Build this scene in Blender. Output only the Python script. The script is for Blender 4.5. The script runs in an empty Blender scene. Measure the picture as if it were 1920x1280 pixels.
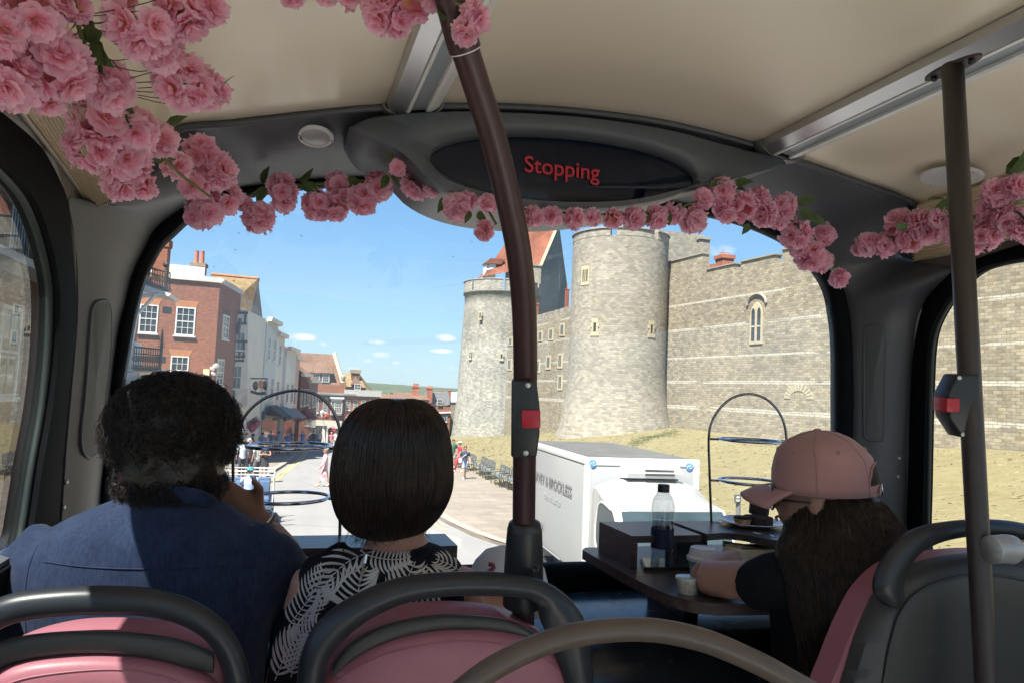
import bpy, bmesh, math, random
from mathutils import Vector, Matrix, noise
from mathutils.bvhtree import BVHTree
rad = math.radians
random.seed(7)
scn = bpy.context.scene
COL = scn.collection

# ---------------------------------------------------------------- camera
YAW, PITCH, ROLL, FPX = rad(16.8), rad(4.0), rad(2.5), 1387.0
CAM = Vector((0, 0, 3.8))
f0 = Vector((math.sin(YAW), math.cos(YAW), 0)); r0 = Vector((math.cos(YAW), -math.sin(YAW), 0)); Zv = Vector((0, 0, 1))
FWD = f0*math.cos(PITCH) + Zv*math.sin(PITCH)
u0 = Zv*math.cos(PITCH) - f0*math.sin(PITCH)
RGT = r0*math.cos(ROLL) + u0*math.sin(ROLL)
UPV = u0*math.cos(ROLL) - r0*math.sin(ROLL)
cd = bpy.data.cameras.new('camera'); cam = bpy.data.objects.new('camera', cd); COL.objects.link(cam)
cd.sensor_width = 36; cd.lens = FPX/1920*36; cd.clip_start = 0.02; cd.clip_end = 20000
M = Matrix.Identity(4)
for i in range(3):
    M[i][0] = RGT[i]; M[i][1] = UPV[i]; M[i][2] = -FWD[i]; M[i][3] = CAM[i]
cam.matrix_world = M
scn.camera = cam

# ---------------------------------------------------------------- light
SUN = Vector((0.42, 0.42, -1.0)).normalized()          # direction the light travels
sl = bpy.data.lights.new('sun', 'SUN'); sl.energy = 5.0; sl.angle = rad(0.53); sl.color = (1.0, 0.955, 0.88)
so = bpy.data.objects.new('sun', sl); COL.objects.link(so)
so.rotation_euler = SUN.to_track_quat('-Z', 'Y').to_euler(); so.location = (-20, -10, 60)
EXPOSURE = 1.90
scn.view_settings.view_transform = 'Standard'
scn.view_settings.look = 'None'
scn.view_settings.gamma = 1.0
scn.view_settings.exposure = EXPOSURE
wd = bpy.data.worlds.new('World'); scn.world = wd; wd.use_nodes = True
wt = wd.node_tree; wt.nodes.clear()
wo = wt.nodes.new('ShaderNodeOutputWorld'); bg = wt.nodes.new('ShaderNodeBackground'); sky = wt.nodes.new('ShaderNodeTexSky')
sky.sky_type = 'NISHITA'; sky.sun_disc = False
sky.sun_elevation = math.asin(-SUN.z); sky.sun_rotation = math.atan2(-SUN.x, -SUN.y)
sky.altitude = 50; sky.air_density = 1.0; sky.dust_density = 0.6; sky.ozone_density = 2.2
bg.inputs[1].default_value = 0.085
# small fair-weather clouds low over the horizon, fixed in the sky by direction
tc = wt.nodes.new('ShaderNodeTexCoord'); nz = wt.nodes.new('ShaderNodeTexNoise')
nz.inputs['Scale'].default_value = 42; nz.inputs['Detail'].default_value = 6; nz.inputs['Roughness'].default_value = 0.6
wt.links.new(tc.outputs['Generated'], nz.inputs['Vector'])
def W(op, a, b=None, c=None):
    n = wt.nodes.new('ShaderNodeMath'); n.operation = op
    for i, v in enumerate((a, b, c)):
        if v is None: continue
        if isinstance(v, (int, float)): n.inputs[i].default_value = v
        else: wt.links.new(v, n.inputs[i])
    return n.outputs[0]
sxyz = wt.nodes.new('ShaderNodeSeparateXYZ'); wt.links.new(tc.outputs['Generated'], sxyz.inputs[0])
az = W('ARCTAN2', sxyz.outputs[0], sxyz.outputs[1]); el = W('ARCSINE', sxyz.outputs[2])
def ray(px, py):
    return FWD + RGT*((px-960)/FPX) + UPV*((640-py)/FPX)
acc = None
for (cx, cy, hw, hh, st) in [(568,632,24,6,.9),(608,645,9,3,.5),(708,641,17,4,.55),(714,665,17,5,.75),(836,633,19,6,1.0),(828,658,22,4,.8),(690,676,9,3,.5),(742,680,7,3,.5),(789,677,9,4,.6),
                             (500,626,14,4,.5),(660,690,14,3,.3),(840,690,16,4,.35),(770,693,12,3,.3),(725,690,8,3,.3),(1350,470,26,9,.4)]:
    d = ray(cx, cy).normalized()
    a0 = math.atan2(d.x, d.y); e0 = math.asin(d.z)
    da = W('DIVIDE', W('SUBTRACT', az, a0), hw/FPX*1.05); de = W('DIVIDE', W('SUBTRACT', el, e0), hh/FPX*1.15)
    r2 = W('ADD', W('MULTIPLY', da, da), W('MULTIPLY', de, de))
    m = W('MULTIPLY', W('MAXIMUM', W('SUBTRACT', 1.25, r2), 0.0), st)
    acc = m if acc is None else W('MAXIMUM', acc, m)
cl = W('MULTIPLY', acc, W('MULTIPLY', W('MAXIMUM', W('SUBTRACT', nz.outputs[0], 0.36), 0.0), 5.0))
cl = W('MINIMUM', cl, 0.9)
mixc = wt.nodes.new('ShaderNodeMix'); mixc.data_type = 'RGBA'; mixc.clamp_factor = True
gr = wt.nodes.new('ShaderNodeValToRGB'); ce = gr.color_ramp.elements
ce[0].position = 0.0; ce[0].color = (.46, .63, .73, 1); ce[1].position = 1.0; ce[1].color = (.05, .16, .42, 1)
for q_, c_ in ((.12, (.34, .57, .77)), (.30, (.215, .47, .78)), (.55, (.12, .32, .66))): e_ = ce.new(q_); e_.color = (*c_, 1)
wt.links.new(W('MULTIPLY', W('MAXIMUM', sxyz.outputs[2], 0.0), 1.6), gr.inputs[0])
vs_ = wt.nodes.new('ShaderNodeVectorMath'); vs_.operation = 'SCALE'; vs_.inputs['Scale'].default_value = 4.2; wt.links.new(gr.outputs[0], vs_.inputs[0])
m2 = wt.nodes.new('ShaderNodeMix'); m2.data_type = 'RGBA'; m2.inputs[0].default_value = .88; wt.links.new(sky.outputs[0], m2.inputs[6]); wt.links.new(vs_.outputs[0], m2.inputs[7])
wt.links.new(cl, mixc.inputs[0]); wt.links.new(m2.outputs[2], mixc.inputs[6]); mixc.inputs[7].default_value = (3.6, 3.7, 3.9, 1)
wt.links.new(mixc.outputs[2], bg.inputs[0]); wt.links.new(bg.outputs[0], wo.inputs[0])
scn.cycles.use_denoising = True
scn.cycles.max_bounces = 10; scn.cycles.diffuse_bounces = 5; scn.cycles.glossy_bounces = 4
scn.cycles.transparent_max_bounces = 16; scn.cycles.transmission_bounces = 8
scn.cycles.sample_clamp_indirect = 8.0

# ---------------------------------------------------------------- pixel <-> space helpers (photo pixels, 1920 wide)
def P(px, py, Z): return CAM + ray(px, py)*Z
def onY(px, py, y): d = ray(px, py); return CAM + d*(y/d.y)
def onX(px, py, x): d = ray(px, py); return CAM + d*(x/d.x)
def onZ(px, py, z): d = ray(px, py); return CAM + d*((z-CAM.z)/d.z)
def g(y):                                                # height of the road along the street
    if y < 40: return -0.02*y
    if y < 130: return -0.8 - 0.05*(y-40)
    return max(-5.3 - 0.045*(y-130), -15)
def onG(px, py, dz=0.0):
    d = ray(px, py); t = 2.0
    while t < 400:
        p = CAM + d*t
        if p.z < g(p.y)+dz: break
        t += 0.1
    lo, hi = t-0.1, t
    for _ in range(20):
        m = (lo+hi)/2; p = CAM + d*m
        if p.z < g(p.y)+dz: hi = m
        else: lo = m
    return CAM + d*hi

# ---------------------------------------------------------------- materials
def lin(c): return tuple((x/12.92 if x <= .04045 else ((x+.055)/1.055)**2.4) for x in (v/255 for v in c))
class NT:
    def __init__(s, name):
        s.m = bpy.data.materials.new(name); s.m.use_nodes = True; s.t = s.m.node_tree
        s.b = s.t.nodes['Principled BSDF']; s.o = s.t.nodes['Material Output']
    def n(s, kind, **kw):
        n = s.t.nodes.new(kind)
        for k, v in kw.items(): setattr(n, k, v)
        return n
    def l(s, a, b): s.t.links.new(a, b)
    def math(s, op, a, b=0.0):
        n = s.n('ShaderNodeMath', operation=op)
        for i, v in enumerate((a, b)):
            if isinstance(v, (int, float)): n.inputs[i].default_value = v
            else: s.l(v, n.inputs[i])
        return n.outputs[0]
    def mix(s, f, a, b, mode='MIX'):
        n = s.n('ShaderNodeMix', data_type='RGBA', blend_type=mode)
        for i, v in ((0, f), (6, a), (7, b)):
            if isinstance(v, (int, float)): n.inputs[i].default_value = v
            elif isinstance(v, (tuple, list)): n.inputs[i].default_value = (*v[:3], 1)
            else: s.l(v, n.inputs[i])
        return n.outputs[2]
    def noise(s, scale, detail=4, rough=.55, vec=None, coord='Object'):
        n = s.n('ShaderNodeTexNoise'); n.inputs['Scale'].default_value = scale
        n.inputs['Detail'].default_value = detail; n.inputs['Roughness'].default_value = rough
        if vec is None: vec = s.n('ShaderNodeTexCoord').outputs[coord]
        s.l(vec, n.inputs['Vector']); return n.outputs[0]
    def bump(s, h, strength=.3, dist=.01):
        n = s.n('ShaderNodeBump'); n.inputs['Strength'].default_value = strength; n.inputs['Distance'].default_value = dist
        s.l(h, n.inputs['Height']); s.l(n.outputs[0], s.b.inputs['Normal'])
    def ramp(s, fac, a, b):
        n = s.n('ShaderNodeMapRange'); n.inputs[1].default_value = a; n.inputs[2].default_value = b; s.l(fac, n.inputs[0]); return n.outputs[0]
def mat(name, col, rough=.6, metal=0, var=.12, scale=8, bump=0, bscale=60, bdist=.004, spec=.5, coat=0, sheen=0, roughvar=0):
    t = NT(name); c = tuple(col)
    if var > 0:
        f = t.ramp(t.noise(scale, 5), .3, .7)
        c1 = tuple(min(1, x*(1+var)) for x in c); c0 = tuple(x*(1-var) for x in c)
        t.l(t.mix(f, c0, c1), t.b.inputs['Base Color'])
    else: t.b.inputs['Base Color'].default_value = (*c, 1)
    t.b.inputs['Roughness'].default_value = rough; t.b.inputs['Metallic'].default_value = metal
    if roughvar:
        t.l(t.ramp(t.noise(scale*3, 5), .3, .7), t.b.inputs['Roughness'])
        r = t.b.inputs['Roughness'].links[0].from_node; r.inputs[3].default_value = rough-roughvar; r.inputs[4].default_value = rough+roughvar
    t.b.inputs['Specular IOR Level'].default_value = spec
    if coat: t.b.inputs['Coat Weight'].default_value = coat; t.b.inputs['Coat Roughness'].default_value = .08
    if sheen: t.b.inputs['Sheen Weight'].default_value = sheen
    if bump: t.bump(t.noise(bscale, 4), bump, bdist)
    return t.m
def brickmat(name, c1, c2, mortar, bw, bh, msize=.02, noise_amt=.35, nscale=1.2, rough=.9, bands=None, bandcol=(.5,.48,.4), big=.25, bumpd=.02, squash=1.0):
    """courses laid in UV metres: bw x bh blocks, colour varies from block to block, weathering on top"""
    t = NT(name)
    uv = t.n('ShaderNodeUVMap').outputs[0]
    wob = t.n('ShaderNodeTexNoise'); wob.inputs['Scale'].default_value = 1.6; wob.inputs['Detail'].default_value = 3; t.l(uv, wob.inputs['Vector'])
    vm = t.n('ShaderNodeVectorMath', operation='MULTIPLY_ADD'); t.l(wob.outputs['Color'], vm.inputs[0]); vm.inputs[1].default_value = (bh*.4, bh*.4, 0) if msize > .012 else (0, 0, 0); t.l(uv, vm.inputs[2])
    def br(sw, sh, off):
        b = t.n('ShaderNodeTexBrick'); b.inputs['Scale'].default_value = 1.0
        b.inputs['Brick Width'].default_value = sw; b.inputs['Row Height'].default_value = sh
        b.inputs['Mortar Size'].default_value = msize*.5 if msize < .012 else msize*.5; b.inputs['Mortar Smooth'].default_value = .3
        b.inputs['Color1'].default_value = (*c1, 1); b.inputs['Color2'].default_value = (*c2, 1); b.inputs['Mortar'].default_value = (*mortar, 1)
        b.inputs['Bias'].default_value = off; b.offset = .5
        if squash != 1.0: b.squash = squash; b.squash_frequency = 3
        t.l(vm.outputs[0], b.inputs['Vector']); return b
    b = br(bw, bh, 0.0)
    n1 = t.n('ShaderNodeTexNoise'); n1.inputs['Scale'].default_value = nscale/bh*.35; n1.inputs['Detail'].default_value = 5; t.l(uv, n1.inputs['Vector'])
    n2 = t.n('ShaderNodeTexNoise'); n2.inputs['Scale'].default_value = .22; n2.inputs['Detail'].default_value = 6; t.l(uv, n2.inputs['Vector'])
    c = t.mix(noise_amt, b.outputs['Color'], n1.outputs[0], 'OVERLAY')
    f2 = t.ramp(n2.outputs[0], .35, .65)
    c = t.mix(f2, t.mix(1.0, c, (1-big, 1-big, 1-big), 'MULTIPLY'), t.mix(1.0, c, (1+big*.7, 1+big*.65, 1+big*.5), 'MULTIPLY'))
    ms = t.n('ShaderNodeMapping'); ms.inputs['Scale'].default_value = (1.1, .13, 1); t.l(uv, ms.inputs[0]); n4 = t.n('ShaderNodeTexNoise'); n4.inputs['Scale'].default_value = 1.0; n4.inputs['Detail'].default_value = 5; n4.inputs['Roughness'].default_value = .62; t.l(ms.outputs[0], n4.inputs['Vector'])
    c = t.mix(t.math('MULTIPLY', t.ramp(n4.outputs[0], .50, .72), .9*min(1, big*4)), c, t.mix(1.0, c, (.70, .71, .70), 'MULTIPLY'))
    n5 = t.n('ShaderNodeTexNoise'); n5.inputs['Scale'].default_value = .62/bw; n5.inputs['Detail'].default_value = 2; t.l(uv, n5.inputs['Vector'])
    c = t.mix(t.math('MULTIPLY', t.ramp(n5.outputs[0], .56, .66), .28), c, t.mix(1.0, c, (1.16, 1.02, .76), 'MULTIPLY'))
    if bands:
        sp = t.n('ShaderNodeSeparateXYZ'); t.l(vm.outputs[0], sp.inputs[0])
        n3 = t.n('ShaderNodeTexNoise'); n3.inputs['Scale'].default_value = .9; n3.inputs['Detail'].default_value = 3
        mp = t.n('ShaderNodeMapping'); mp.inputs['Scale'].default_value = (.35, 3, 1); t.l(uv, mp.inputs[0]); t.l(mp.outputs[0], n3.inputs['Vector'])
        tot = None
        for z0, hw in bands:
            d = t.math('LESS_THAN', t.math('ABSOLUTE', t.math('SUBTRACT', sp.outputs[1], z0)), hw)
            tot = d if tot is None else t.math('MAXIMUM', tot, d)
        k = t.math('MULTIPLY', tot, t.math('GREATER_THAN', n3.outputs[0], .42))
        bc = t.mix(b.outputs['Fac'], bandcol, mortar); bc = t.mix(.35, bc, n1.outputs[0], 'OVERLAY')
        c = t.mix(t.math('MULTIPLY', k, .85), c, bc)
    t.l(c, t.b.inputs['Base Color']); t.b.inputs['Roughness'].default_value = rough; t.b.inputs['Specular IOR Level'].default_value = .2
    h = t.math('ADD', t.math('MULTIPLY', t.math('SUBTRACT', 1.0, b.outputs['Fac']), .7), t.math('MULTIPLY', n1.outputs[0], .6))
    t.bump(h, .8, bumpd)
    return t.m
def glassmat(name, tint=(1, 1, 1), ior=1.5, rough=0.0, boost=0.0):
    t = NT(name); t.t.nodes.remove(t.b)
    tr = t.n('ShaderNodeBsdfTransparent'); tr.inputs[0].default_value = (*tint, 1)
    gl = t.n('ShaderNodeBsdfGlossy'); gl.inputs['Roughness'].default_value = rough
    fr = t.n('ShaderNodeFresnel'); ge = t.n('ShaderNodeNewGeometry'); mr = t.n('ShaderNodeMapRange'); mr.inputs[3].default_value = ior; mr.inputs[4].default_value = 1/ior; t.l(ge.outputs['Backfacing'], mr.inputs[0]); t.l(mr.outputs[0], fr.inputs[0])
    mx = t.n('ShaderNodeMixShader')
    t.l(t.math('ADD', fr.outputs[0], boost) if boost else fr.outputs[0], mx.inputs[0]); t.l(tr.outputs[0], mx.inputs[1]); t.l(gl.outputs[0], mx.inputs[2]); t.l(mx.outputs[0], t.o.inputs[0])
    return t.m
def dustyglass(name, tint, dust):
    m = glassmat(name, tint); nt = m.node_tree; out = nt.nodes['Material Output']; src = out.inputs[0].links[0].from_socket
    mx = nt.nodes.new('ShaderNodeMixShader'); tl = nt.nodes.new('ShaderNodeBsdfTranslucent'); tl.inputs[0].default_value = (.9, .93, 1, 1); nz_ = nt.nodes.new('ShaderNodeTexNoise'); nz_.inputs['Scale'].default_value = 3; nz_.inputs['Detail'].default_value = 6
    tc_ = nt.nodes.new('ShaderNodeTexCoord'); nt.links.new(tc_.outputs['Object'], nz_.inputs['Vector']); mp_ = nt.nodes.new('ShaderNodeMapRange'); mp_.inputs[1].default_value = .3; mp_.inputs[2].default_value = .7; mp_.inputs[3].default_value = dust*.5; mp_.inputs[4].default_value = dust*1.5
    nt.links.new(nz_.outputs[0], mp_.inputs[0]); nt.links.new(mp_.outputs[0], mx.inputs[0]); nt.links.new(src, mx.inputs[1]); nt.links.new(tl.outputs[0], mx.inputs[2]); nt.links.new(mx.outputs[0], out.inputs[0]); return m
def petalmat(name, a, b, c):
    """thin cloth petals: colour runs from the heart (UV y 0) to the frilled edge (UV y 1)"""
    t = NT(name); t.t.nodes.remove(t.b)
    uv = t.n('ShaderNodeUVMap'); sp = t.n('ShaderNodeSeparateXYZ'); t.l(uv.outputs[0], sp.inputs[0])
    cr = t.n('ShaderNodeValToRGB'); e = cr.color_ramp.elements
    e[0].position = 0; e[0].color = (*a, 1); e[1].position = 1; e[1].color = (*c, 1); m = e.new(.35); m.color = (*b, 1)
    t.l(sp.outputs[1], cr.inputs[0])
    f = t.ramp(t.noise(30, 3), .3, .7)
    col = t.mix(f, cr.outputs[0], t.mix(1.0, cr.outputs[0], (1.0, .84, .92), 'MULTIPLY'))
    d = t.n('ShaderNodeBsdfDiffuse'); tl = t.n('ShaderNodeBsdfTranslucent'); mx = t.n('ShaderNodeMixShader'); mx.inputs[0].default_value = .5
    t.l(col, d.inputs[0]); t.l(col, tl.inputs[0]); t.l(d.outputs[0], mx.inputs[1]); t.l(tl.outputs[0], mx.inputs[2]); t.l(mx.outputs[0], t.o.inputs[0])
    return t.m

# ---------------------------------------------------------------- mesh building
class MB:
    def __init__(s): s.v = []; s.f = []; s.uv = []; s.T = Matrix.Identity(4); s.mi = []; s.m = 0
    def vert(s, p): s.v.append(tuple(s.T @ Vector(p))); return len(s.v)-1
    def face(s, idx, uv=None): s.f.append(tuple(idx)); s.uv.append(uv); s.mi.append(s.m)
    def poly(s, pts, uv=None): s.face([s.vert(p) for p in pts], uv)
    def box(s, a, b):
        (x0, y0, z0), (x1, y1, z1) = a, b
        i = [s.vert(p) for p in ((x0,y0,z0),(x1,y0,z0),(x1,y1,z0),(x0,y1,z0),(x0,y0,z1),(x1,y0,z1),(x1,y1,z1),(x0,y1,z1))]
        for q in ((0,3,2,1),(4,5,6,7),(0,1,5,4),(1,2,6,5),(2,3,7,6),(3,0,4,7)): s.face([i[k] for k in q])
        return s
    def bbox(s, a, b, bev=.005):                         # box with chamfered edges
        bm = bmesh.new(); bmesh.ops.create_cube(bm, size=1)
        a = Vector(a); b = Vector(b); c = (a+b)/2; d = b-a
        for v in bm.verts: v.co = Vector((v.co.x*d.x, v.co.y*d.y, v.co.z*d.z))+c
        bmesh.ops.bevel(bm, geom=list(bm.edges), offset=bev, segments=2, affect='EDGES', profile=.5)
        s.addbm(bm); return s
    def addbm(s, bm):
        o = len(s.v)
        bm.verts.ensure_lookup_table(); bm.verts.index_update()
        for v in bm.verts: s.v.append(tuple(s.T @ v.co))
        for f in bm.faces: s.face([o+v.index for v in f.verts])
        bm.free()
    def grid(s, rows, close=False, uvs=None, flip=False):
        """rows: list of equally long lists of points"""
        idx = [[s.vert(p) for p in r] for r in rows]; n = len(rows[0])
        for i in range(len(rows)-1):
            for j in range(n if close else n-1):
                k = (j+1) % n
                q = [idx[i][j], idx[i][k], idx[i+1][k], idx[i+1][j]]
                u = None
                if uvs: u = [uvs[i][j], uvs[i][j+1] if j+1 < len(uvs[i]) else uvs[i][k], uvs[i+1][j+1] if j+1 < len(uvs[i]) else uvs[i+1][k], uvs[i+1][j]]
                if flip: q = q[::-1]; u = u[::-1] if u else None
                s.face(q, u)
        return idx
    def tube(s, pts, r, n=12, caps=True, closed=False, ry=None, up=None):
        pts = [Vector(p) for p in pts]; N = len(pts)
        rs = r if isinstance(r, (list, tuple)) else [r]*N
        rys = ry if isinstance(ry, (list, tuple)) else ([ry]*N if ry else rs)
        rows = []; prev = None
        for i, p in enumerate(pts):
            if closed: t = pts[(i+1) % N]-pts[i-1]
            else: t = pts[min(i+1, N-1)]-pts[max(i-1, 0)]
            if t.length < 1e-9: t = Vector((0, 0, 1))
            t.normalize()
            if prev is None:
                a = Vector(up) if up else (Vector((0, 0, 1)) if abs(t.z) < .9 else Vector((1, 0, 0)))
            else: a = prev
            a = (a - t*a.dot(t))
            if a.length < 1e-6: a = t.orthogonal()
            a.normalize()
            prev = a; b = t.cross(a)
            rows.append([p + a*(math.cos(2*math.pi*k/n)*rys[i]) + b*(math.sin(2*math.pi*k/n)*rs[i]) for k in range(n)])
        if closed: rows.append(rows[0])
        idx = s.grid(rows, close=True)
        if caps and not closed: s.face(idx[0][::-1]); s.face(idx[-1])
        return s
    def lathe(s, prof, n=24, c=(0, 0, 0), axis=None, caps=True, sx=1, sy=1):
        """prof: (radius, height) pairs round z"""
        rows = [[Vector((r*math.cos(2*math.pi*k/n)*sx, r*math.sin(2*math.pi*k/n)*sy, h))+Vector(c) for k in range(n)] for r, h in prof]
        L = 0; vs = []
        for i, (r, h) in enumerate(prof):
            if i: L += math.hypot(r-prof[i-1][0], h-prof[i-1][1])
            vs.append(h)
        R = max(r for r, h in prof)
        uvs = [[(2*math.pi*k/n*R, vs[i]) for k in range(n+1)] for i in range(len(prof))]
        idx = s.grid(rows, close=True, uvs=uvs)
        if caps:
            if prof[0][0] > 1e-5: s.face(idx[0][::-1])
            if prof[-1][0] > 1e-5: s.face(idx[-1])
        return s
    def prism(s, pts, off):
        """flat outline swept by the vector off"""
        off = Vector(off); pts = [Vector(p) for p in pts]; n = len(pts)
        a = [s.vert(p) for p in pts]; b = [s.vert(p+off) for p in pts]
        s.face(a[::-1]); s.face(b)
        for i in range(n): k = (i+1) % n; s.face([a[i], a[k], b[k], b[i]])
        return s
    def sphere(s, c, r, n=16, m=10, sx=1, sy=1, sz=1):
        c = Vector(c); rows = []
        for i in range(m+1):
            t = math.pi*i/m; rr = max(math.sin(t), 1e-4)
            rows.append([c+Vector((r*sx*rr*math.cos(2*math.pi*k/n), r*sy*rr*math.sin(2*math.pi*k/n), -r*sz*math.cos(t))) for k in range(n)])
        s.grid(rows, close=True); return s
    def build(s, name, m, parent=None, smooth=False, origin=None, fix=True, nouv=False):
        me = bpy.data.meshes.new(name)
        me.from_pydata(s.v, [], s.f)
        if nouv:
            me.materials.append(m); me.polygons.foreach_set('use_smooth', [True]*len(me.polygons)); me.update(); return link(name, me, parent)
        ms = m if isinstance(m, (list, tuple)) else [m]
        for x in ms: me.materials.append(x)
        if len(ms) > 1: me.polygons.foreach_set('material_index', s.mi)
        if fix and len(s.f) < 60000:
            bm = bmesh.new(); bm.from_mesh(me)
            if len(bm.faces): bmesh.ops.recalc_face_normals(bm, faces=list(bm.faces))
            bm.to_mesh(me); bm.free()
            # recalc may reorder loops; uv written below uses explicit values only where vertex order is intact
        uvl = me.uv_layers.new(name='UVMap'); data = uvl.data
        me.update()
        for pi, p in enumerate(me.polygons):
            ex = s.uv[pi] if pi < len(s.uv) else None
            nrm = p.normal
            if ex:
                mp = {}
                for vi, u in zip(s.f[pi], ex): mp[vi] = u
                for li in p.loop_indices: data[li].uv = mp[me.loops[li].vertex_index]
            else:
                if abs(nrm.z) > .75:
                    for li in p.loop_indices:
                        v = me.vertices[me.loops[li].vertex_index].co; data[li].uv = (v.x, v.y)
                else:
                    t = Vector((-nrm.y, nrm.x, 0)).normalized()
                    q = nrm.cross(t)
                    if q.z < 0: q = -q
                    for li in p.loop_indices:
                        v = me.vertices[me.loops[li].vertex_index].co
                        data[li].uv = (v.dot(t), v.z if abs(nrm.z) < .3 else v.dot(q))
        if smooth:
            me.polygons.foreach_set('use_smooth', [True]*len(me.polygons))
            if smooth is not True: me.set_sharp_from_angle(angle=rad(smooth))
        me.update()
        return link(name, me, parent)
def link(name, data, parent=None):
    o = bpy.data.objects.new(name, data); COL.objects.link(o)
    if parent is not None: o.parent = parent; o.matrix_parent_inverse = parent.matrix_world.inverted() if parent.type != 'EMPTY' or True else Matrix()
    return o
def tag(o, label=None, cat=None, group=None, kind=None):
    if label: o['label'] = label
    if cat: o['category'] = cat
    if group: o['group'] = group
    if kind: o['kind'] = kind
    return o
def thing(name, label, cat, loc=(0, 0, 0), group=None, rz=0):
    o = bpy.data.objects.new(name, None); COL.objects.link(o); o.empty_display_size = .1
    o.matrix_world = Matrix.Translation(Vector(loc)) @ Matrix.Rotation(rz, 4, 'Z')
    return tag(o, label, cat, group)
def part(mb, name, m, t, smooth=False, **k):
    return mb.build(name, m, t, smooth, **k)
def cr(pts, n=8, closed=False):
    """Catmull-Rom through the points"""
    pts = [Vector(p) for p in pts]; out = []; N = len(pts)
    for i in range(N if closed else N-1):
        if closed: a, b, c, d = pts[i-1], pts[i], pts[(i+1) % N], pts[(i+2) % N]
        else: a, b, c, d = pts[max(i-1, 0)], pts[i], pts[i+1], pts[min(i+2, N-1)]
        for k in range(n):
            t = k/n
            out.append(.5*((2*b)+(c-a)*t+(2*a-5*b+4*c-d)*t*t+(3*b-a-3*c+d)*t**3))
    if not closed: out.append(pts[-1])
    return out
def resample(pts, n):
    L = [0]
    for i in range(1, len(pts)): L.append(L[-1]+(pts[i]-pts[i-1]).length)
    out = []; j = 0
    for k in range(n):
        s = L[-1]*k/(n-1)
        while j < len(L)-2 and L[j+1] < s: j += 1
        t = (s-L[j])/max(L[j+1]-L[j], 1e-9); out.append(pts[j].lerp(pts[j+1], min(max(t, 0), 1)))
    return out
def evaluated(me, mods):
    """mesh after modifiers: mods is a list of (type, settings)"""
    o = bpy.data.objects.new('temporary', me); COL.objects.link(o)
    for ty, kw in mods:
        md = o.modifiers.new(ty, ty)
        for k, v in kw.items(): setattr(md, k, v)
    dg = bpy.context.evaluated_depsgraph_get(); dg.update()
    out = bpy.data.meshes.new_from_object(o.evaluated_get(dg)); bpy.data.objects.remove(o)
    return out
def skin(name, chains, m, parent=None, sub=2, root=0, smooth_verts=True):
    """chains: lists of (point, radius) joined where points coincide; one continuous skinned surface"""
    pts, rads, edges, key = [], [], [], {}
    def idx(p, r):
        k = tuple(round(c, 5) for c in p)
        if k not in key: key[k] = len(pts); pts.append(tuple(p)); rads.append(r)
        return key[k]
    for ch in chains:
        pr = None
        for p, r in ch:
            i = idx(p, r)
            if pr is not None and pr != i: edges.append((pr, i))
            pr = i
    me = bpy.data.meshes.new(name); me.from_pydata(pts, edges, [])
    o = bpy.data.objects.new('temporary', me); COL.objects.link(o)
    md = o.modifiers.new('Skin', 'SKIN'); md.use_smooth_shade = True; md.branch_smoothing = .6
    if sub: s = o.modifiers.new('Subdivision', 'SUBSURF'); s.levels = sub; s.render_levels = sub
    if not me.skin_vertices: me.attributes  # layer is made by the modifier
    sv = me.skin_vertices[0].data
    for i, r in enumerate(rads):
        rr = r if isinstance(r, (tuple, list)) else (r, r)
        sv[i].radius = rr; sv[i].use_root = (i == root)
    dg = bpy.context.evaluated_depsgraph_get(); dg.update()
    out = bpy.data.meshes.new_from_object(o.evaluated_get(dg)); bpy.data.objects.remove(o)
    out.name = name
    out.polygons.foreach_set('use_smooth', [True]*len(out.polygons))
    out.materials.clear(); out.materials.append(m)
    return link(name, out, parent)
def remeshed(mb, name, m, parent=None, voxel=.01, smooth=6, wrinkle=None, sub=0):
    """melt overlapping solids into one continuous surface"""
    me = bpy.data.meshes.new(name); me.from_pydata(mb.v, [], mb.f)
    bm = bmesh.new(); bm.from_mesh(me); bmesh.ops.recalc_face_normals(bm, faces=list(bm.faces)); bm.to_mesh(me); bm.free()
    mods = [('REMESH', dict(mode='VOXEL', voxel_size=voxel, use_smooth_shade=True)), ('SMOOTH', dict(factor=.5, iterations=smooth))]
    if sub: mods.append(('SUBSURF', dict(levels=sub, render_levels=sub)))
    out = evaluated(me, mods); out.name = name
    if wrinkle:
        ns = [v.normal.copy() for v in out.vertices]
        for v, n in zip(out.vertices, ns): v.co += n*wrinkle(v.co)
    out.polygons.foreach_set('use_smooth', [True]*len(out.polygons))
    out.materials.clear(); out.materials.append(m)
    return link(name, out, parent)
_glyph = {}
def text(body, size, m, parent, place, name='lettering', align='LEFT', shear=0, extrude=.002, bold=0, sx=1.0):
    cu = bpy.data.curves.new(name, 'FONT'); cu.body = body; cu.size = size; cu.align_x = align; cu.extrude = extrude; cu.shear = shear; cu.offset = bold
    o = bpy.data.objects.new('temporary', cu); COL.objects.link(o)
    dg = bpy.context.evaluated_depsgraph_get(); dg.update()
    me = bpy.data.meshes.new_from_object(o.evaluated_get(dg)); bpy.data.objects.remove(o)
    me.name = name
    for v in me.vertices: v.co.x *= sx
    me.transform(place); me.materials.clear(); me.materials.append(m)
    return link(name, me, parent)
def frame3(o, x, y):
    """matrix with origin o, x axis x, y axis y"""
    x = Vector(x).normalized(); z = x.cross(Vector(y)).normalized(); y = z.cross(x)
    A = Matrix.Identity(4)
    for i in range(3): A[i][0] = x[i]; A[i][1] = y[i]; A[i][2] = z[i]; A[i][3] = o[i]
    return A
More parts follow.
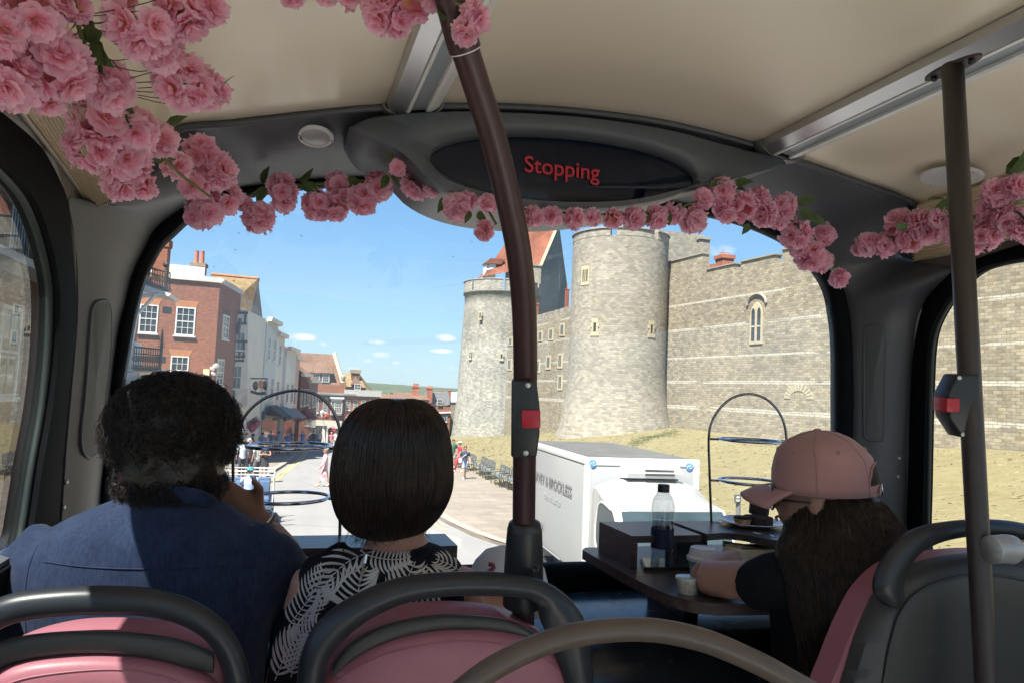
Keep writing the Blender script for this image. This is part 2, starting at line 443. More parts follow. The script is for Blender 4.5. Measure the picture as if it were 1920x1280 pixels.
# ================================================================ THE BUS: upper deck front
E = 3.8                                                  # eye height; deck coordinates are given relative to it
XL, XR = -0.42, 1.90
def yF(x): return 2.08 - .12*((x-.74)/1.15)**2
def onF(px, py, d=0.0):
    y = 2.0
    for _ in range(6): p = onY(px, py, y); y = yF(p.x)+d
    return onY(px, py, y)
M_grey = mat('grey_trim', (.080, .085, .098), .42, var=.06, scale=5, bump=.12, bscale=420, bdist=.0006)
M_seal = mat('black_seal', (.006, .0065, .008), .75, spec=.08, var=.1)
M_cream = mat('cream_ceiling', (.88, .79, .63), .30, var=0, spec=.6)
M_alu = mat('brushed_aluminium', (.62, .62, .63), .34, metal=.85, var=.05)
M_aluw = mat('white_edge', (.86, .86, .84), .3, var=.02)
M_diff = mat('light_strip_diffuser', (.34, .38, .41), .35, var=.05)
M_dash = mat('black_dash', (.018, .02, .024), .22, var=.15, scale=14, roughvar=.06)
M_wood = mat('dark_wood', (.075, .055, .052), .3, var=.0)
M_pole = mat('maroon_pole', (.050, .022, .025), .38, var=.12, scale=20, spec=.5, bump=.05, bscale=500, bdist=.0004)
M_bronze = mat('bronze_tube', (.115, .085, .065), .4, var=.15, scale=14)
M_black = mat('black_plastic', (.022, .025, .028), .38, var=.1)
M_chrome = mat('chrome', (.75, .76, .78), .12, metal=1, var=0)
M_glass = glassmat('window_glass', (.985, .995, .99))
M_sglass = glassmat('side_window_glass', (.985, .995, .99), 1.7)
M_floor = mat('deck_floor', (.60, .57, .53), .7, var=.15, scale=12)
M_whitep = mat('white_plastic', (.8, .8, .8), .35, var=.02)
M_red = mat('red_button', (.5, .02, .04), .35, var=.05)

def wood():
    t = NT('dark_wood_grain'); mp = t.n('ShaderNodeMapping'); mp.inputs['Scale'].default_value = (3, 40, 40)
    t.l(t.n('ShaderNodeTexCoord').outputs['Object'], mp.inputs[0])
    f = t.ramp(t.noise(2.2, 6, .6, vec=mp.outputs[0]), .35, .68)
    t.l(t.mix(f, (.04, .028, .026), (.105, .075, .07)), t.b.inputs['Base Color']); t.b.inputs['Roughness'].default_value = .33
    return t.m
M_wood = wood()

# ---- moulded surround: pillars and header, one shell running from the side windows round the windscreen
A = [(190,1090),(187,950),(196,850),(205,740),(221,620),(233,571),(246,517),(266,473),(294,425),(353,383),(400,364),(450,352),(500,345),(560,338),(620,334),(700,331),(800,331),
     (950,340),(1100,355),(1220,372),(1330,390),(1400,405),(1460,425),(1510,452),(1545,485),(1570,515),(1585,545),(1593,575),(1599,620),(1602,680),(1603,750),(1601,850),(1599,950),(1596,1060)]
I = [(208,1090),(202,950),(210,850),(224,740),(244,620),(257,560),(272,512),(298,462),(322,438),(357,407),(405,382),(450,368),(500,358),(560,350),(620,345),(700,341),(800,341),
     (950,352),(1100,366),(1220,384),(1330,400),(1400,417),(1455,438),(1500,463),(1528,492),(1550,522),(1563,550),(1569,580),(1575,625),(1577,680),(1577,750),(1577,850),(1574,950),(1572,1060)]
Bx = [(105,1090,'x',XL),(116,972,'x',XL),(125,842,'x',XL),(135,730,'x',XL),(145,617,'x',XL),(147,550,'x',XL),(144,480,'x',XL),(138,430,'x',XL),(131,370,'x',XL),(171,386,'x',-.40),
      (232,363,'y',1.72),(285,300,'y',1.73),(330,240,'y',1.74),(430,228,'y',1.735),(560,213,'y',1.73),(690,200,'y',1.72),(820,196,'y',1.72),(960,197,'y',1.72),(1100,207,'y',1.72),(1250,228,'y',1.72),
      (1400,265,'y',1.73),(1500,300,'y',1.745),(1600,335,'y',1.76),(1720,385,'y',1.79),(1705,440,'x',1.86),(1680,479,'x',1.87),(1713,490,'x',XR),(1785,504,'x',XR),(1742,551,'x',XR),(1720,598,'x',XR),
      (1709,670,'x',XR),(1704,760,'x',XR),(1700,880,'x',XR),(1699,1060,'x',XR)]
Ap = [onF(*p, -.012) for p in A]; Ip = [onF(*p, .0) for p in I]
Bp = [onX(a, b, v) if k == 'x' else onY(a, b, v) for a, b, k, v in Bx]
def dens(l): return cr(l, 5)
Ap, Ip, Bp = dens(Ap), dens(Ip), dens(Bp)
cen = CAM + Vector((.74, 1.0, 0))
surround = thing('windscreen_surround', 'moulded grey trim of pillars and header framing the big front window', 'trim panel', Ap[0])
rows = []
K = 9
for j in range(K+1):
    t = j/K; r = []
    for a, b in zip(Ap, Bp):
        p = a.lerp(b, t); inw = (cen-p); inw.z *= .6; inw.normalize()
        r.append(p + inw*(.016*math.sin(math.pi*t)**1.1))
    rows.append(r)
rows = [[a+Vector((0, .04, 0)) for a in Ap]] + rows + [[b+Vector((-.05 if b.x < XL+.04 else .05 if b.x > XR-.045 else 0, 0, 0 if (b.x < XL+.04 or b.x > XR-.045) else .04)) for b in Bp]]
mb = MB(); mb.grid(rows); sh = part(mb, 'trim_shell', M_grey, surround, smooth=60)
shbvh = BVHTree.FromPolygons([v.co.copy() for v in sh.data.vertices], [tuple(p.vertices) for p in sh.data.polygons])
off = sh.parent.matrix_world.translation
def onShell(px, py, lift=.0):
    d = ray(px, py).normalized(); h = shbvh.ray_cast(CAM, d)
    if h[0] is None: return onY(px, py, 1.8), Vector((0, -1, 0))
    n = h[1] if h[1].dot(d) < 0 else -h[1]
    return h[0]+n*lift, n
# lip along the ceiling edge
top = Bp[12*5:23*5+1]
mb = MB(); mb.tube([p+Vector((0, -.004, -.008)) for p in top], .008, 8); part(mb, 'edge_lip', M_grey, surround, True)
# recessed slots in the pillars (sunk panels with a raised rim)
def slot(pts, col):
    lo = [onShell(*p, .0015)[0] for p in pts]; c = sum(lo, Vector())/len(lo)
    mb = MB(); mb.tube(cr(lo, 4, True), .0035, 6, closed=True); part(mb, 'slot_rim', M_grey, surround, True)
    n = onShell(pts[0][0], pts[0][1])[1]; q = cr(lo, 4, True)
    mb = MB(); rr = [[a.lerp(c, k) + n*(.002) for a in q] for k in (0, .5, 1)]; mb.grid(rr, close=True); part(mb, 'slot_panel', col, surround, True)
M_slot = mat('slot_grey', (.055, .058, .064), .5, var=.05)
slot([(185,565),(204,572),(206,640),(196,740),(184,830),(172,856),(156,850),(150,820),(158,740),(166,640),(172,580)], M_slot)
slot([(1625,612),(1655,612),(1660,640),(1658,720),(1656,810),(1650,825),(1625,822),(1620,800),(1620,700),(1620,630)], mat('slot_dark', (.075, .08, .088), .5, var=.05))
for k, (x, y) in enumerate([(124,903),(119,950),(1686,858),(1684,893),(1440,293),(735,214)]):
    p, n = onShell(x, y, .001); mb = MB(); mb.T = Matrix.Translation(p) @ n.to_track_quat('Z', 'Y').to_matrix().to_4x4()
    mb.lathe([(0, .002), (.004, .002), (.0055, 0)], 10); part(mb, 'screw', M_alu, surround, True)

# ---- pod with the oval passenger display
pod = [(655,238),(710,217),(820,209),(940,210),(1100,220),(1250,242),(1380,276),(1475,300),(1448,317),(1400,326),(1350,334),(1310,352),(1250,376),(1150,393),(1050,398),(940,390),(860,371),(800,340),(762,302),(712,268),(672,250)]
el = [(1055+249*math.cos(t)*math.cos(.085)-61*math.sin(t)*math.sin(.085), 320+249*math.cos(t)*math.sin(.085)+61*math.sin(t)*math.cos(.085)) for t in [math.pi+2*math.pi*k/96 for k in range(96)]]
po = resample(cr([onY(a, b, 1.69) for a, b in pod], 10, True) + [onY(*pod[0], 1.69)], 97)[:-1]
eo = [onY(a, b, 1.70) for a, b in el]
# match loops by direction from the centre of the oval
cc = onY(1055, 320, 1.70)
def ang(p): return math.atan2((p.z-cc.z)*3.2, p.x-cc.x)
po.sort(key=ang); eo.sort(key=ang)
podt = thing('display_pod', 'grey oval pod with a dark passenger display reading Stopping, under the ceiling edge', 'information display', cc)
mb = MB()
ro = [[p + Vector((0, .30, .01)) for p in po], [p + Vector((0, .03, 0)) for p in po], [p + Vector((0, .004, 0)) for p in po], [a.lerp(b, .10) + Vector((0, -.012, 0)) for a, b in zip(po, eo)],
      [a.lerp(b, .55) + Vector((0, -.02, 0)) for a, b in zip(po, eo)], [a.lerp(b, .93) + Vector((0, -.012, 0)) for a, b in zip(po, eo)], [p + Vector((0, .0, 0)) for p in eo], [p + Vector((0, .012, 0)) for p in eo]]
mb.grid(ro, close=True); part(mb, 'pod_housing', mat('pod_grey', (.070, .080, .094), .4, var=.05, bump=.1, bscale=400, bdist=.0005), podt, smooth=50)
mb = MB(); mb.grid([[p + Vector((0, .010, 0)) for p in eo], [p.lerp(cc, .5) + Vector((0, .004, 0)) for p in eo], [p.lerp(cc, .999) + Vector((0, .002, 0)) for p in eo]], close=True)
disp = part(mb, 'display_screen', mat('black_screen', (.003, .006, .018), .05, var=0, spec=.28), podt, True)
tl = NT('red_led'); tl.b.inputs['Base Color'].default_value = (.3, .01, .02, 1); tl.b.inputs['Emission Color'].default_value = (1, .05, .09, 1); tl.b.inputs['Emission Strength'].default_value = .022
a = onY(982, 322, 1.698); b = onY(1146, 341, 1.698)
text('Stopping', (b-a).length/4.05*1.0, tl.m, disp, frame3(a, b-a, (0, 0, 1)), bold=.0004, extrude=.0005)
mb = MB()
for x in (735, 1440):                                    # collars where the ceiling rails meet the header
    pass

# ---- seal and pane
ws = thing('windscreen', 'large curved front window of the upper deck with rounded black rubber seal', 'window', Ip[0])
mb = MB(); mb.grid([[p + Vector((0, .05, 0)) for p in Ip], [p + Vector((0, -.004, 0)) for p in Ip], [p.lerp(q, .5)+Vector((0, -.006, 0)) for p, q in zip(Ip, Ap)], [q + Vector((0, .006, 0)) for q in Ap]])
part(mb, 'rubber_seal', M_seal, ws, smooth=50)
mb = MB()
for dy in (.02, .027):
    mb.grid([[Vector((x, yF(x)+dy, E+z)) for x in [XL+(XR-XL)*k/24 for k in range(25)]] for z in [-.60+1.22*j/8 for j in range(9)]])
part(mb, 'glass_pane', dustyglass('dusty_windscreen_glass', (.985, .995, .99), .035), ws, True, fix=False)
mb = MB(); mb.grid([[Vector((XL+(XR-XL)*k/24, yF(XL+(XR-XL)*k/24)+dy, E+z)) for k in range(25)] for dy, z in ((.05,-.50),(-.01,-.495),(-.035,-.51),(-.04,-.56),(-.02,-.575))])
part(mb, 'bottom_frame', M_seal, ws, True)
mb = MB(); rs3 = random.Random(4)
for k in range(90):                                      # dead flies and grit on the outside of the glass
    c = onF(rs3.uniform(330, 1500), rs3.uniform(400, 1000), .03); a_ = rs3.uniform(0, 6.28); q = rs3.uniform(.0004, .0013); e_ = rs3.uniform(1, 3.2)
    mb.poly([c+Vector((q*e_*math.cos(a_+t)*1.0, 0, q*math.sin(a_+t))) for t in (0, 1.2, 2.5, 3.6, 5.1)])
sp_0 = part(mb, 'dirt_specks', mat('dirt', (.10, .11, .12), .9, var=0), ws); sp_0['kind'] = 'stuff'

# ---- side windows
def side_window(x, inner, outer, name, label, glassx, zb, yend, gm):
    t = thing(name, label, 'window', onX(*inner[0], x))
    s = 1 if x > 0 else -1
    ip = cr([onX(a, b, x) for a, b in inner], 5); op = cr([onX(a, b, x) for a, b in outer], 5)
    n = max(len(ip), len(op)); ip = resample(ip, n); op = resample(op, n)
    def ext(l, end):
        l = list(l); l.append(Vector((x, end, l[-1].z + (0 if end > 0 else .0)))); return l
    # close the bottom rearwards too
    ip = [Vector((x, yend, ip[0].z))] + ip + [Vector((x, yend, ip[-1].z+.02))]
    op = [Vector((x, yend, op[0].z-.03))] + op + [Vector((x, yend, op[-1].z+.02))]
    mb = MB(); mb.grid([[p+Vector((s*.03, 0, 0)) for p in ip], [p+Vector((-s*.006, 0, 0)) for p in ip], [a.lerp(b, .5)+Vector((-s*.012, 0, 0)) for a, b in zip(ip, op)], [p+Vector((s*.004, 0, 0)) for p in op]])
    part(mb, 'rubber_seal', M_seal, t, smooth=50)
    mb = MB(); zt = max(p.z for p in ip)+.05; z0 = min(p.z for p in ip)-.04; y1 = max(p.y for p in op)
    for d in ((.018, .023, .040, .045) if x < 0 else (.018, .024)): mb.grid([[Vector((x+s*d, yend, z0)), Vector((x+s*d, y1, z0))], [Vector((x+s*d, yend, zt)), Vector((x+s*d, y1, zt))]])
    part(mb, 'glass_pane', gm, t, fix=False)
    mb = MB(); mb.tube([p+Vector((s*.012, 0, 0)) for p in ip], .007, 6); part(mb, 'inner_gasket', mat('gasket_grey', (.025, .035, .033), .55, var=.05), t, True)
    return t, ip, op
swL, ipL, opL = side_window(XL, [(44,1040),(56,989),(73,876),(93,758),(104,645),(106,550),(98,494),(84,437),(62,381),(34,342),(0,308)],
                  [(104,1085),(116,972),(125,842),(135,730),(145,617),(147,550),(138,430),(131,370),(112,320),(67,258),(0,205)],
                  'side_window', 'narrow strip of side window left of the grey pillar, showing a mirrored castle tower', XL, 0, -3.6, M_sglass)
swR, ipR, opR = side_window(XR, [(1743,1043),(1733,1015),(1735,900),(1738,760),(1743,652),(1756,601),(1788,551),(1831,511),(1875,494),(1920,486)],
                  [(1700,1085),(1699,1015),(1700,900),(1704,760),(1711,652),(1728,575),(1742,551),(1785,506),(1831,484),(1920,455)],
                  'side_window', 'side window behind the upright pole with castle stonework and dry grass beyond it', XR, 0, -3.6, M_glass)
# ---- ceiling with ribbed light coves at both sides
topc = [Vector(p) for p in top]
mb = MB(); ys = [0, -.25, -.5, -.9, -1.3, -1.75, -3.7]
mb.grid([[Vector((p.x, p.y+d+.01, p.z+.004)) for p in topc] for d in ys]); cl_ = mb.build('ceiling', M_cream, None, smooth=True); tag(cl_, 'glossy cream ceiling panel of the upper deck', None, None, 'structure')
mb = MB(); mb.box((XL-.03, -2.0, E+.80), (XR+.03, 1.8, E+.84)); rf_ = mb.build('roof', M_cream); tag(rf_, 'outer roof skin above the cream ceiling', None, None, 'structure')  # roof and ceiling cut short behind the viewer to let light in
M_rib = mat('ribbed_cove', (.80, .66, .46), .3, var=.06, scale=3, spec=.6)
def cove(lo, hi, xl, xh, name, label):
    """lo, hi: photo points of the lower and the ceiling edge; ribs run front to back between them"""
    L = cr([onX(a, b, xl) for a, b in lo], 6); H = cr([onX(a, b, xh) for a, b in hi], 6)
    for q in (L, H): q.append(Vector((q[-1].x, -2.0, q[-1].z+.02)))
    L = resample(L, 60); H = resample(H, 60); n = 20; rows = []
    t = thing(name, label, 'light cove', L[0])
    for a, b in zip(L, H):
        d = b-a; nn = Vector((-d.z, 0, d.x)).normalized()
        if nn.dot(Vector((.74, a.y, E))-a) < 0: nn = -nn
        rows.append([a+d*(k/(n*4))+nn*((.0055 if (k % 4) in (1, 2) else 0)+.006*math.sin(math.pi*k/(n*4))) for k in range(n*4+1)])
    mb = MB(); mb.grid(rows); part(mb, 'ribbed_panel', M_rib, t)
    mb = MB(); mb.tube(rows[0][::4], .0045, 6); part(mb, 'end_strip', M_grey, t, True)
    mb = MB(); mb.tube(L, .006, 8); part(mb, 'trim_strip', mat('brass_trim', (.42, .36, .27), .4, var=.1), t, True)
    return L, H
cLo, cHi = cove([(171,386),(120,312),(60,236),(0,158)], [(236,362),(205,262),(159,134),(111,0)], -.412, -.315, 'light_cove', 'ribbed cream cove above the side window behind the big blossom spray')
dLo, dHi = cove([(1713,490),(1781,475),(1850,458),(1920,440)], [(1718,388),(1790,362),(1855,342),(1920,322)], XR-.005, 1.80, 'light_cove', 'ribbed cream cove at the edge of the ceiling behind the upright pole, over the wall view')
for H, e in ((cHi, 0), (dHi, -1)):
    q = resample([topc[e]+Vector((0, .012, .004)), Vector((topc[e].x, -2.0, topc[e].z+.004))], len(H))
    mb = MB(); mb.grid([[a.lerp(b, k/4) for k in range(5)] for a, b in zip(H, q)]); w = mb.build('ceiling', M_cream, None, smooth=True); tag(w, 'sloping edge of the cream ceiling next to the cove', None, None, 'structure')
mb = MB(); mb.grid([resample([Bp[45], Bp[50], Bp[55], Bp[60]], 8), resample([cLo[0], cHi[0], cHi[0].lerp(topc[0], .5), topc[0]], 8)]); part(mb, 'corner_filler', M_grey, surround)
mb = MB(); mb.grid([resample([Bp[115], Bp[120], Bp[125], Bp[130]], 8), resample([topc[-1], dHi[0], dHi[0].lerp(dLo[0], .6), dLo[0]], 8)]); part(mb, 'corner_filler', M_grey, surround)
# strip between the side window and the cove, lower side walls, floor, dash
def wallbit(x, zt, name):
    mb = MB(); s = 1 if x > 0 else -1
    mb.box((x+s*.005, -.05, E-1.28), (x+s*.03, 2.0, E+zt)); return mb
for x, opx, zt, zc in ((XL, opL, opL[1].z-E+.0, .42), (XR, opR, opR[1].z-E+.0, .49)):
    s = 1 if x > 0 else -1
    mb = MB(); mb.box((x+s*.004, -3.8, E-1.28), (x+s*.034, 2.0, E+(-.31 if x < 0 else -.47)))
    w = mb.build('side_wall', mat('dark_wall_panel', (.12, .125, .13), .5)); tag(w, 'dark panel wall below the side window', None, None, 'structure')
    cz = [p for p in (cLo if x < 0 else dLo) if p.y > -9]
    k0 = max(range(len(opx)), key=lambda i: opx[i].y+opx[i].z*.5); up_ = opx[k0:]
    n = 30; up_ = resample(up_, n); lo_ = resample(cz, n); 
    mb = MB(); mb.grid([[p+Vector((s*.004, 0, 0)) for p in up_], [p+Vector((s*.004, 0, 0)) for p in lo_]]); w = mb.build('window_head_trim', mat('grey_brown_trim', (.15, .125, .105), .4)); tag(w, 'brown grey strip between side window and cove', None, None, 'structure')
mb = MB(); mb.box((XL, -3.8, E-1.32), (XR, 2.0, E-1.28)); fl = mb.build('floor', M_floor); tag(fl, 'floor of the upper deck', None, None, 'structure')
mb = MB(); mb.box((XL, -3.85, E-1.32), (XR, -3.8, E-.3)); rw_ = mb.build('rear_wall', mat('rear_wall_panel', (.5, .48, .44), .6)); tag(rw_, 'low unseen rear wall behind the viewer, added for the light', None, None, 'structure')  # unseen wall added to cut fill light, kept low for the ceiling
# dash
prof = [(2.06,-.575),(1.98,-.55),(1.85,-.545),(1.62,-.55),(1.55,-.565),(1.52,-.60),(1.515,-.66),(1.53,-.75),(1.54,-.752),(1.54,-.76),(1.53,-.765),(1.55,-1.28)]
mb = MB(); mb.grid([[Vector((x, y-(2.08-yF(x))*.8, E+z)) for x in [XL+(XR-XL)*k/16 for k in range(17)]] for y, z in prof])
ds = mb.build('dashboard', M_dash, None, smooth=40); tag(ds, 'glossy black shelf and panel below the front window', 'dashboard')

# ---- ceiling rails with light strips
def zceil(x):
    for i in range(len(topc)-1):
        if topc[i].x <= x <= topc[i+1].x: return topc[i].lerp(topc[i+1], (x-topc[i].x)/(topc[i+1].x-topc[i].x)).z
    return E+.6
def rail(x, label):
    z = zceil(x)
    sl_ = (zceil(x+.06)-zceil(x-.06))/.12
    t = thing('ceiling_rail', label, 'ceiling rail', (x, 1.7, z), 'rails along the ceiling')
    R = Matrix.Translation((x, 0, z)) @ Matrix.Rotation(-math.atan(sl_), 4, 'Y')
    def strip(pr, name, m):
        mb = MB(); mb.T = R; q = [(a, 1.70, b) for a, b in pr]; mb.prism(q, (0, -2.4, 0)); part(mb, name, m, t)
    strip([(-.063, 0), (-.060, -.020), (-.026, -.030), (-.022, -.028), (-.022, 0)], 'rail_body', M_alu)
    strip([(-.0215, 0), (-.0215, -.031), (-.014, -.031), (-.014, 0)], 'white_edge', M_aluw)
    strip([(-.0135, 0), (-.0135, -.020), (.026, -.020), (.026, 0)], 'light_strip', M_diff)
    strip([(.0265, 0), (.0265, -.028), (.034, -.030), (.060, -.016), (.063, 0)], 'rail_flange', M_aluw)
    mb = MB(); mb.T = R @ Matrix.Translation((0, 1.70, 0))
    mb.grid([[Vector((.075*math.sin(a)*k, d, -.004-.036*math.cos(a)*k)) for a in [rad(-88+176*i/16) for i in range(17)]] for d, k in ((-.004, .9), (-.006, 1.0), (.022, 1.02), (.03, .95))])
    part(mb, 'end_collar', mat('collar_grey', (.17, .17, .165), .4, var=.05), t, smooth=50)
    return t
rail(.245, 'aluminium ceiling rail with grey light strip beside the top of the curved pole')
rail(1.265, 'long aluminium ceiling rail running to the top corner, with the upright pole bolted to it')
# ---- lamps
def disc_lamp(p, n, r, label, m):
    t = thing('ceiling_lamp', label, 'ceiling lamp', p)
    T = Matrix.Translation(p-n*.002) @ n.to_track_quat('Z', 'Y').to_matrix().to_4x4()
    mb = MB(); mb.T = T; mb.lathe([(r, 0), (r, .004), (r*.93, .008), (r*.80, .006)], 32, caps=False); part(mb, 'rim', M_whitep, t, True)
    mb = MB(); mb.T = T; mb.lathe([(0.0001, .009), (r*.5, .008), (r*.79, .0055)], 32, caps=False); part(mb, 'lens', m, t, True)
    for k in (-1, 1):
        mb = MB(); mb.T = T @ Matrix.Translation((k*r*.88, 0, .007)); mb.lathe([(.0001, .002), (.0025, .001)], 8, caps=False); part(mb, 'clip', M_black, t)
p, n = onShell(591, 254, .003); disc_lamp(p, Vector((.02, -.28, -1)).normalized(), .043, 'small round recessed lamp in the dark header panel', mat('lamp_lens', (.5, .5, .5), .2))
px_ = None
for yy in [1.62-.01*k for k in range(80)]:
    q = onY(1783, 326, yy)
    if q.z <= zceil(q.x)-.0: px_ = q; break
px_.z = zceil(px_.x)-.012
disc_lamp(px_, Vector((-.10, 0, -1)).normalized(), .078, 'white round ceiling lamp partly hidden by the upright pole', M_whitep)

# ---- curved maroon pole in the middle
pole = thing('grab_pole', 'curved maroon grab pole crossing the front window in the middle of the view', 'grab pole', P(982, 1080, 1.13))
pts = cr([P(*q) for q in [(812,-160,.80),(838,-40,.84),(862,60,.87),(890,150,.90),(925,260,.93),(952,370,.96),(972,470,.99),(982,570,1.02),(985,680,1.05),(984,800,1.08),(983,900,1.10),(982,1000,1.12),(981,1150,1.14),(980,1400,1.15),(980,2300,1.16)]], 8)
mb = MB(); mb.tube(pts, .0172, 24); part(mb, 'pole_tube', M_pole, pole, True)
i0 = min(range(len(pts)), key=lambda i: (pts[i]-P(872, 100, .88)).length)
mb = MB(); mb.tube(pts[:i0+1], .0198, 24); part(mb, 'upper_sleeve', M_pole, pole, smooth=50)
mb = MB(); mb.tube([pts[i0]+(pts[i0+1]-pts[i0])*.0, pts[i0].lerp(pts[i0+1], .25)], .0188, 24); part(mb, 'clip_ring', M_aluw, pole, True)
def bell(t, outline, btn, z0, depth, screws):
    mb = MB(); bm = bmesh.new(); vs = [bm.verts.new(P(a, b, z0)) for a, b in outline]; f = bm.faces.new(vs)
    ex = bmesh.ops.extrude_face_region(bm, geom=[f]); 
    for v in ex['geom']:
        if isinstance(v, bmesh.types.BMVert): v.co += FWD*depth
    bmesh.ops.recalc_face_normals(bm, faces=list(bm.faces)); bmesh.ops.bevel(bm, geom=list(bm.edges), offset=.0035, segments=3, affect='EDGES', profile=.5)
    mb.addbm(bm); bp = part(mb, 'bell_push', M_black, t, smooth=40)
    mb = MB(); bm = bmesh.new(); vs = [bm.verts.new(P(a, b, z0-.004)) for a, b in btn]; f = bm.faces.new(vs); ex = bmesh.ops.extrude_face_region(bm, geom=[f])
    for v in ex['geom']:
        if isinstance(v, bmesh.types.BMVert): v.co += FWD*depth*.9
    bmesh.ops.recalc_face_normals(bm, faces=list(bm.faces)); bmesh.ops.bevel(bm, geom=list(bm.edges), offset=.0018, segments=2, affect='EDGES', profile=.5)
    mb.addbm(bm); part(mb, 'button', M_red, bp, smooth=40)
    for s in screws:
        mb = MB(); mb.T = Matrix.Translation(P(*s, z0-.001)) @ (-FWD).to_track_quat('Z', 'Y').to_matrix().to_4x4(); mb.lathe([(.0001, .0012), (.003, .001), (.004, 0)], 10, caps=False); part(mb, 'screw', M_alu, bp, True)
bell(pole, [(959,712),(998,712),(1007,722),(1012,760),(1012,812),(1006,857),(958,857)], [(978,768),(1013.5,768),(1013.5,802),(978,802)], 1.03, .05, [(990,722),(986,849)])
ax0, ax1 = P(984, 976, 1.115), P(980, 1130, 1.135); d = (ax0-ax1)
mb = MB(); mb.T = Matrix.Translation(ax1) @ d.normalized().to_track_quat('Z', 'Y').to_matrix().to_4x4(); L = d.length
mb.lathe([(.031, 0), (.0305, L*.3), (.029, L*.6), (.0265, L*.9), (.024, L*.975), (.0185, L)], 28); part(mb, 'base_shroud', M_black, pole, smooth=50)
mb = MB(); mb.T = Matrix.Translation(P(1003, 1064, 1.10)) @ (-FWD).to_track_quat('Z', 'Y').to_matrix().to_4x4(); mb.lathe([(.0001, .001), (.003, .001), (.0035, .004), (.0065, .004), (.0075, 0)], 14, caps=False); part(mb, 'bolt', M_black, pole, True)

# ---- upright pole at the right
pole2 = thing('grab_pole', 'straight dark brown upright pole near the right edge with a bell push', 'grab pole', P(1850, 1280, 1.3))
tp = P(1786, 124, 1.42); bt = P(1850, 1300, 1.19)
M_pole2 = mat('dark_brown_pole', (.048, .036, .033), .4, var=.12, scale=20)
mb = MB(); mb.tube([tp, tp.lerp(bt, .5), bt, bt+(bt-tp).normalized()*.7], [.0195, .0188, .0165, .0165], 24); part(mb, 'pole_tube', M_pole2, pole2, True)
mb = MB(); dd = (P(1835, 118, 1.40)-P(1738, 140, 1.46)).normalized(); mb.T = frame3(P(1786, 128, 1.425)+Vector((0, 0, .003)), (0, 1, 0), (1, 0, 0))
bm = bmesh.new(); bmesh.ops.create_circle(bm, cap_ends=True, radius=1, segments=24)
for v in bm.verts: v.co.x *= .062; v.co.y *= .021
ex = bmesh.ops.extrude_face_region(bm, geom=list(bm.faces))
for v in ex['geom']:
    if isinstance(v, bmesh.types.BMVert): v.co.z += .005
mb.addbm(bm); fg = part(mb, 'ceiling_flange', M_pole2, pole2, smooth=40)
for k in (-1, 1):
    mb = MB(); mb.T = Matrix.Translation(P(1786, 128, 1.425)+Vector((0, k*.042, -.004))); mb.lathe([(.006, 0), (.006, -.004), (.003, -.006), (.0001, -.006)], 12, caps=False); part(mb, 'bolt', M_black, fg, True)
bell(pole2, [(1797,702),(1838,702),(1840,820),(1805,820),(1780,782),(1777,740)], [(1775,746),(1800,746),(1800,772),(1775,772)], 1.27, .045, [(1799,708),(1806,814)])
# clamp with horizontal arm to the right
mb = MB(); mb.tube(cr([P(1858,1030,1.20), P(1880,1028,1.205), P(1897,1030,1.21), P(1905,1032,1.21)], 5), [.0225]*6+[.0235]*5+[.018]*5, 18); cl2 = part(mb, 'clamp_sleeve', mat('pale_grey_sleeve', (.42, .43, .43), .35, metal=.3), pole2, True)
mb = MB(); mb.tube([P(1900,1031,1.212), P(1990,1030,1.23), P(2200,1028,1.28)], .0165, 16); part(mb, 'side_arm', M_chrome, cl2, True)
# ================================================================ SEATS
M_pink = mat('pink_leather', (.37, .140, .175), .42, var=.07, scale=5, bump=.15, bscale=260, bdist=.0008, spec=.4)
M_handle = mat('charcoal_handle', (.020, .024, .030), .36, var=.1, scale=10, bump=.08, bscale=500, bdist=.0004)
M_shell = mat('seat_shell', (.050, .050, .047), .45, var=.14, scale=7, bump=.15, bscale=300, bdist=.0006)
def sheet(rows, name, m, t, thick=.0, smooth=True):
    mb = MB(); mb.grid(rows)
    if thick: mb.grid([[p+Vector((0, thick, 0)) for p in r] for r in rows], flip=True)
    return part(mb, name, m, t, smooth)
def band(outer, inner, y, name, m, t, bulge=.012, dep=.03, y2=None):
    """a moulded member between two traced edges: rounded towards the viewer, real depth behind"""
    o = cr([onY(a, b, y) for a, b in outer], 8); i = cr([onY(a, b, y) for a, b in inner], 8)
    n = max(len(o), len(i)); o = resample(o, n); i = resample(i, n); rows = []
    for k in range(13):
        th = 2*math.pi*k/12; u = .5-.5*math.cos(th); w = math.sin(th)
        rows.append([a.lerp(b, u)+Vector((0, -w*(bulge if w > 0 else dep), 0)) for a, b in zip(o, i)])
    mb = MB(); idx = mb.grid(rows)
    mb.face([r[0] for r in idx[:-1]]); mb.face([r[-1] for r in idx[:-1]])
    return part(mb, name, m, t, smooth=60)
def pane(outl, y, dep, name, m, t, puff=.02, n=6):
    """cushioned slab inside a traced outline"""
    o = cr([onY(a, b, y) for a, b in outl], 6, True); c = sum(o, Vector())/len(o); mb = MB()
    rows = [[p+Vector((0, dep, 0)) for p in o]]
    for k in range(n+1):
        u = k/n; rows.append([p.lerp(c, u**1.2)+Vector((0, -puff*math.sin(min(1, u*3)*math.pi/2), 0)) for p in o])
    mb.grid(rows, close=True); mb.grid([[p+Vector((0, dep, 0)) for p in o], [c+Vector((0, dep, 0)) for p in o]], close=True, flip=True)
    return part(mb, name, m, t, smooth=60)
YS = 1.03
def floor_leg(t, x, y, z0):
    mb = MB(); mb.tube([(x, y+.10, E-1.28), (x, y+.12, z0)], .02, 10); part(mb, 'leg', M_shell, t, True)
def cushion(t, x0, x1, y, z=E-.80):
    mb = MB(); mb.bbox((x0, y+.05, z-.09), (x1, y+.50, z), .03); part(mb, 'seat_cushion', M_pink, t, smooth=40)
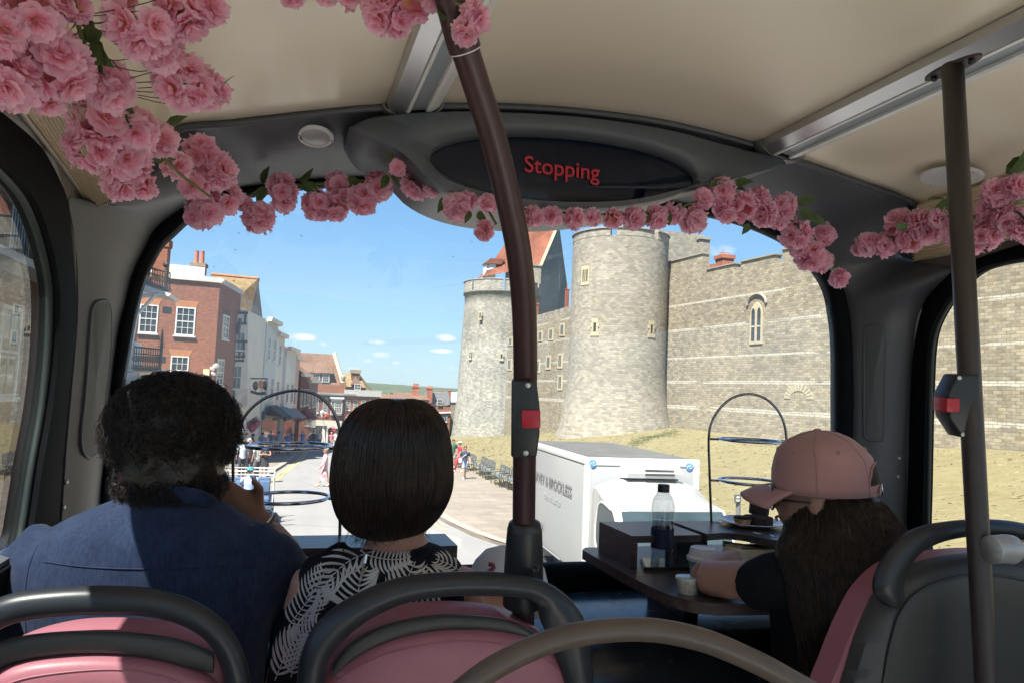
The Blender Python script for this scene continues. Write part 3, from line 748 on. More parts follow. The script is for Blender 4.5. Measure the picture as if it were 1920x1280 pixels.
G = 'pink seats with dark grab handles'
# left seat
s1 = thing('seat', 'pink seat with a charcoal grab handle behind the man in the blue shirt', 'seat', onY(200, 1300, YS), G)
band([(-70,1180),(-40,1140),(20,1112),(110,1100),(200,1097),(280,1102),(345,1118),(400,1147),(440,1188),(462,1235),(472,1290),(478,1400)],
     [(-60,1250),(-30,1205),(20,1170),(110,1155),(200,1152),(270,1154),(325,1165),(370,1187),(395,1212),(412,1245),(420,1290),(424,1400)], YS, 'grab_handle', M_handle, s1, .016, .022)
band([(-60,1225),(-20,1208),(40,1192),(120,1184),(200,1183),(280,1190),(340,1200),(400,1222)], [(-60,1300),(-20,1262),(40,1238),(120,1226),(200,1224),(280,1232),(340,1247),(400,1262)], YS+.015, 'handle_base', M_shell, s1, .006, .02)
pane([(-75,1500),(-60,1290),(-20,1240),(40,1208),(120,1188),(200,1183),(290,1188),(360,1204),(405,1225),(440,1300),(450,1500)], YS+.035, .06, 'backrest', M_pink, s1, .008)
pn1 = pane([(-75,1560),(-62,1330),(-20,1272),(40,1245),(120,1234),(200,1232),(280,1240),(345,1256),(400,1284),(430,1350),(440,1560)], YS+.008, .03, 'back_panel', M_pink, s1, .010)
cushion(s1, -.41, .0, YS); floor_leg(s1, -.2, YS, E-.85)
# middle seat
s2 = thing('seat', 'pink seat with a charcoal grab handle behind the woman in the leaf print top', 'seat', onY(835, 1300, YS), G)
band([(552,1400),(556,1280),(566,1220),(592,1168),(640,1128),(700,1098),(760,1080),(830,1072),(900,1070),(965,1075),(1020,1088),(1062,1115),(1090,1150),(1105,1190),(1112,1280),(1116,1400)],
     [(606,1400),(608,1290),(616,1240),(640,1205),(676,1172),(715,1148),(765,1128),(830,1118),(890,1116),(945,1117),(985,1122),(1008,1135),(1012,1160),(1030,1200),(1060,1290),(1066,1400)], YS, 'grab_handle', M_handle, s2, .018, .022)
band([(625,1245),(650,1213),(690,1185),(745,1165),(830,1152),(920,1156),(970,1168),(1010,1190)], [(625,1290),(655,1248),(700,1220),(750,1198),(830,1182),(910,1182),(965,1190),(1010,1205)], YS+.02, 'handle_base', M_shell, s2, .006, .02)
pane([(575,1500),(590,1300),(615,1235),(650,1198),(700,1170),(770,1153),(840,1147),(920,1151),(980,1166),(1020,1190),(1060,1240),(1085,1320),(1090,1500)], YS+.042, .06, 'backrest', M_pink, s2, .008)
pn2 = pane([(570,1560),(585,1330),(625,1270),(670,1232),(730,1203),(800,1186),(870,1181),(930,1184),(985,1194),(1030,1213),(1068,1245),(1095,1290),(1112,1380),(1115,1560)], YS+.012, .03, 'back_panel', M_pink, s2, .014)
cushion(s2, .02, .43, YS); floor_leg(s2, .22, YS, E-.85)
# right seat
s3 = thing('seat', 'seat with dark moulded back and pink edge behind the girl in the pink cap', 'seat', onY(1800, 1300, YS), G)
band([(1672,1137),(1652,1128),(1640,1105),(1645,1076),(1662,1040),(1690,1008),(1730,986),(1790,975),(1850,972),(1910,978),(1970,995),(2030,1040),(2060,1110)],
     [(1680,1134),(1692,1118),(1692,1098),(1694,1078),(1704,1058),(1722,1036),(1755,1018),(1800,1007),(1850,1004),(1905,1010),(1950,1025),(1995,1060),(2015,1120)], YS, 'grab_handle', M_handle, s3, .016, .02)
pane([(1530,1560),(1548,1330),(1575,1240),(1608,1160),(1640,1105),(1690,1062),(1760,1044),(1850,1036),(1930,1040),(2000,1070),(2080,1200),(2120,1560)], YS+.05, .05, 'backrest', M_pink, s3, .01)
pane([(1565,1560),(1590,1330),(1610,1250),(1635,1175),(1668,1112),(1705,1076),(1770,1052),(1850,1042),(1930,1048),(1990,1078),(2060,1200),(2100,1560)], YS+.018, .03, 'back_shell', M_shell, s3, .018)
mb = MB(); mb.tube(cr([onY(a, b, YS-.0) for a, b in [(1655,1290),(1672,1200),(1700,1130),(1760,1090),(1850,1076),(1940,1090)]], 8), .0025, 6); part(mb, 'moulded_ridge', M_shell, s3, True)
cushion(s3, .97, 1.42, YS); floor_leg(s3, 1.2, YS, E-.85)
# front row seats, backs hidden by the people
for x0, x1, lab in ((-.40, .0, 'front seat under the man in the blue shirt'), (.03, .45, 'front seat under the woman in the leaf print top'), (1.25, 1.65, 'front seat under the girl in the pink cap')):
    t = thing('front_seat', lab, 'seat', ((x0+x1)/2, 1.2, E-1.28)); yy = 1.28 if x0 < 1 else 1.36
    mb = MB(); mb.bbox((x0, yy-.10, E-.78), (x1, yy+.28, E-.70), .03); part(mb, 'seat_cushion', M_pink, t, smooth=40)
    mb = MB(); mb.tube([(x0+.2, yy+.1, E-1.28), (x0+.2, yy+.1, E-.78)], .025, 10); part(mb, 'pedestal', M_shell, t, True)
# near handle of the row in front of the camera
s4 = thing('handrail', 'bronze coloured curved handrail closest to the viewer, arching over the bottom edge', 'handrail', P(1200, 1290, .75))
q = [(700,1560,.70),(780,1380,.71),(880,1283,.72),(960,1232,.73),(1050,1196,.74),(1140,1181,.75),(1230,1181,.755),(1320,1200,.76),(1400,1232,.765),(1470,1268,.77),(1560,1325,.78),(1680,1450,.78),(1740,1560,.78)]
pp = cr([P(*a) for a in q], 8)
mb = MB(); mb.tube(pp, .0118, 18); part(mb, 'rail_tube', M_bronze, s4, True)
for e in (pp[0], pp[-1]):
    mb = MB(); mb.tube([e, Vector((e.x, e.y, E-1.28))], .0118, 14); part(mb, 'upright', M_bronze, s4, True)

# ================================================================ TABLES AND WHAT STANDS ON THEM
ZT, ZR = E-.414, E-.334
def slab(pts, z, th, name, m, t, smooth=False):
    mb = MB(); mb.prism([(p.x, p.y, z-th) for p in pts], (0, 0, th)); return part(mb, name, m, t)
tr = thing('table', 'dark wood table under the front window in front of the girl in the pink cap', 'table', onZ(1300, 1100, ZT), 'dark wood tables at the front window')
o = cr([onZ(a, b, ZT) for a, b in [(1092,1030),(1130,1051),(1180,1079),(1240,1108),(1290,1124),(1340,1131)]], 6)
pe = o[-1]; o += [Vector((1.86, pe.y-.12, ZT)), Vector((1.86, 1.86, ZT)), Vector((1.5, 1.93, ZT)), Vector((o[0].x+.02, o[0].y+.03, ZT))]
slab(o, ZT, .024, 'tabletop', M_wood, tr)
mb = MB(); mb.box((1.0, 1.7, E-.56), (1.04, 1.9, ZT-.024)); part(mb, 'bracket', M_black, tr); mb = MB(); mb.box((1.7, 1.6, E-.62), (1.74, 1.9, ZT-.024)); part(mb, 'bracket', M_black, tr)
def riser(t, fx0, fx1, y0, y1, gap=None):
    pass
rs = thing('riser_shelf', 'low dark wood riser carrying the bottle and cake plate on the table by the girl', 'riser', onZ(1180, 1050, ZT), 'wooden risers on the tables')
a0 = onZ(1185, 1004, ZR); a1 = onZ(1147, 986, ZR); yA, yB = a0.y, a1.y+.10
xr0 = a0.x; xg = onZ(1312, 1001, ZR).x
mb = MB(); mb.box((xr0, a0.y, ZR-.017), (xg, yB-.03, ZR)); part(mb, 'shelf_board', M_wood, rs)
o = [onZ(1325, 1000, ZR), onZ(1360, 998, ZR), onZ(1395, 1001, ZR), onZ(1430, 1008, ZR), onZ(1480, 1013, ZR), onZ(1600, 1010, ZR)]; o = cr(o, 5)
o2 = o + [Vector((o[-1].x, yB-.03, ZR)), Vector((o[0].x, yB-.03, ZR))]
slab(o2, ZR, .017, 'shelf_board', M_wood, rs)
mb = MB(); mb.box((xr0, a0.y, ZT), (xr0+.016, yB-.03, ZR-.0175)); part(mb, 'end_support', M_wood, rs)
mb = MB(); q0 = onZ(1268, 1052, ZT); mb.box((q0.x, q0.y, ZT), (q0.x+.09, q0.y+.06, ZR-.0175)); part(mb, 'block_support', M_black, rs)
mb = MB(); mb.box((1.72, 1.75, ZT), (1.74, 1.85, ZR-.0175)); part(mb, 'end_support', M_wood, rs)

tl_ = thing('table', 'dark wood table under the front window in front of the couple', 'table', onZ(700, 1080, ZT), 'dark wood tables at the front window')
e0 = onZ(876, 1062, ZT)
slab([Vector((-.40, 1.55, 0)), Vector((.30, 1.52, 0)), Vector((.36, 1.60, 0)), Vector((.36, 1.88, 0)), Vector((-.40, 1.86, 0))], ZT, .024, 'tabletop', M_wood, tl_)
mb = MB(); mb.box((.0, 1.7, E-.56), (.04, 1.85, ZT-.024)); part(mb, 'bracket', M_black, tl_)
rl = thing('riser_shelf', 'hollow dark wood riser to the right of the bobbed woman', 'riser', onZ(830, 1060, ZT), 'wooden risers on the tables')
c0 = onZ(858, 1022, ZR); c1 = onZ(835, 1001, ZR)
mb = MB(); mb.box((-.36, c0.y, ZR-.017), (c0.x, c1.y+.01, ZR)); part(mb, 'shelf_board', M_wood, rl)
for x in (c0.x-.018, -.36):
    mb = MB(); mb.box((x, c0.y, ZT), (x+.018, c1.y+.01, ZR-.0175)); part(mb, 'end_support', M_wood, rl)
mb = MB(); mb.box((c0.x-.075, c0.y+.004, ZT), (c0.x-.060, c1.y+.008, ZR-.0175)); part(mb, 'inner_support', M_wood, rl)

def ring(mb, c, r, tr_, tilt=0, n=48):
    R = Matrix.Translation(c) @ Matrix.Rotation(tilt, 4, 'Y')
    mb.tube([R @ Vector((r*math.cos(2*math.pi*k/n), r*math.sin(2*math.pi*k/n), 0)) for k in range(n)], tr_, 10, closed=True)
M_stand = mat('dark_chrome', (.30, .29, .31), .16, metal=1, var=.05)
M_ring = mat('bright_steel_ring', (.60, .66, .74), .12, metal=1, var=.03)
def cake_stand(label, Zc, arch, rings, rr, tilt, base):
    t = thing('cake_stand', label, 'cake stand', P(*base, Zc), 'wire cake stands')
    pts = cr([P(a, b, Zc) for a, b in arch], 8)
    mb = MB(); mb.tube(pts, .0036, 10); part(mb, 'wire_frame', M_stand, t, True)
    for cx, cy in rings:
        c = P(cx, cy, Zc); mb = MB(); ring(mb, c, rr, .0042, tilt); ro_ = part(mb, 'plate_ring', M_ring, t, True)
        L = min(pts[:len(pts)//2], key=lambda p: abs(p.z-c.z)); Rr = min(pts[len(pts)//2:], key=lambda p: abs(p.z-c.z))
        for e in (L, Rr):
            mb = MB(); dv = (c-e).normalized(); mb.tube([e, e+dv*max(.004, (c-e).length-rr)], .0032, 8); part(mb, 'ring_bar', M_stand, ro_, True)
    return t
cake_stand('empty wire cake stand with rings seen between the man and the woman', 1.66, [(440,1018),(437,960),(437,900),(438,850),(445,808),(465,772),(495,747),(530,735),(558,732),(592,739),(618,760),(634,792),(641,835),(639,890),(638,950),(637,1016)],
           [(542,835), (539,932), (560,1030)], .0905, -.028, (540,1018))
cs = cake_stand('wire cake stand with a cake plate at its foot, beside the pink cap', 2.06, [(1334,984),(1332,930),(1330,870),(1329,822),(1334,792),(1349,766),(1372,746),(1402,738),(1430,744),(1453,762),(1468,787),(1474,815),(1475,850),(1475,920),(1474,984)],
           [(1407,825), (1407,902), (1410,985)], .086, .0, (1400,985))
# bottle
M_pet = glassmat('clear_plastic', (.86, .88, .89), 1.5, .12, .10); M_water = glassmat('water', (.78, .84, .88), 1.33, 0, .02)
bp_ = onZ(1240, 1063, ZT); bt_ = thing('water_bottle', 'clear plastic water bottle with black cap, nearly empty, standing through the riser', 'bottle', bp_)
Zb = (bp_-CAM).dot(FWD); k_ = Zb/FPX
def hz(y): return (1063-y)*k_*1.0
mb = MB(); mb.T = Matrix.Translation(bp_)
mb.lathe([(.020,.001),(.0265,.004),(.027,hz(1045)),(.0245,hz(1035)),(.0275,hz(1028)),(.028,hz(1000)),(.0275,hz(985)),(.026,hz(975)),(.0285,hz(960)),(.0285,hz(948)),(.025,hz(937)),(.017,hz(926)),(.0135,hz(921)),(.013,hz(914))], 32, caps=False); part(mb, 'bottle_body', M_pet, bt_, True)
mb = MB(); mb.T = Matrix.Translation(bp_); mb.lathe([(.0145,hz(923)),(.0148,hz(922)),(.0148,hz(910)),(.0135,hz(908.5)),(.0001,hz(908.5))], 24); part(mb, 'cap', M_black, bt_, smooth=40)
mb = MB(); mb.T = Matrix.Translation(bp_); mb.lathe([(.0286,hz(1026)),(.0286,hz(989))], 32, caps=False); part(mb, 'label', mat('navy_label', (.008, .014, .045), .35, var=.1), bt_, True)
mb = MB(); mb.T = Matrix.Translation(bp_); mb.lathe([(.0001,.003),(.0258,.005),(.0262,hz(1046)),(.024,hz(1035)),(.0268,hz(1028)),(.0272,hz(975)),(.0001,hz(975))], 32, caps=False); part(mb, 'water', M_water, bt_, True)
# phone
ph = thing('phone', 'smartphone lying flat on the table under the riser', 'phone', onZ(1265, 1062, ZT))
o = [onZ(1207, 1069, ZT), onZ(1326, 1069, ZT), onZ(1318, 1051, ZT), onZ(1200, 1051, ZT)]
mb = MB(); mb.prism([(p.x, p.y, ZT+.0005) for p in o], (0, 0, .007)); part(mb, 'phone_case', M_black, ph)
c = sum(o, Vector())/4; mb = MB(); mb.poly([Vector((p.x, p.y, ZT+.0082)).lerp(Vector((c.x, c.y, ZT+.0082)), .06) for p in o]); part(mb, 'screen', mat('phone_screen', (.03, .035, .045), .05, var=0, spec=1.0), ph)
# coffee cup and tub
cp = onZ(1317, 1079, ZT); cup = thing('paper_cup', 'teal paper cup with white lid on the table by the girl', 'cup', cp); kz = (cp-CAM).dot(FWD)/FPX
mb = MB(); mb.T = Matrix.Translation(cp); mb.lathe([(.026,0),(.030,.010),(.0345,.040)], 32); part(mb, 'cup_body', mat('teal_paper', (.22, .42, .40), .5, var=.05), cup, smooth=50)
mb = MB(); mb.T = Matrix.Translation(cp); mb.lathe([(.0350,.037),(.0375,.0375),(.0378,.045),(.0355,.0475),(.0335,.049),(.0300,.0655),(.0290,.0675),(.0265,.0655),(.0001,.0655)], 32); part(mb, 'lid', mat('white_lid', (.68, .70, .72), .4, var=.02), cup, smooth=40)
tb = onZ(1289, 1110, ZT); tub = thing('paper_tub', 'small cream paper tub with clear lid by the elbow of the girl', 'tub', tb)
mb = MB(); mb.T = Matrix.Translation(tb); mb.lathe([(.020,0),(.0245,.030)], 28); part(mb, 'tub_body', mat('printed_paper', (.48, .44, .36), .6, var=.35, scale=160), tub, smooth=50)
mb = MB(); mb.T = Matrix.Translation(tb); mb.lathe([(.0262,.028),(.0268,.032),(.0255,.034),(.0001,.0325)], 28); part(mb, 'lid', mat('clear_lid', (.45, .52, .53), .15, var=.1), tub, smooth=40)
# plates
M_china = mat('white_china', (.62, .65, .72), .2, var=.03)
def plate(t, c, r, m, name='plate'):
    mb = MB(); mb.T = Matrix.Translation(c); mb.lathe([(.0001,.004),(r*.6,.004),(r*.68,.007),(r,.014),(r*1.005,.012),(r*.7,.003),(r*.55,0),(.0001,0)], 40, caps=False); return part(mb, name, m, t, smooth=60)
pc = P(1408, 984, 2.04); pt = thing('cake_plate', 'white plate with pastry tart and dark chocolate cakes on the riser', 'plate', pc); plate(pt, pc, .088, M_china, 'plate_dish')
M_choc = mat('chocolate_cake', (.035, .018, .014), .8, var=.5, scale=90, bump=.8, bscale=200, bdist=.003); M_pastry = mat('pastry', (.50, .33, .18), .8, var=.25, scale=60)
M_sugar = mat('sugar_topping', (.30, .24, .22), .9, var=.7, scale=160)
def at_(px, py, base, Zc): return P(px, py, Zc)
def fluted(t, c, r0, r1, h, m, topm, name):
    mb = MB(); mb.T = Matrix.Translation(c); n = 40
    mb.grid([[Vector((rr*(1+.05*(k % 2))*math.cos(2*math.pi*k/n), rr*(1+.05*(k % 2))*math.sin(2*math.pi*k/n), z)) for k in range(n)] for rr, z in ((r0, 0), (r1, h))], close=True)
    o_ = part(mb, name, m, t); mb = MB(); mb.T = Matrix.Translation(c); mb.lathe([(r1*1.02, h), (r1*.95, h+.005), (r1*.5, h+.007), (.0001, h+.006)], 24, caps=False); part(mb, 'topping', topm, o_, True)
c1_ = P(1392, 986, 1.99); c1_.z = pc.z+.006; fluted(pt, c1_, .017, .023, .020, M_pastry, M_choc, 'tart')
mb = MB(); c2_ = P(1424, 987, 1.99); c2_.z = pc.z+.006; mb.bbox(c2_+Vector((-.028, -.02, 0)), c2_+Vector((.030, .035, .028)), .004); part(mb, 'brownie', M_choc, pt, smooth=30)
mb = MB(); c3_ = P(1422, 980, 2.04); c3_.z = pc.z+.030; mb.T = Matrix.Translation(c3_) @ Matrix.Rotation(.10, 4, 'Y'); mb.lathe([(.023,0),(.0265,.002),(.027,.032),(.025,.036),(.0001,.038)], 28); ck = part(mb, 'chocolate_cake', M_choc, pt, smooth=50)
mb = MB(); mb.T = Matrix.Translation(c3_) @ Matrix.Rotation(.10, 4, 'Y'); mb.lathe([(.0255,.0365),(.015,.040),(.0001,.0405)], 28, caps=False); part(mb, 'sugar_top', M_sugar, ck, True)
fk = thing('fork', 'silver fork resting at the edge of the cake plate', 'fork', P(1440, 1003, 1.95)); mb = MB(); b0 = P(1432, 1000, 1.93); b1 = P(1462, 1012, 1.86); mb.tube([b0, b0.lerp(b1, .5)+Vector((0, 0, .004)), b1], [.003, .0025, .0045], 8); part(mb, 'handle', M_chrome, fk, True)
mb = MB()
for k in range(4): mb.tube([b0+Vector((.0, k*.004-.006, 0)), b0+Vector((-.028, k*.005-.008, .003))], .0011, 6)
part(mb, 'tines', M_chrome, fk, True)
sp_ = onZ(1405, 1058, ZT); st = thing('sandwich_plate', 'grey plate of cut sandwiches beside the paper cup', 'plate', sp_); plate(st, sp_+Vector((0, 0, .001)), .085, mat('grey_plate', (.20, .21, .24), .25, var=.04), 'plate_dish')
M_bread = mat('bread', (.66, .55, .38), .9, var=.15, scale=50, bump=.4, bscale=300, bdist=.001); M_brown = mat('brown_bread', (.42, .28, .16), .9, var=.2, scale=50)
for k, (dx, dy, rz, m) in enumerate([(-.035,-.02,.3,M_bread),(.0,-.025,-.2,M_bread),(.03,.02,.5,M_brown),(-.005,.03,-.4,M_bread),(.05,-.01,.1,M_brown)]):
    mb = MB(); mb.T = Matrix.Translation(sp_+Vector((dx, dy, .008))) @ Matrix.Rotation(rz, 4, 'Z') @ Matrix.Scale(1.45, 4)
    for q in (0, .016): mb.prism([(-.03, -.018, q), (.03, -.018, q), (-.03, .018, q)], (0, 0, .012))
    mb.prism([(-.028, -.016, .0122), (.027, -.016, .0122), (-.028, .015, .0122)], (0, 0, .0036)); part(mb, 'sandwich', m, st)
nk = thing('napkin', 'crumpled white napkin next to the paper cup', 'napkin', onZ(1355, 1075, ZT)); mb = MB(); c = onZ(1356, 1070, ZT)
mb.grid([[c+Vector((-.03+.06*i/7, -.02+.05*j/6, .004+.02*abs(noise.noise(Vector((i*.9, j*.8, 3)))) + .004)) for i in range(8)] for j in range(7)]); part(mb, 'napkin_cloth', mat('white_paper', (.6, .6, .62), .9, var=.03), nk, True)
# ================================================================ THE STREET OUTSIDE
Vx = Vector
M_road = None
def road_mat():
    t = NT('asphalt'); tcn = t.n('ShaderNodeTexCoord').outputs['Object']
    a = t.ramp(t.noise(.35, 5, .6, vec=tcn), .3, .7); b = t.ramp(t.noise(38, 3, .7, vec=tcn), .25, .75)
    mp = t.n('ShaderNodeMapping'); mp.inputs['Scale'].default_value = (1.3, .09, 1); t.l(tcn, mp.inputs[0]); w = t.ramp(t.noise(1.0, 4, .6, vec=mp.outputs[0]), .35, .7)
    c = t.mix(a, (.165, .16, .155), (.205, .20, .19)); c = t.mix(t.math('MULTIPLY', b, .45), c, (.25, .245, .235)); c = t.mix(t.math('MULTIPLY', w, .3), c, (.13, .128, .125))
    v = t.n('ShaderNodeTexVoronoi', feature='DISTANCE_TO_EDGE'); v.inputs['Scale'].default_value = .16; t.l(tcn, v.inputs['Vector'])
    c = t.mix(t.math('MULTIPLY', t.math('LESS_THAN', v.outputs[0], .004), .55), c, (.09, .088, .085))
    t.l(c, t.b.inputs['Base Color']); t.b.inputs['Roughness'].default_value = .85; t.bump(b, .3, .01); return t.m
def paving_mat():
    t = NT('paving_slabs'); uv = t.n('ShaderNodeUVMap').outputs[0]
    b = t.n('ShaderNodeTexBrick'); b.inputs['Scale'].default_value = 1; b.inputs['Brick Width'].default_value = 1.3; b.inputs['Row Height'].default_value = .62; b.inputs['Mortar Size'].default_value = .012; b.inputs['Bias'].default_value = .1
    b.inputs['Color1'].default_value = (.215, .18, .14, 1); b.inputs['Color2'].default_value = (.17, .145, .115, 1); b.inputs['Mortar'].default_value = (.10, .09, .075, 1); t.l(uv, b.inputs['Vector'])
    n = t.n('ShaderNodeTexNoise'); n.inputs['Scale'].default_value = 1.4; n.inputs['Detail'].default_value = 6; n.inputs['Roughness'].default_value = .65; t.l(uv, n.inputs['Vector'])
    c = t.mix(.45, b.outputs['Color'], n.outputs[0], 'OVERLAY'); t.l(c, t.b.inputs['Base Color']); t.b.inputs['Roughness'].default_value = .85; t.bump(n.outputs[0], .2, .01); return t.m
def grass_mat():
    t = NT('dry_grass'); tcn = t.n('ShaderNodeTexCoord').outputs['Object']
    a = t.ramp(t.noise(.22, 6, .65, vec=tcn), .35, .65); b = t.ramp(t.noise(5, 5, .7, vec=tcn), .3, .7)
    mp = t.n('ShaderNodeMapping'); mp.inputs['Scale'].default_value = (.7, 2.0, 3.5); t.l(tcn, mp.inputs[0]); w = t.ramp(t.noise(1.2, 6, .7, vec=mp.outputs[0]), .32, .68)
    c = t.mix(a, (.152, .129, .068), (.198, .170, .096)); c = t.mix(t.math('MULTIPLY', b, .75), c, (.108, .104, .043)); c = t.mix(t.math('MULTIPLY', w, .6), c, (.245, .206, .124))
    gr = t.ramp(t.noise(.11, 3, .5, vec=tcn), .60, .72); c = t.mix(t.math('MULTIPLY', gr, .6), c, (.08, .105, .028))
    t.l(c, t.b.inputs['Base Color']); t.b.inputs['Roughness'].default_value = .95; t.b.inputs['Specular IOR Level'].default_value = .1; t.bump(b, .8, .06); return t.m
M_road = road_mat(); M_pave = paving_mat(); M_grass = grass_mat()
M_kerb = mat('kerb_stone', (.24, .22, .19), .85, var=.2, scale=3)
M_yel = mat('yellow_line', (.50, .38, .10), .8, var=.2, scale=6); M_wl = mat('white_line', (.55, .55, .52), .8, var=.2, scale=6)
M_field = mat('far_land', (.045, .06, .03), .95, var=.35, scale=.01)
# ground: one sheet to the horizon
ys = [-60, -20] + list(range(0, 135, 3)) + [150, 180, 220, 280, 350, 500, 800, 1500, 3000, 6000]
def hill(x, y): return 0 if y < 1400 else min(1, (y-1400)/1600)*34*(.75+.25*math.sin(x*.0016+1.3)+.1*math.sin(x*.006))
xs = [-6000, -3000, -1500, -700, -300, -120, -60, -20, 0, 20, 60, 120, 300, 700, 1500, 3000, 6000]
mb = MB(); mb.grid([[(x, y, g(y)-.03+hill(x, y)) for x in xs] for y in ys]); o = mb.build('ground', M_field, None, True); tag(o, 'land falling away to the river plain and low hills', None, None, 'structure')
def ribbon(L, R, dz, name, m, label, kerb=0, step=2.0):
    """strip between two plan polylines, draped over the street's fall"""
    l = resample(cr([Vector((*p, 0)) for p in L], 6), 60); r = resample(cr([Vector((*p, 0)) for p in R], 6), 60)
    mb = MB(); K = 4
    rows = [[Vector((p.x, p.y, g(p.y)+dz)) for p in [a.lerp(b, k/K) for k in range(K+1)]] for a, b in zip(l, r)]
    mb.grid(rows)
    if kerb:
        for sd in (0, -1): mb.grid([[q[sd] for q in rows], [q[sd]-Vector((0, 0, kerb)) for q in rows]])
    return tag(mb.build(name, m), label, None, None, 'structure')
KL = [(-2.6,-30),(-2.6,0),(-2.4,12),(-2.0,22),(-1.5,30),(-.4,39.7),(1.0,58),(1.9,76),(3.0,100),(4.0,114)]      # left kerb
KR = [(13,-30),(12,0),(10.5,9),(8.0,14.5),(5.95,19.6),(5.18,24.0),(5.2,30),(5.9,42),(7.4,60),(9.2,78),(11.5,100),(14,116)]   # right kerb
BR = [(19,-30),(18,0),(15,12),(11.5,22),(9.9,32.1),(10.4,40.3),(10.9,48.6),(12.2,62),(14,80),(17,100),(20,118)]         # foot of the grass bank
FL = [(-4.6,-30),(-4.6,0),(-4.6,30),(-4.2,44),(-2.6,55),(-1.2,66),(.2,78),(.8,88),(-1,114)]                              # foot of the house fronts
ribbon([(-3.2,-40)]+KL[1:], KR, .0, 'road', M_road, 'sunlit asphalt road running down the hill')
ribbon([(-9,-30),(-9,0),(-9,30),(-9,44),(-7,55),(-6,66),(-5,78),(-4,88),(-4,114)], KL, .12, 'pavement', M_pave, 'left pavement in front of the shops', .14)
ribbon(KR, BR, .12, 'pavement', M_pave, 'wide slab pavement in front of the benches', .14)
def along(poly, off0, off1, dz, y0, y1, name, m, label):
    l = [p for p in resample(cr([Vector((*p, 0)) for p in poly], 8), 300) if y0 <= p.y <= y1]; mb = MB(); rows = []
    for i, p in enumerate(l):
        t = (l[min(i+1, len(l)-1)]-l[max(i-1, 0)]).normalized(); n = Vector((t.y, -t.x, 0)); rows.append([Vector((q.x, q.y, g(q.y)+dz)) for q in (p+n*off0, p+n*off1)])
    mb.grid(rows); return tag(mb.build(name, m), label, None, None, 'structure')
along(KL, -.32, -.02, .128, -20, 112, 'kerb', M_kerb, 'stone kerb along the left pavement'); along(KR, .02, .34, .128, -20, 112, 'kerb', M_kerb, 'pale stone kerb along the right pavement')
for k in (.30, .52): along(KL, k, k+.09, .006, 24, 110, 'yellow_line', M_yel, 'one of the double yellow lines by the left kerb')
along(KR, -.42, -.33, .006, 22.5, 27.5, 'yellow_line', M_yel, 'yellow line beside the right kerb')
mb = MB(); rows = []
for x, w in ((onG(640, 936).x-.6, 0), (onG(700, 940).x+.6, 0)):
    y = onG(640, 936).y; rows.append([Vector((x, y-.1, g(y)+.008)), Vector((x, y+.1, g(y)+.008))])
mb.grid(rows); tag(mb.build('white_line', M_wl), 'short white line across the road', None, None, 'structure')
mb = MB()
for yy, xa, xb in ((13, -.5, -.35), (17, -.5, -.35), (21.5, -.3, -.15)): pass
# grass bank up to the castle foot
W0 = Vector((31.74, 58.65, 1.43)); W1 = Vector((33.74, 39.01, 1.35)); wd_ = (W1-W0); wd_.z = 0; wd_.normalize()
foot = [Vector((24, 118, -3.6)), Vector((25.5, 100, -2.4)), Vector((28, 84, -.9)), Vector((29.5, 72, .4)), Vector((31.7, 58.6, 1.45)), Vector((33.0, 45, 1.4)), Vector((33.9, 37, 1.6)), Vector((34.6, 28, 2.05)), Vector((35.6, 15, 2.3)), Vector((37, 0, 2.4)), Vector((40, -30, 2.4))]
l = resample(cr([Vector((*p, 0)) for p in BR[::-1]], 6), 70); r = resample(cr(foot, 6), 70)
rows = []
for a, b in zip(l, r):
    A_ = Vector((a.x, a.y, g(a.y)+.11)); B_ = b.copy(); q = []
    for k in range(19):
        u = k/18; p = A_.lerp(B_, u); p.z = A_.z + (B_.z-A_.z)*(u**.8*.6 + (u*u*(3-2*u))*.4) + .10*noise.noise(Vector((p.x*.25, p.y*.25, 0)))*math.sin(math.pi*u); q.append(p)
    q.append(B_+Vector((6, 0, .15))); rows.append(q)
mb = MB(); mb.grid(rows); tag(mb.build('grass_bank', M_grass, None, True), 'dry yellow grass bank below the castle wall', None, None, 'structure')
bank = BVHTree.FromPolygons([tuple(v) for v in mb.v], mb.f)
def onBank(px, py, lift=.02):
    h = bank.ray_cast(CAM, ray(px, py).normalized()); return h[0]+Vector((0, 0, lift)) if h[0] is not None else None
# greener grass beside the round tower's foot
mb = MB(); rg = random.Random(18)
for k in range(2600):
    u = rg.random(); px_g = 1185+85*u+rg.gauss(0, 7); py_g = 833-25*u**.7+rg.gauss(0, 2.4+2*math.sin(u*9)); p = onBank(px_g, py_g, .0)
    if p is None: continue
    an = rg.uniform(0, 6.28); w = rg.uniform(.05, .14)
    mb.poly([p+Vector((-w*math.cos(an), -w*math.sin(an), .005)), p+Vector((w*math.cos(an), w*math.sin(an), .005)), p+Vector((rg.uniform(-.08, .08), rg.uniform(-.08, .08), rg.uniform(.005, .025)))])
tag(mb.build('grass', mat('green_grass', (.115, .125, .045), .95, var=.3, scale=1.5), None, False, fix=False, nouv=True), 'greener grass at the foot of the round tower', None, None, 'stuff')
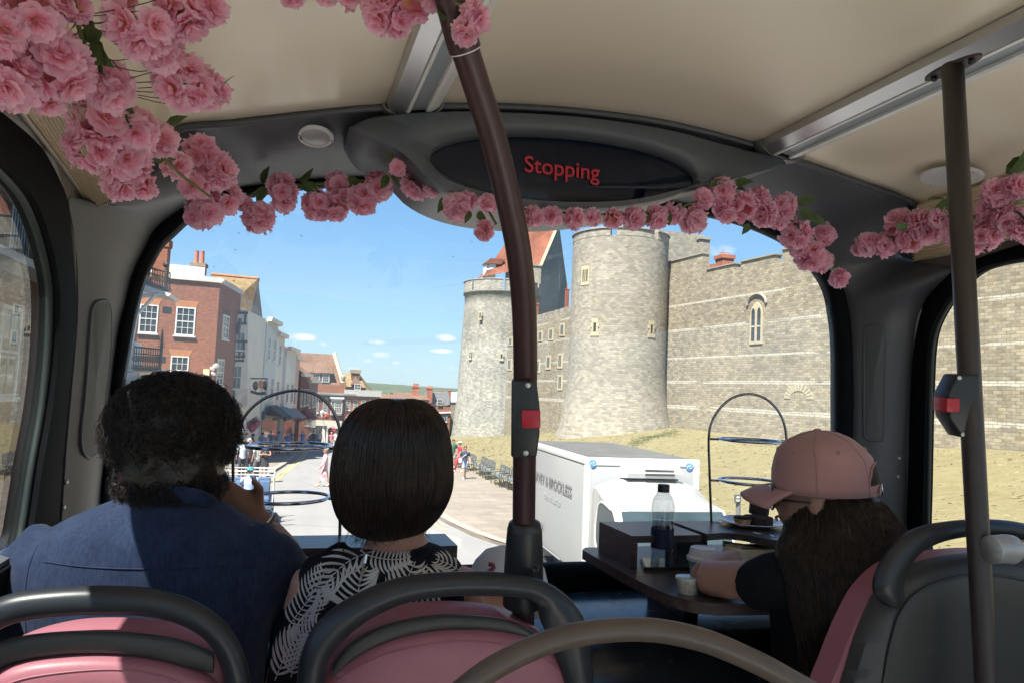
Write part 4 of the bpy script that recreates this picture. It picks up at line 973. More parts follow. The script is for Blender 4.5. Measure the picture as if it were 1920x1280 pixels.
# tufts of grass standing on the bank
mb = MB(); rg = random.Random(8)
for k in range(11000):
    i = rg.randrange(12, 62); j = rg.random()**1.3*17.5; a_ = rows[i][int(j)].lerp(rows[i][int(j)+1], j-int(j)); b_ = rows[i+1][int(j)].lerp(rows[i+1][int(j)+1], j-int(j)); p = a_.lerp(b_, rg.random()); an = rg.uniform(0, 6.28); w = rg.uniform(.08, .24); h = rg.uniform(.01, .04)
    mb.poly([p+Vector((-w*math.cos(an), -w*math.sin(an), -.02)), p+Vector((w*math.cos(an), w*math.sin(an), -.02)), p+Vector((rg.uniform(-.06, .06), rg.uniform(-.06, .06), h))])
tf = mat('grass_tufts', (.205, .178, .102), .95, var=.3, scale=.9); o = mb.build('grass', tf, None, False, fix=False, nouv=True); tag(o, 'dry tufts of grass all over the bank', None, None, 'stuff')
# ---------------------------------------------------------------- castle
cA, cB, cM = (.305, .28, .23), (.195, .178, .147), (.42, .40, .35)
M_tower = brickmat('tower_stone', cA, cB, (.25, .235, .20), .40, .19, .026, .30, rough=.95, big=.10, bumpd=.03)
M_wallst = brickmat('curtain_wall_stone', (.31, .272, .20), (.19, .166, .125), (.20, .18, .14), .46, .175, .032, .40, big=.12, bumpd=.05,
                    bands=[(1.43+1.9, .17), (1.43+4.0, .12), (1.43+6.0, .10), (1.43+8.4, .09), (12.0, .10)], bandcol=(.42, .395, .335))
M_curfew = brickmat('curfew_stone', (.33, .315, .275), (.19, .18, .16), (.27, .26, .23), .44, .24, .03, .28, big=.18, bumpd=.03)
M_ashlar = mat('ashlar_trim', (.37, .315, .205), .85, var=.12, scale=1.5); M_cop = mat('coping_stone', (.23, .215, .18), .9, var=.2, scale=1.2)
M_dkwin = mat('dark_leaded_glass', (.03, .035, .04), .12, var=.2); M_tile = brickmat('red_roof_tiles', (.23, .085, .05), (.16, .06, .04), (.11, .05, .035), .22, .13, .01, .4, big=.22)
M_grst = brickmat('shaded_gable_stone', (.24, .25, .24), (.17, .175, .17), (.22, .22, .21), .3, .16, .02, .5, big=.1)  # the gable's blue-grey shade is put into its stone colour
M_rbrick = brickmat('red_chimney_brick', (.36, .11, .06), (.27, .08, .05), (.3, .2, .15), .22, .075, .01, .3)
wall_t = thing('castle_wall', 'long battlemented stone curtain wall right of the round tower', 'castle wall', W0)
def alongwall(s, z, out=0.0):                            # s metres from the tower towards the viewer
    n = Vector((-wd_.y*-1, -wd_.x, 0)); n = Vector((wd_.y, -wd_.x, 0)); n = n if n.x < 0 else -n
    p = W0 + wd_*s + n*out; return Vector((p.x, p.y, z))
def topz(px, py):                                        # height on the wall plane under a photo pixel, with its s
    d = ray(px, py); nrm = Vector((wd_.y, -wd_.x, 0)); t = (W0-CAM).dot(nrm)/d.dot(nrm); p = CAM+d*t; return (p-W0).dot(wd_), p.z
prof = [topz(*q) for q in [(1262,545),(1262,492),(1268,490),(1318,476),(1318,474),(1322,488),(1320,511),(1378,495),(1378,482),(1383,491),(1384,497),(1453,478),(1456,495),(1458,474),(1483,466),(1530,455),(1600,430),(1700,395)]]
sec = [(-3, 16.2)] + [(-.3, prof[0][1]), (0.2, prof[2][1]), (prof[3][0], prof[3][1])] + [(prof[3][0]+.05, prof[6][1]), (prof[7][0], prof[7][1]), (prof[7][0]+.05, prof[8][1]), (prof[9][0]+.3, prof[8][1]), (prof[9][0]+.35, prof[10][1]), (prof[11][0], prof[11][1]), (prof[11][0]+.05, prof[13][1])]
z1 = prof[13][1]
s_ = prof[11][0]+.05; zt = prof[13][1]; zl = prof[11][1]
print('wall profile', [(round(a, 1), round(b, 1)) for a, b in prof])
S_END = 75
base = [(-3, -1.5), (S_END, -1.5)]
top_ = [(-3, zt)] ; 
# battlements built from the traced heights: long merlons with short crenels
def seg(s0, s1, z0, z1, name='wall_body', th=1.6, m=M_wallst, out=0):
    mb = MB(); a, b, c, d = alongwall(s0, z0, out), alongwall(s1, z0, out), alongwall(s1, z1, out), alongwall(s0, z1, out)
    inn = alongwall(0, 0, out-th)-alongwall(0, 0, out); mb.prism([a, b, c, d], inn); return part(mb, name, m, wall_t)
zc1 = prof[7][1]-.0
ZB = 13.4
heights = dict(a=prof[3][1], b=prof[7][1], c=prof[11][1], d=prof[13][1])
print(heights)
ZB = min(heights.values())-.55
seg(-3, S_END, -1.5, ZB)
sb = prof[3][0]; sc = prof[8][0]; sdd = prof[11][0]
segs = [(-.5, sb, heights['a']), (sb+.55, sc-.02, heights['b']), (sc+.75, sdd, heights['c']), (sdd+.75, sdd+6.2, heights['d']+.1)]
ss = sdd+6.95
while ss < S_END-5: segs.append((ss, ss+5.4, heights['d']+.3)); ss += 6.1
for i, (a, b, z) in enumerate(segs):
    m_ = seg(a, b, ZB, z, 'merlon', .6); 
    mb = MB(); mb.prism([alongwall(a-.08, z, .1), alongwall(b+.08, z, .1), alongwall(b+.08, z+.10, .1), alongwall(a-.08, z+.10, .1)], alongwall(0, 0, -.8)-alongwall(0, 0, 0)); part(mb, 'coping', M_cop, m_)
# twin lancet window, high up
def lancet(parent, s, z, w, h, place, name='arched_window', trans=True):
    """place(u, v, out) -> world; two pointed lights in a pale surround"""
    def outl(cx, ww, z0, z1, n=6):
        r = [(cx-ww/2, z0), (cx+ww/2, z0)]; r += [(cx+ww/2*math.cos(a*math.pi/2/n)**1.2 if a < n else cx, z1-ww*.9+ww*.9*math.sin(a*math.pi/2/n)) for a in range(n+1)]
        r += [(cx-ww/2*math.cos(a*math.pi/2/n)**1.2 if a < n else cx, z1-ww*.9+ww*.9*math.sin(a*math.pi/2/n)) for a in range(n-1, -1, -1)]; return r
    mb = MB(); o = outl(s, w, z, z+h); f = [place(u, v, .0) for u, v in o]; k = place(0, 0, .07)-place(0, 0, 0)
    mb.prism([(p) for p in f], k); fr = part(mb, name, M_ashlar, parent)
    for cx in (s-w*.23, s+w*.23):
        mb = MB(); o = outl(cx, w*.26, z+h*.08, z+h*.86); mb.prism([place(u, v, .075) for u, v in o], place(0, 0, .012)-place(0, 0, 0)); part(mb, 'window_light', M_dkwin, fr)
        if trans:
            mb = MB(); mb.prism([place(cx-w*.13, z+h*.40, .088), place(cx+w*.13, z+h*.40, .088), place(cx+w*.13, z+h*.44, .088), place(cx-w*.13, z+h*.44, .088)], place(0, 0, .02)-place(0, 0, 0)); part(mb, 'transom', M_ashlar, fr)
s0, z0 = topz(1418, 645); s1, z1_ = topz(1418, 567)
lancet(wall_t, s0, z0, 1.35, z1_-z0, lambda u, v, o: alongwall(u, v, o))
mb = MB()                                                # hood mould above it
hp = [alongwall(s0+1.0*math.cos(t), z1_-.15+.75*math.sin(t), .06) for t in [math.pi*k/12 for k in range(13)]]; mb.tube(hp, .11, 6); part(mb, 'hood_mould', M_cop, wall_t)
# round relieving arch of pale stones lower down
s2, z2 = topz(1497, 742)
mb = MB()
for k in range(11):
    a0 = math.pi*(k+.08)/11; a1 = math.pi*(k+.92)/11
    mb.prism([alongwall(s2+r*math.cos(a), z2-.2+r*.75*math.sin(a), .0) for r, a in ((.75, a0), (1.35, a0), (1.35, a1), (.75, a1))], alongwall(0, 0, .03)-alongwall(0, 0, 0))
o = part(mb, 'blocked_arch', mat('pale_arch_stone', (.33, .295, .21), .9, var=.2), wall_t); o['kind'] = 'stuff'
# wide string of the wall's battered foot
seg(1.0, S_END, -1.5, 2.45, 'plinth', .5, M_wallst, .12)
# raised stretch of wall behind the round tower with a turret
def boxthing(t, name, p0, p1, m, **k):
    mb = MB(); mb.box(p0, p1); return part(mb, name, m, t, **k)
# ---- round towers
def uvcyl(mb, c, prof, a0, a1, n, inner=None):
    """lathe sector with bricks running true round the drum"""
    R = prof[-1][0]; rows = []; uvs = []
    for r, z in prof:
        rows.append([Vector((c.x+r*math.cos(a0+(a1-a0)*k/n), c.y+r*math.sin(a0+(a1-a0)*k/n), z)) for k in range(n+1)])
        uvs.append([((a0+(a1-a0)*k/n)*R, z) for k in range(n+1)])
    mb.grid(rows, uvs=uvs)
def round_tower(t, c, prof, m, wallname='tower_wall'):
    mb = MB(); uvcyl(mb, c, prof, 0, 2*math.pi, 72); 
    o = part(mb, wallname, m, t, True); mb = MB(); r, z = prof[-1]; mb.lathe([(r-.02, z-.4), (.001, z-.4)], 48, c=(c.x, c.y, 0), caps=False); part(mb, 'tower_roof', M_cop, t); return o
def battlement(t, c, r, z0, z1, merl, th, m, base_a=0):
    """merl: list of (a0, a1) angle spans in degrees carrying full height"""
    for a0, a1 in merl:
        a0, a1 = rad(a0), rad(a1); n = max(4, int((a1-a0)*14)); mb = MB(); rows = []; uvs = []
        for rr, z in ((r, z0), (r, z1), (r-th, z1), (r-th, z0)):
            rows.append([Vector((c.x+rr*math.cos(a0+(a1-a0)*k/n), c.y+rr*math.sin(a0+(a1-a0)*k/n), z)) for k in range(n+1)]); uvs.append([((a0+(a1-a0)*k/n)*r, z) for k in range(n+1)])
        idx = mb.grid(rows, uvs=uvs); mb.face([q[0] for q in idx]); mb.face([q[-1] for q in idx]); me_ = part(mb, 'merlon', m, t)
        mb = MB(); rows = []
        for rr, z in ((r+.10, z1), (r+.10, z1+.10), (r-th*.3, z1+.20), (r-th-.06, z1+.10), (r-th-.06, z1)):
            rows.append([Vector((c.x+rr*math.cos(a0+(a1-a0)*k/n), c.y+rr*math.sin(a0+(a1-a0)*k/n), z)) for k in range(n+1)])
        idx = mb.grid(rows); mb.face([q[0] for q in idx]); mb.face([q[-1] for q in idx]); part(mb, 'coping', M_cop, me_)
def cyl_place(c, R, a, lean=0):
    """tangent frame on the drum: u sideways, v height, out"""
    def f(u, v, o): aa = a + u/R; return Vector((c.x+(R+o+lean*0)*math.cos(aa), c.y+(R+o)*math.sin(aa), v))
    return f
def hitcyl(px, py, c, R):
    d = ray(px, py); ex, ey = CAM.x-c.x, CAM.y-c.y; A2 = d.x*d.x+d.y*d.y; B2 = 2*(ex*d.x+ey*d.y); C2 = ex*ex+ey*ey-R*R; D = B2*B2-4*A2*C2
    if D < 0: D = 0
    t = (-B2-math.sqrt(D))/(2*A2); p = CAM+d*t; return math.atan2(p.y-c.y, p.x-c.x), p.z
def slit(t, c, R, px, y0, y1, w, gw, quoin=True, name='slit_window', lights=1):
    a, zb = hitcyl(px, y1, c, R); _, ztp = hitcyl(px, y0, c, R); f = cyl_place(c, R, a); h = ztp-zb
    mb = MB(); n = max(3, int(h/.32)); k = f(0, 0, .06)-f(0, 0, 0)
    for i in range(n):
        ww = w/2*(1.0 if i % 2 == 0 else .74) if quoin else w/2
        z0_, z1_ = zb+h*i/n+.01, zb+h*(i+1)/n-.01
        for q0, q1 in (((-ww, -gw/2), (gw/2, ww)) if 0 < i < n-1 else ((-ww, ww),)):
            pass
        if 0 < i < n-1:
            for q0, q1 in ((-ww, -gw/2), (gw/2, ww)): mb.prism([f(q0, z0_, 0), f(q1, z0_, 0), f(q1, z1_, 0), f(q0, z1_, 0)], k)
        else: mb.prism([f(-ww, z0_, 0), f(ww, z0_, 0), f(ww, z1_, 0), f(-ww, z1_, 0)], k)
    fr = part(mb, name, M_ashlar, t)
    for j in range(lights):
        u0_ = -gw/2+gw*j/lights+.02*(lights > 1); u1_ = -gw/2+gw*(j+1)/lights-.05*(lights > 1)
        mb = MB(); mb.prism([f(u0_, zb+h/n, .015), f(u1_, zb+h/n, .015), f(u1_, ztp-h/n, .015), f(u0_, ztp-h/n, .015)], f(0, 0, .012)-f(0, 0, 0)); part(mb, 'window_light', M_dkwin, fr)
    if lights > 1:
        for j in range(1, lights):
            u = -gw/2+gw*j/lights; mb = MB(); mb.prism([f(u-.05, zb+h/n, .01), f(u+.03, zb+h/n, .01), f(u+.03, ztp-h/n, .01), f(u-.05, ztp-h/n, .01)], f(0, 0, .05)-f(0, 0, 0)); part(mb, 'mullion', M_ashlar, fr)
# near tower: fit from its left edge (1067) and its join with the wall (1243)
R1 = 4.25
dL = ray(1069, 600); dR = ray(1250, 600)
aL = math.atan2(dL.x, dL.y); aR = math.atan2(dR.x, dR.y); am = (aL+aR)/2; D1 = R1/math.sin((aR-aL)/2)
c1 = Vector((D1*math.sin(am), D1*math.cos(am), 0)); print('tower1', c1, D1)
def zat(px, py, dist):                                   # height of a photo pixel at a given plan distance
    d = ray(px, py); return CAM.z + d.z/math.hypot(d.x, d.y)*dist
z_t1 = zat(1157, 441, D1-R1); z_b1 = zat(1120, 830, D1-R1); print('z', z_t1, z_b1)
T1 = thing('round_tower', 'large round stone tower with slit windows standing behind the white van', 'tower', (c1.x, c1.y, z_b1))
pr1 = [(R1+2.0, -2.6), (R1+1.1, -.2), (R1+.70, 1.0), (R1+.34, 2.6), (R1+.12, 4.4), (R1, 6.2), (R1, z_t1)]
o = round_tower(T1, c1, pr1, M_tower)
def a_px(px, py=460): return math.degrees(hitcyl(px, py, c1, R1)[0])
angs = sorted([a_px(1079), a_px(1140), a_px(1149), a_px(1204), a_px(1212), a_px(1246)])
a0 = a_px(1072); a1 = a_px(1144); a2 = a_px(1156); a3 = a_px(1243)
print('angles', a0, a1, a2, a3)
a0 = a0-360 if a0 > 0 else a0
mer = [(a0-6, a1), (a2, a2+46), (a2+52, a2+92), (a0-60, a0-14), (a0-120, a0-66)]
battlement(T1, c1, R1+.02, z_t1-.01, z_t1+.62, mer, .55, M_tower)
slit(T1, c1, R1, 1097, 499, 535, .95, .62, lights=3, quoin=False, name='triple_window')
slit(T1, c1, R1, 1115, 597, 630, .80, .26); slit(T1, c1, R1, 1221, 601, 633, .80, .26)
slit(T1, c1, R1, 1141, 712, 764, .78, .12); slit(T1, c1, R1, 1069.9, 711, 759, .8, .12)
# stair turret and higher wall behind its right side
zt_ = zat(1300, 440, 60)
tt = thing('stair_turret', 'square stone turret rising behind the battlements right of the round tower', 'turret', (33.4, 64, 0))
def vp(px, y): p = onY(px, 500, y); return p.x
x0, x1 = vp(1240, 63), vp(1318, 63); mb = MB(); mb.box((x0-3, 63, 0), (x1, 66, zat(1285, 430, 71))); part(mb, 'turret_wall', M_tower, tt)
x2 = vp(1330, 62.4); x3 = vp(1312, 62.4)
mb = MB(); mb.box((x3, 62.4, 0), (x2, 64.4, zat(1320, 441, 71))); b_ = part(mb, 'corner_pier', M_tower, tt); mb = MB(); zz = zat(1320, 441, 71); mb.box((x3-.12, 62.28, zz), (x2+.12, 64.5, zz+.22)); part(mb, 'coping', M_cop, b_)
def chimney(label, px0, px1, py0, py1, y, pots=2, group=None, m=None, potm=None):
    """square brick stack with oversailing courses and pots"""
    pa, pb = onY(px0, py1, y), onY(px1, py1, y); zt = onY(px0, py0, y).z; w = pb.x-pa.x; ph = (zt-pa.z)*.2
    t = thing('chimney', label, 'chimney', ((pa.x+pb.x)/2, y, pa.z), group); m = m or M_rbrick
    mb = MB(); mb.box((pa.x+w*.08, y, pa.z-2), (pb.x-w*.08, y+w*.8, zt-ph)); part(mb, 'stack', m, t)
    mb = MB(); mb.box((pa.x, y-w*.07, zt-ph-w*.22), (pb.x, y+w*.87, zt-ph)); part(mb, 'corbel', m, t)
    for k in range(pots):
        cx = pa.x+w*(k+.75)/(pots+.5); mb = MB(); mb.T = Matrix.Translation((cx, y+w*.4, zt-ph)); mb.lathe([(w*.14, 0), (w*.115, ph*.9), (w*.13, ph)], 12); part(mb, 'chimney_pot', potm or M_pot, t, smooth=40)
    return t
M_pot = mat('terracotta_pot', (.42, .14, .075), .8, var=.15, scale=2)
chimney('red brick chimney above the castle wall battlements', 1352, 1378, 471, 500, 62, 2)
chimney('red brick chimney peeping between the pole and the gable', 997, 1010, 558, 605, 96, 1)
chimney('slim red brick chimney left of the round tower top', 1060, 1067, 533, 575, 84, 1)
mb = MB(); pq = onY(1333, 495, 66); mb.box((pq.x, 66, 10), (pq.x+.9, 67, pq.z)); t = mb.build('parapet', M_rbrick); tag(t, 'low red brick parapet just behind the castle battlements', 'parapet')
# curfew tower
R2 = 6.9; dl = ray(867, 650); al = math.atan2(dl.x, dl.y); dr = ray(1008, 650); ar = math.atan2(dr.x, dr.y); a_m = (al+ar)/2; D2 = R2/math.sin((ar-al)/2); c2 = Vector((D2*math.sin(a_m), D2*math.cos(a_m), 0)); print('tower2', c2, D2)
zt2 = zat(900, 548, D2-R2*.8); zb2 = zat(900, 822, D2-R2)
T2 = thing('round_tower', 'far round battered tower with a red tiled roof, left of the curved pole', 'tower', (c2.x, c2.y, zb2))
pr2 = [(R2+1.6, zb2-3), (R2+1.15, zb2+1), (R2+.6, zb2+7), (R2+.18, zt2-7), (R2, zt2-2), (R2, zt2), (R2+.28, zt2+.12), (R2+.28, zt2+.35)]
round_tower(T2, c2, pr2, M_curfew)
zp = zat(900, 524, D2-R2*.8)
def a2_px(px): return math.degrees(hitcyl(px, 560, c2, R2+.2)[0])
q1, q2 = a2_px(886), a2_px(944)
battlement(T2, c2, R2+.26, zt2+.34, zp, [(q1-70, q1-1.5), (q1+1.5, q2-1.5), (q2+2, q2+60), (q2+64, q2+150)], .7, M_curfew)
for a in ((900, 583, 600, .7, .28), (881, 656, 674, .7, .28), (940, 659, 676, .8, .34), (906, 748, 771, .8, .22)): slit(T2, c2, R2+.55, *a, name='arched_slit')
# its roof: pyramid ridge with a bell turret, gable wall facing right
yr = c2.y+2
def R(px, py, y=None): return onY(px, py, y if y else yr)
apexL, apexR = R(962, 466, yr+2), R(1045, 422, yr+2)
mb = MB()
A0 = R(905, 519, yr-3); B0 = R(1013, 499, yr-5.2); Ctop = R(1046, 421, yr-.5); Ltop = R(958, 455, yr+1)
top0 = R(972, 421, yr+0.5)
mb.poly([A0, B0, Ctop, top0]); mb.poly([A0, top0, top0+Vector((-1, 6, -5)), A0+Vector((0, 7, 0))]); mb.poly([top0, Ctop, Ctop+Vector((4, 7, -7)), top0+Vector((-1, 6, -5))])
part(mb, 'tiled_roof', M_tile, T2)
mb = MB(); mb.tube([B0+Vector((0,-.1,0)), Ctop+Vector((0,-.1,0))], .34, 4); part(mb, 'gable_coping', M_ashlar, T2)
gb = thing('gable_wall', 'shaded grey stone gable right of the red tiled roof', 'gable', R(1030, 600, yr-5))
mb = MB(); zb_ = 4
Ga, Gb, Gc = B0+Vector((0, 0, -.2)), Ctop+Vector((.25, 0, 0)), R(1067, 560, yr+7)
mb.poly([Vector((Ga.x, Ga.y, zb_)), Ga, Gb, Gc, Vector((Gc.x, Gc.y, zb_))]); part(mb, 'gable_face', M_grst, gb)
g1, g2 = R(1030, 493, yr), R(1031, 548, yr)
def gab(px, py):                                         # on the gable plane
    nrm = (Gb-Ga).cross(Vector((0, 0, 1)) if False else (Gc-Ga)).normalized(); d = ray(px, py); t = (Ga-CAM).dot(nrm)/d.dot(nrm); return CAM+d*t - d.normalized()*.05
mb = MB(); mb.poly([gab(1047, 552), gab(1050, 552), gab(1050, 495), gab(1048.5, 490), gab(1047, 495)]); part(mb, 'slit_window', M_dkwin, gb)
# front block under the roof
ff = thing('castle_building', 'square stone block under the red roof behind the curved pole', 'castle building', R(1000, 600, yr-5.3))
pA, pB = R(985, 500, yr-5.4), R(1015, 500, yr-5.4); mb = MB(); mb.box((pA.x-1, yr-5.4, 2), (pB.x, yr+4, pB.z)); part(mb, 'stone_wall', M_tower, ff)
mb = MB(); mb.box((pA.x-1, yr-5.55, pB.z), (pB.x+.1, yr+4, pB.z+.25)); part(mb, 'parapet_course', M_cop, ff)
p5 = R(1015, 548, yr-5.4); mb = MB(); mb.box((pA.x-1, yr-5.5, p5.z-.15), (pB.x+.03, yr-5.4, p5.z+.15)); part(mb, 'string_course', M_cop, ff)
# white timber bell turret on the roof
bt = thing('bell_turret', 'small white timber dormer on the red roof of the far tower', 'dormer', R(917, 518, yr-2.5)); yb = yr-2.6
a_, b_, c_ = R(910, 519, yb), R(929, 519, yb), R(911, 494, yb)
mb = MB(); mb.box((a_.x, yb, a_.z-.4), (b_.x, yb+1.8, c_.z)); part(mb, 'timber_wall', mat('white_timber', (.62, .62, .60), .6, var=.08), bt)
for k in range(5):
    mb = MB(); zz = a_.z+(c_.z-a_.z)*(k+.5)/5; mb.box((a_.x+.15, yb-.04, zz-.09), (a_.x+.65, yb-.01, zz+.05)); part(mb, 'louvre', M_dkwin, bt)
mb = MB(); w = b_.x-a_.x; mb.prism([(a_.x-.25, yb-.3, c_.z), (a_.x+w*.42, yb-.3, c_.z+1.0), (b_.x+1.6, yb-.3, c_.z+1.0), (b_.x+.9, yb-.3, c_.z)], (0, 2.6, 0)); part(mb, 'turret_roof', M_tile, bt)
# connecting wall with three floors of windows
cw = thing('castle_range', 'lower castle range with rows of mullioned windows between the two round towers', 'castle range', (26, 88, 0))
Ca = onY(945, 800, 96); Cb = onY(1078, 800, 70); Ca.z = Cb.z = 0
dv = (Cb-Ca).normalized(); nv = Vector((dv.y, -dv.x, 0)); nv = nv if nv.x < 0 else -nv
def onC(px, py): d = ray(px, py); t = (Ca-CAM).dot(nv)/d.dot(nv); return CAM+d*t
def cpl(p, o=0): return p+nv*o
zr = onC(1060, 590).z; LC = (Cb-Ca).length
mb = MB(); mb.prism([Ca+Vector((0, 0, -5)), Cb+Vector((0, 0, -5)), Cb+Vector((0, 0, zr)), Ca+Vector((0, 0, zr))], -nv*1.2); part(mb, 'range_wall', M_wallst, cw)
n = 13
for k in range(n):
    s0_, s1_ = LC*(k+.1)/n, LC*(k+.75)/n; mb = MB(); mb.prism([Ca+dv*s0_+Vector((0, 0, zr)), Ca+dv*s1_+Vector((0, 0, zr)), Ca+dv*s1_+Vector((0, 0, zr+.8)), Ca+dv*s0_+Vector((0, 0, zr+.8))], -nv*.5); part(mb, 'merlon', M_tower, cw)
for px, y0, y1 in [(1054,606,630),(1033,615,638),(1013,620,640),(1004,622,643),(1050,662,690),(1028,666,692),(1050,702,731),(955,672,694),(957,632,648),(1008,674,698)]:
    a = onC(px-4.5, y1); b = onC(px+4.5, y1); zt_ = onC(px, y0).z; mb = MB(); mb.prism([a+nv*.0, b+nv*.0, Vector((b.x, b.y, zt_)), Vector((a.x, a.y, zt_))], nv*.06); wf = part(mb, 'window_surround', M_ashlar, cw)
    for u0_, u1_ in ((.25, .46), (.54, .75)):
        q = [a.lerp(b, u0_), a.lerp(b, u1_)]; h = zt_-a.z; mb = MB(); mb.prism([q[0]+Vector((0, 0, h*.15))+nv*.065, q[1]+Vector((0, 0, h*.15))+nv*.065, q[1]+Vector((0, 0, h*.88))+nv*.065, q[0]+Vector((0, 0, h*.88))+nv*.065], nv*.01); part(mb, 'window_light', M_dkwin, wf)
# ---------------------------------------------------------------- houses of the left side and the foot of the hill
M_brick = brickmat('orange_red_brick', (.24, .082, .042), (.165, .055, .033), (.25, .18, .125), .225, .075, .011, .3, big=.10, bumpd=.008)
M_brick2 = brickmat('dark_red_brick', (.15, .055, .04), (.10, .04, .03), (.17, .13, .10), .225, .075, .011, .3, big=.12, bumpd=.008)
M_oran = mat('orange_brick_arch', (.32, .13, .05), .85, var=.15, scale=6); M_wpaint = mat('white_paint', (.55, .55, .53), .5, var=.05, scale=2)
M_wgl = mat('window_glass_dark', (.035, .042, .05), .08, var=.25, scale=.8, spec=.9); M_lead = mat('lead_flashing', (.42, .43, .43), .6, var=.12, scale=2)
M_brtile = brickmat('brown_roof_tiles', (.235, .165, .085), (.165, .115, .06), (.12, .085, .05), .2, .12, .01, .45, big=.14)
M_redtile = brickmat('weathered_red_tiles', (.17, .10, .07), (.12, .072, .05), (.09, .055, .04), .2, .12, .01, .45, big=.2)
M_iron = mat('black_ironwork', (.015, .018, .018), .5, var=.1); M_render = mat('cream_render', (.56, .54, .48), .8, var=.07, scale=1); M_timber = mat('black_timber', (.035, .028, .025), .7, var=.2, scale=5)
M_slate = mat('grey_slate', (.20, .20, .21), .7, var=.15, scale=3); M_grnp = mat('dark_green_paint', (.03, .07, .06), .5, var=.1)
class Face:
    """a wall plane seen through the photo: o corner point, d direction along it"""
    def __init__(s, o, d): s.o = Vector(o); s.d = Vector((d[0], d[1], 0)).normalized(); n = Vector((s.d.y, -s.d.x, 0)); s.n = n if n.dot(CAM-s.o) > 0 else -n
    def at(s, px, py): r = ray(px, py); t = (s.o-CAM).dot(s.n)/r.dot(s.n); return CAM+r*t
    def uv(s, px, py): p = s.at(px, py); return ((p-s.o).dot(s.d), p.z)
    def p(s, u, z, out=0): q = s.o+s.d*u+s.n*out; return Vector((q.x, q.y, z))
    def rect(s, mb, u0, u1, z0, z1, out, th): mb.prism([s.p(u0, z0, out), s.p(u1, z0, out), s.p(u1, z1, out), s.p(u0, z1, out)], s.n*th); return mb
def sash(fc, parent, u, z0, w, h, cols=3, rws=4, arch=None, sill=True, frm=None, name='sash_window'):
    frm = frm or M_wpaint
    mb = MB(); e = min(w, h)*.07
    fc.rect(mb, u-w/2, u-w/2+e, z0, z0+h, -.01, .05); fc.rect(mb, u+w/2-e, u+w/2, z0, z0+h, -.01, .05); fc.rect(mb, u-w/2+e, u+w/2-e, z0, z0+e, -.01, .05); fc.rect(mb, u-w/2+e, u+w/2-e, z0+h-e, z0+h, -.01, .05)
    iw, ih = w-2*e, h-2*e; b = max(.018, e*.35)
    for k in range(1, cols): x = u-w/2+e+iw*k/cols; fc.rect(mb, x-b/2, x+b/2, z0+e, z0+h-e, .0, .03)
    for k in range(1, rws): zz = z0+e+ih*k/rws; bb = b*(2.2 if k*2 == rws else 1); fc.rect(mb, u-w/2+e, u+w/2-e, zz-bb/2, zz+bb/2, .003, .03)
    o = part(mb, name, frm, parent)
    mb = MB(); fc.rect(mb, u-w/2+e*.5, u+w/2-e*.5, z0+e*.5, z0+h-e*.5, -.10, .105); part(mb, 'glass', M_wgl, o)
    if sill: mb = MB(); fc.rect(mb, u-w/2-.08, u+w/2+.08, z0-.09, z0, -.01, .12); part(mb, 'sill', M_lead if sill == 2 else M_wpaint, o)
    if arch:
        mb = MB(); mb.prism([fc.p(u-w/2, z0+h+.01, .004), fc.p(u+w/2, z0+h+.01, .004), fc.p(u+w/2+.16, z0+h+.36, .004), fc.p(u-w/2-.16, z0+h+.36, .004)], fc.n*.01); part(mb, 'brick_arch', arch, o)
    return o
def sash_px(fc, parent, x0, y0, x1, y1, **k):
    a = fc.uv((x0+x1)/2, y1); b = fc.uv((x0+x1)/2, y0); w = abs(fc.uv(x1, (y0+y1)/2)[0]-fc.uv(x0, (y0+y1)/2)[0]); return sash(fc, parent, a[0], a[1], w, b[1]-a[1], **k)
# ---- brick building: sunlit gable towards us, shaded front along the street
pc = onY(405, 640, 45); dn = Vector((math.sin(rad(5)), math.cos(rad(5)), 0))
corner = onY(405, 640, 45); corner.z = 0
Ff = Face(corner, (-1, -.06)); Fs = Face(corner, (.155, .988))
bb = thing('brick_building', 'orange red brick building with white sash windows on the left', 'building', corner)
ztop = Ff.at(414, 531).z; us = Fs.uv(446, 640)[0]; 
mb = MB(); L1 = 14; back = Fs.p(us, 0)-Fs.p(0, 0)
mb.prism([Ff.p(0, -4), Ff.p(L1, -4), Ff.p(L1, ztop), Ff.p(0, ztop)], back); part(mb, 'wall', M_brick, bb)
mb = MB(); mb.prism([Ff.p(-.12, ztop, .12), Ff.p(L1, ztop, .12), Ff.p(L1, ztop+.28, .12), Ff.p(-.12, ztop+.28, .12)], -Ff.n*.45); Fs.rect(mb, .4, us, ztop, ztop+.28, -.3, .42); part(mb, 'parapet_coping', M_lead, bb)
for q in [(327,576,364,629),(259,571,294,624),(317,667,351,720)]: sash_px(Ff, bb, *q, arch=M_oran, sill=2)
sash_px(Fs, bb, 415, 590, 427, 636, cols=2, arch=M_brick2, sill=1); sash_px(Fs, bb, 404, 672, 417, 722, cols=2, sill=1)
for (x, y) in ((313, 581), (302, 673)):
    u, z = Ff.uv(x, y); mb = MB(); Ff.rect(mb, u-.22, u+.22, z-.16, z+.16, .002, .02); part(mb, 'vent', M_dkwin, bb)
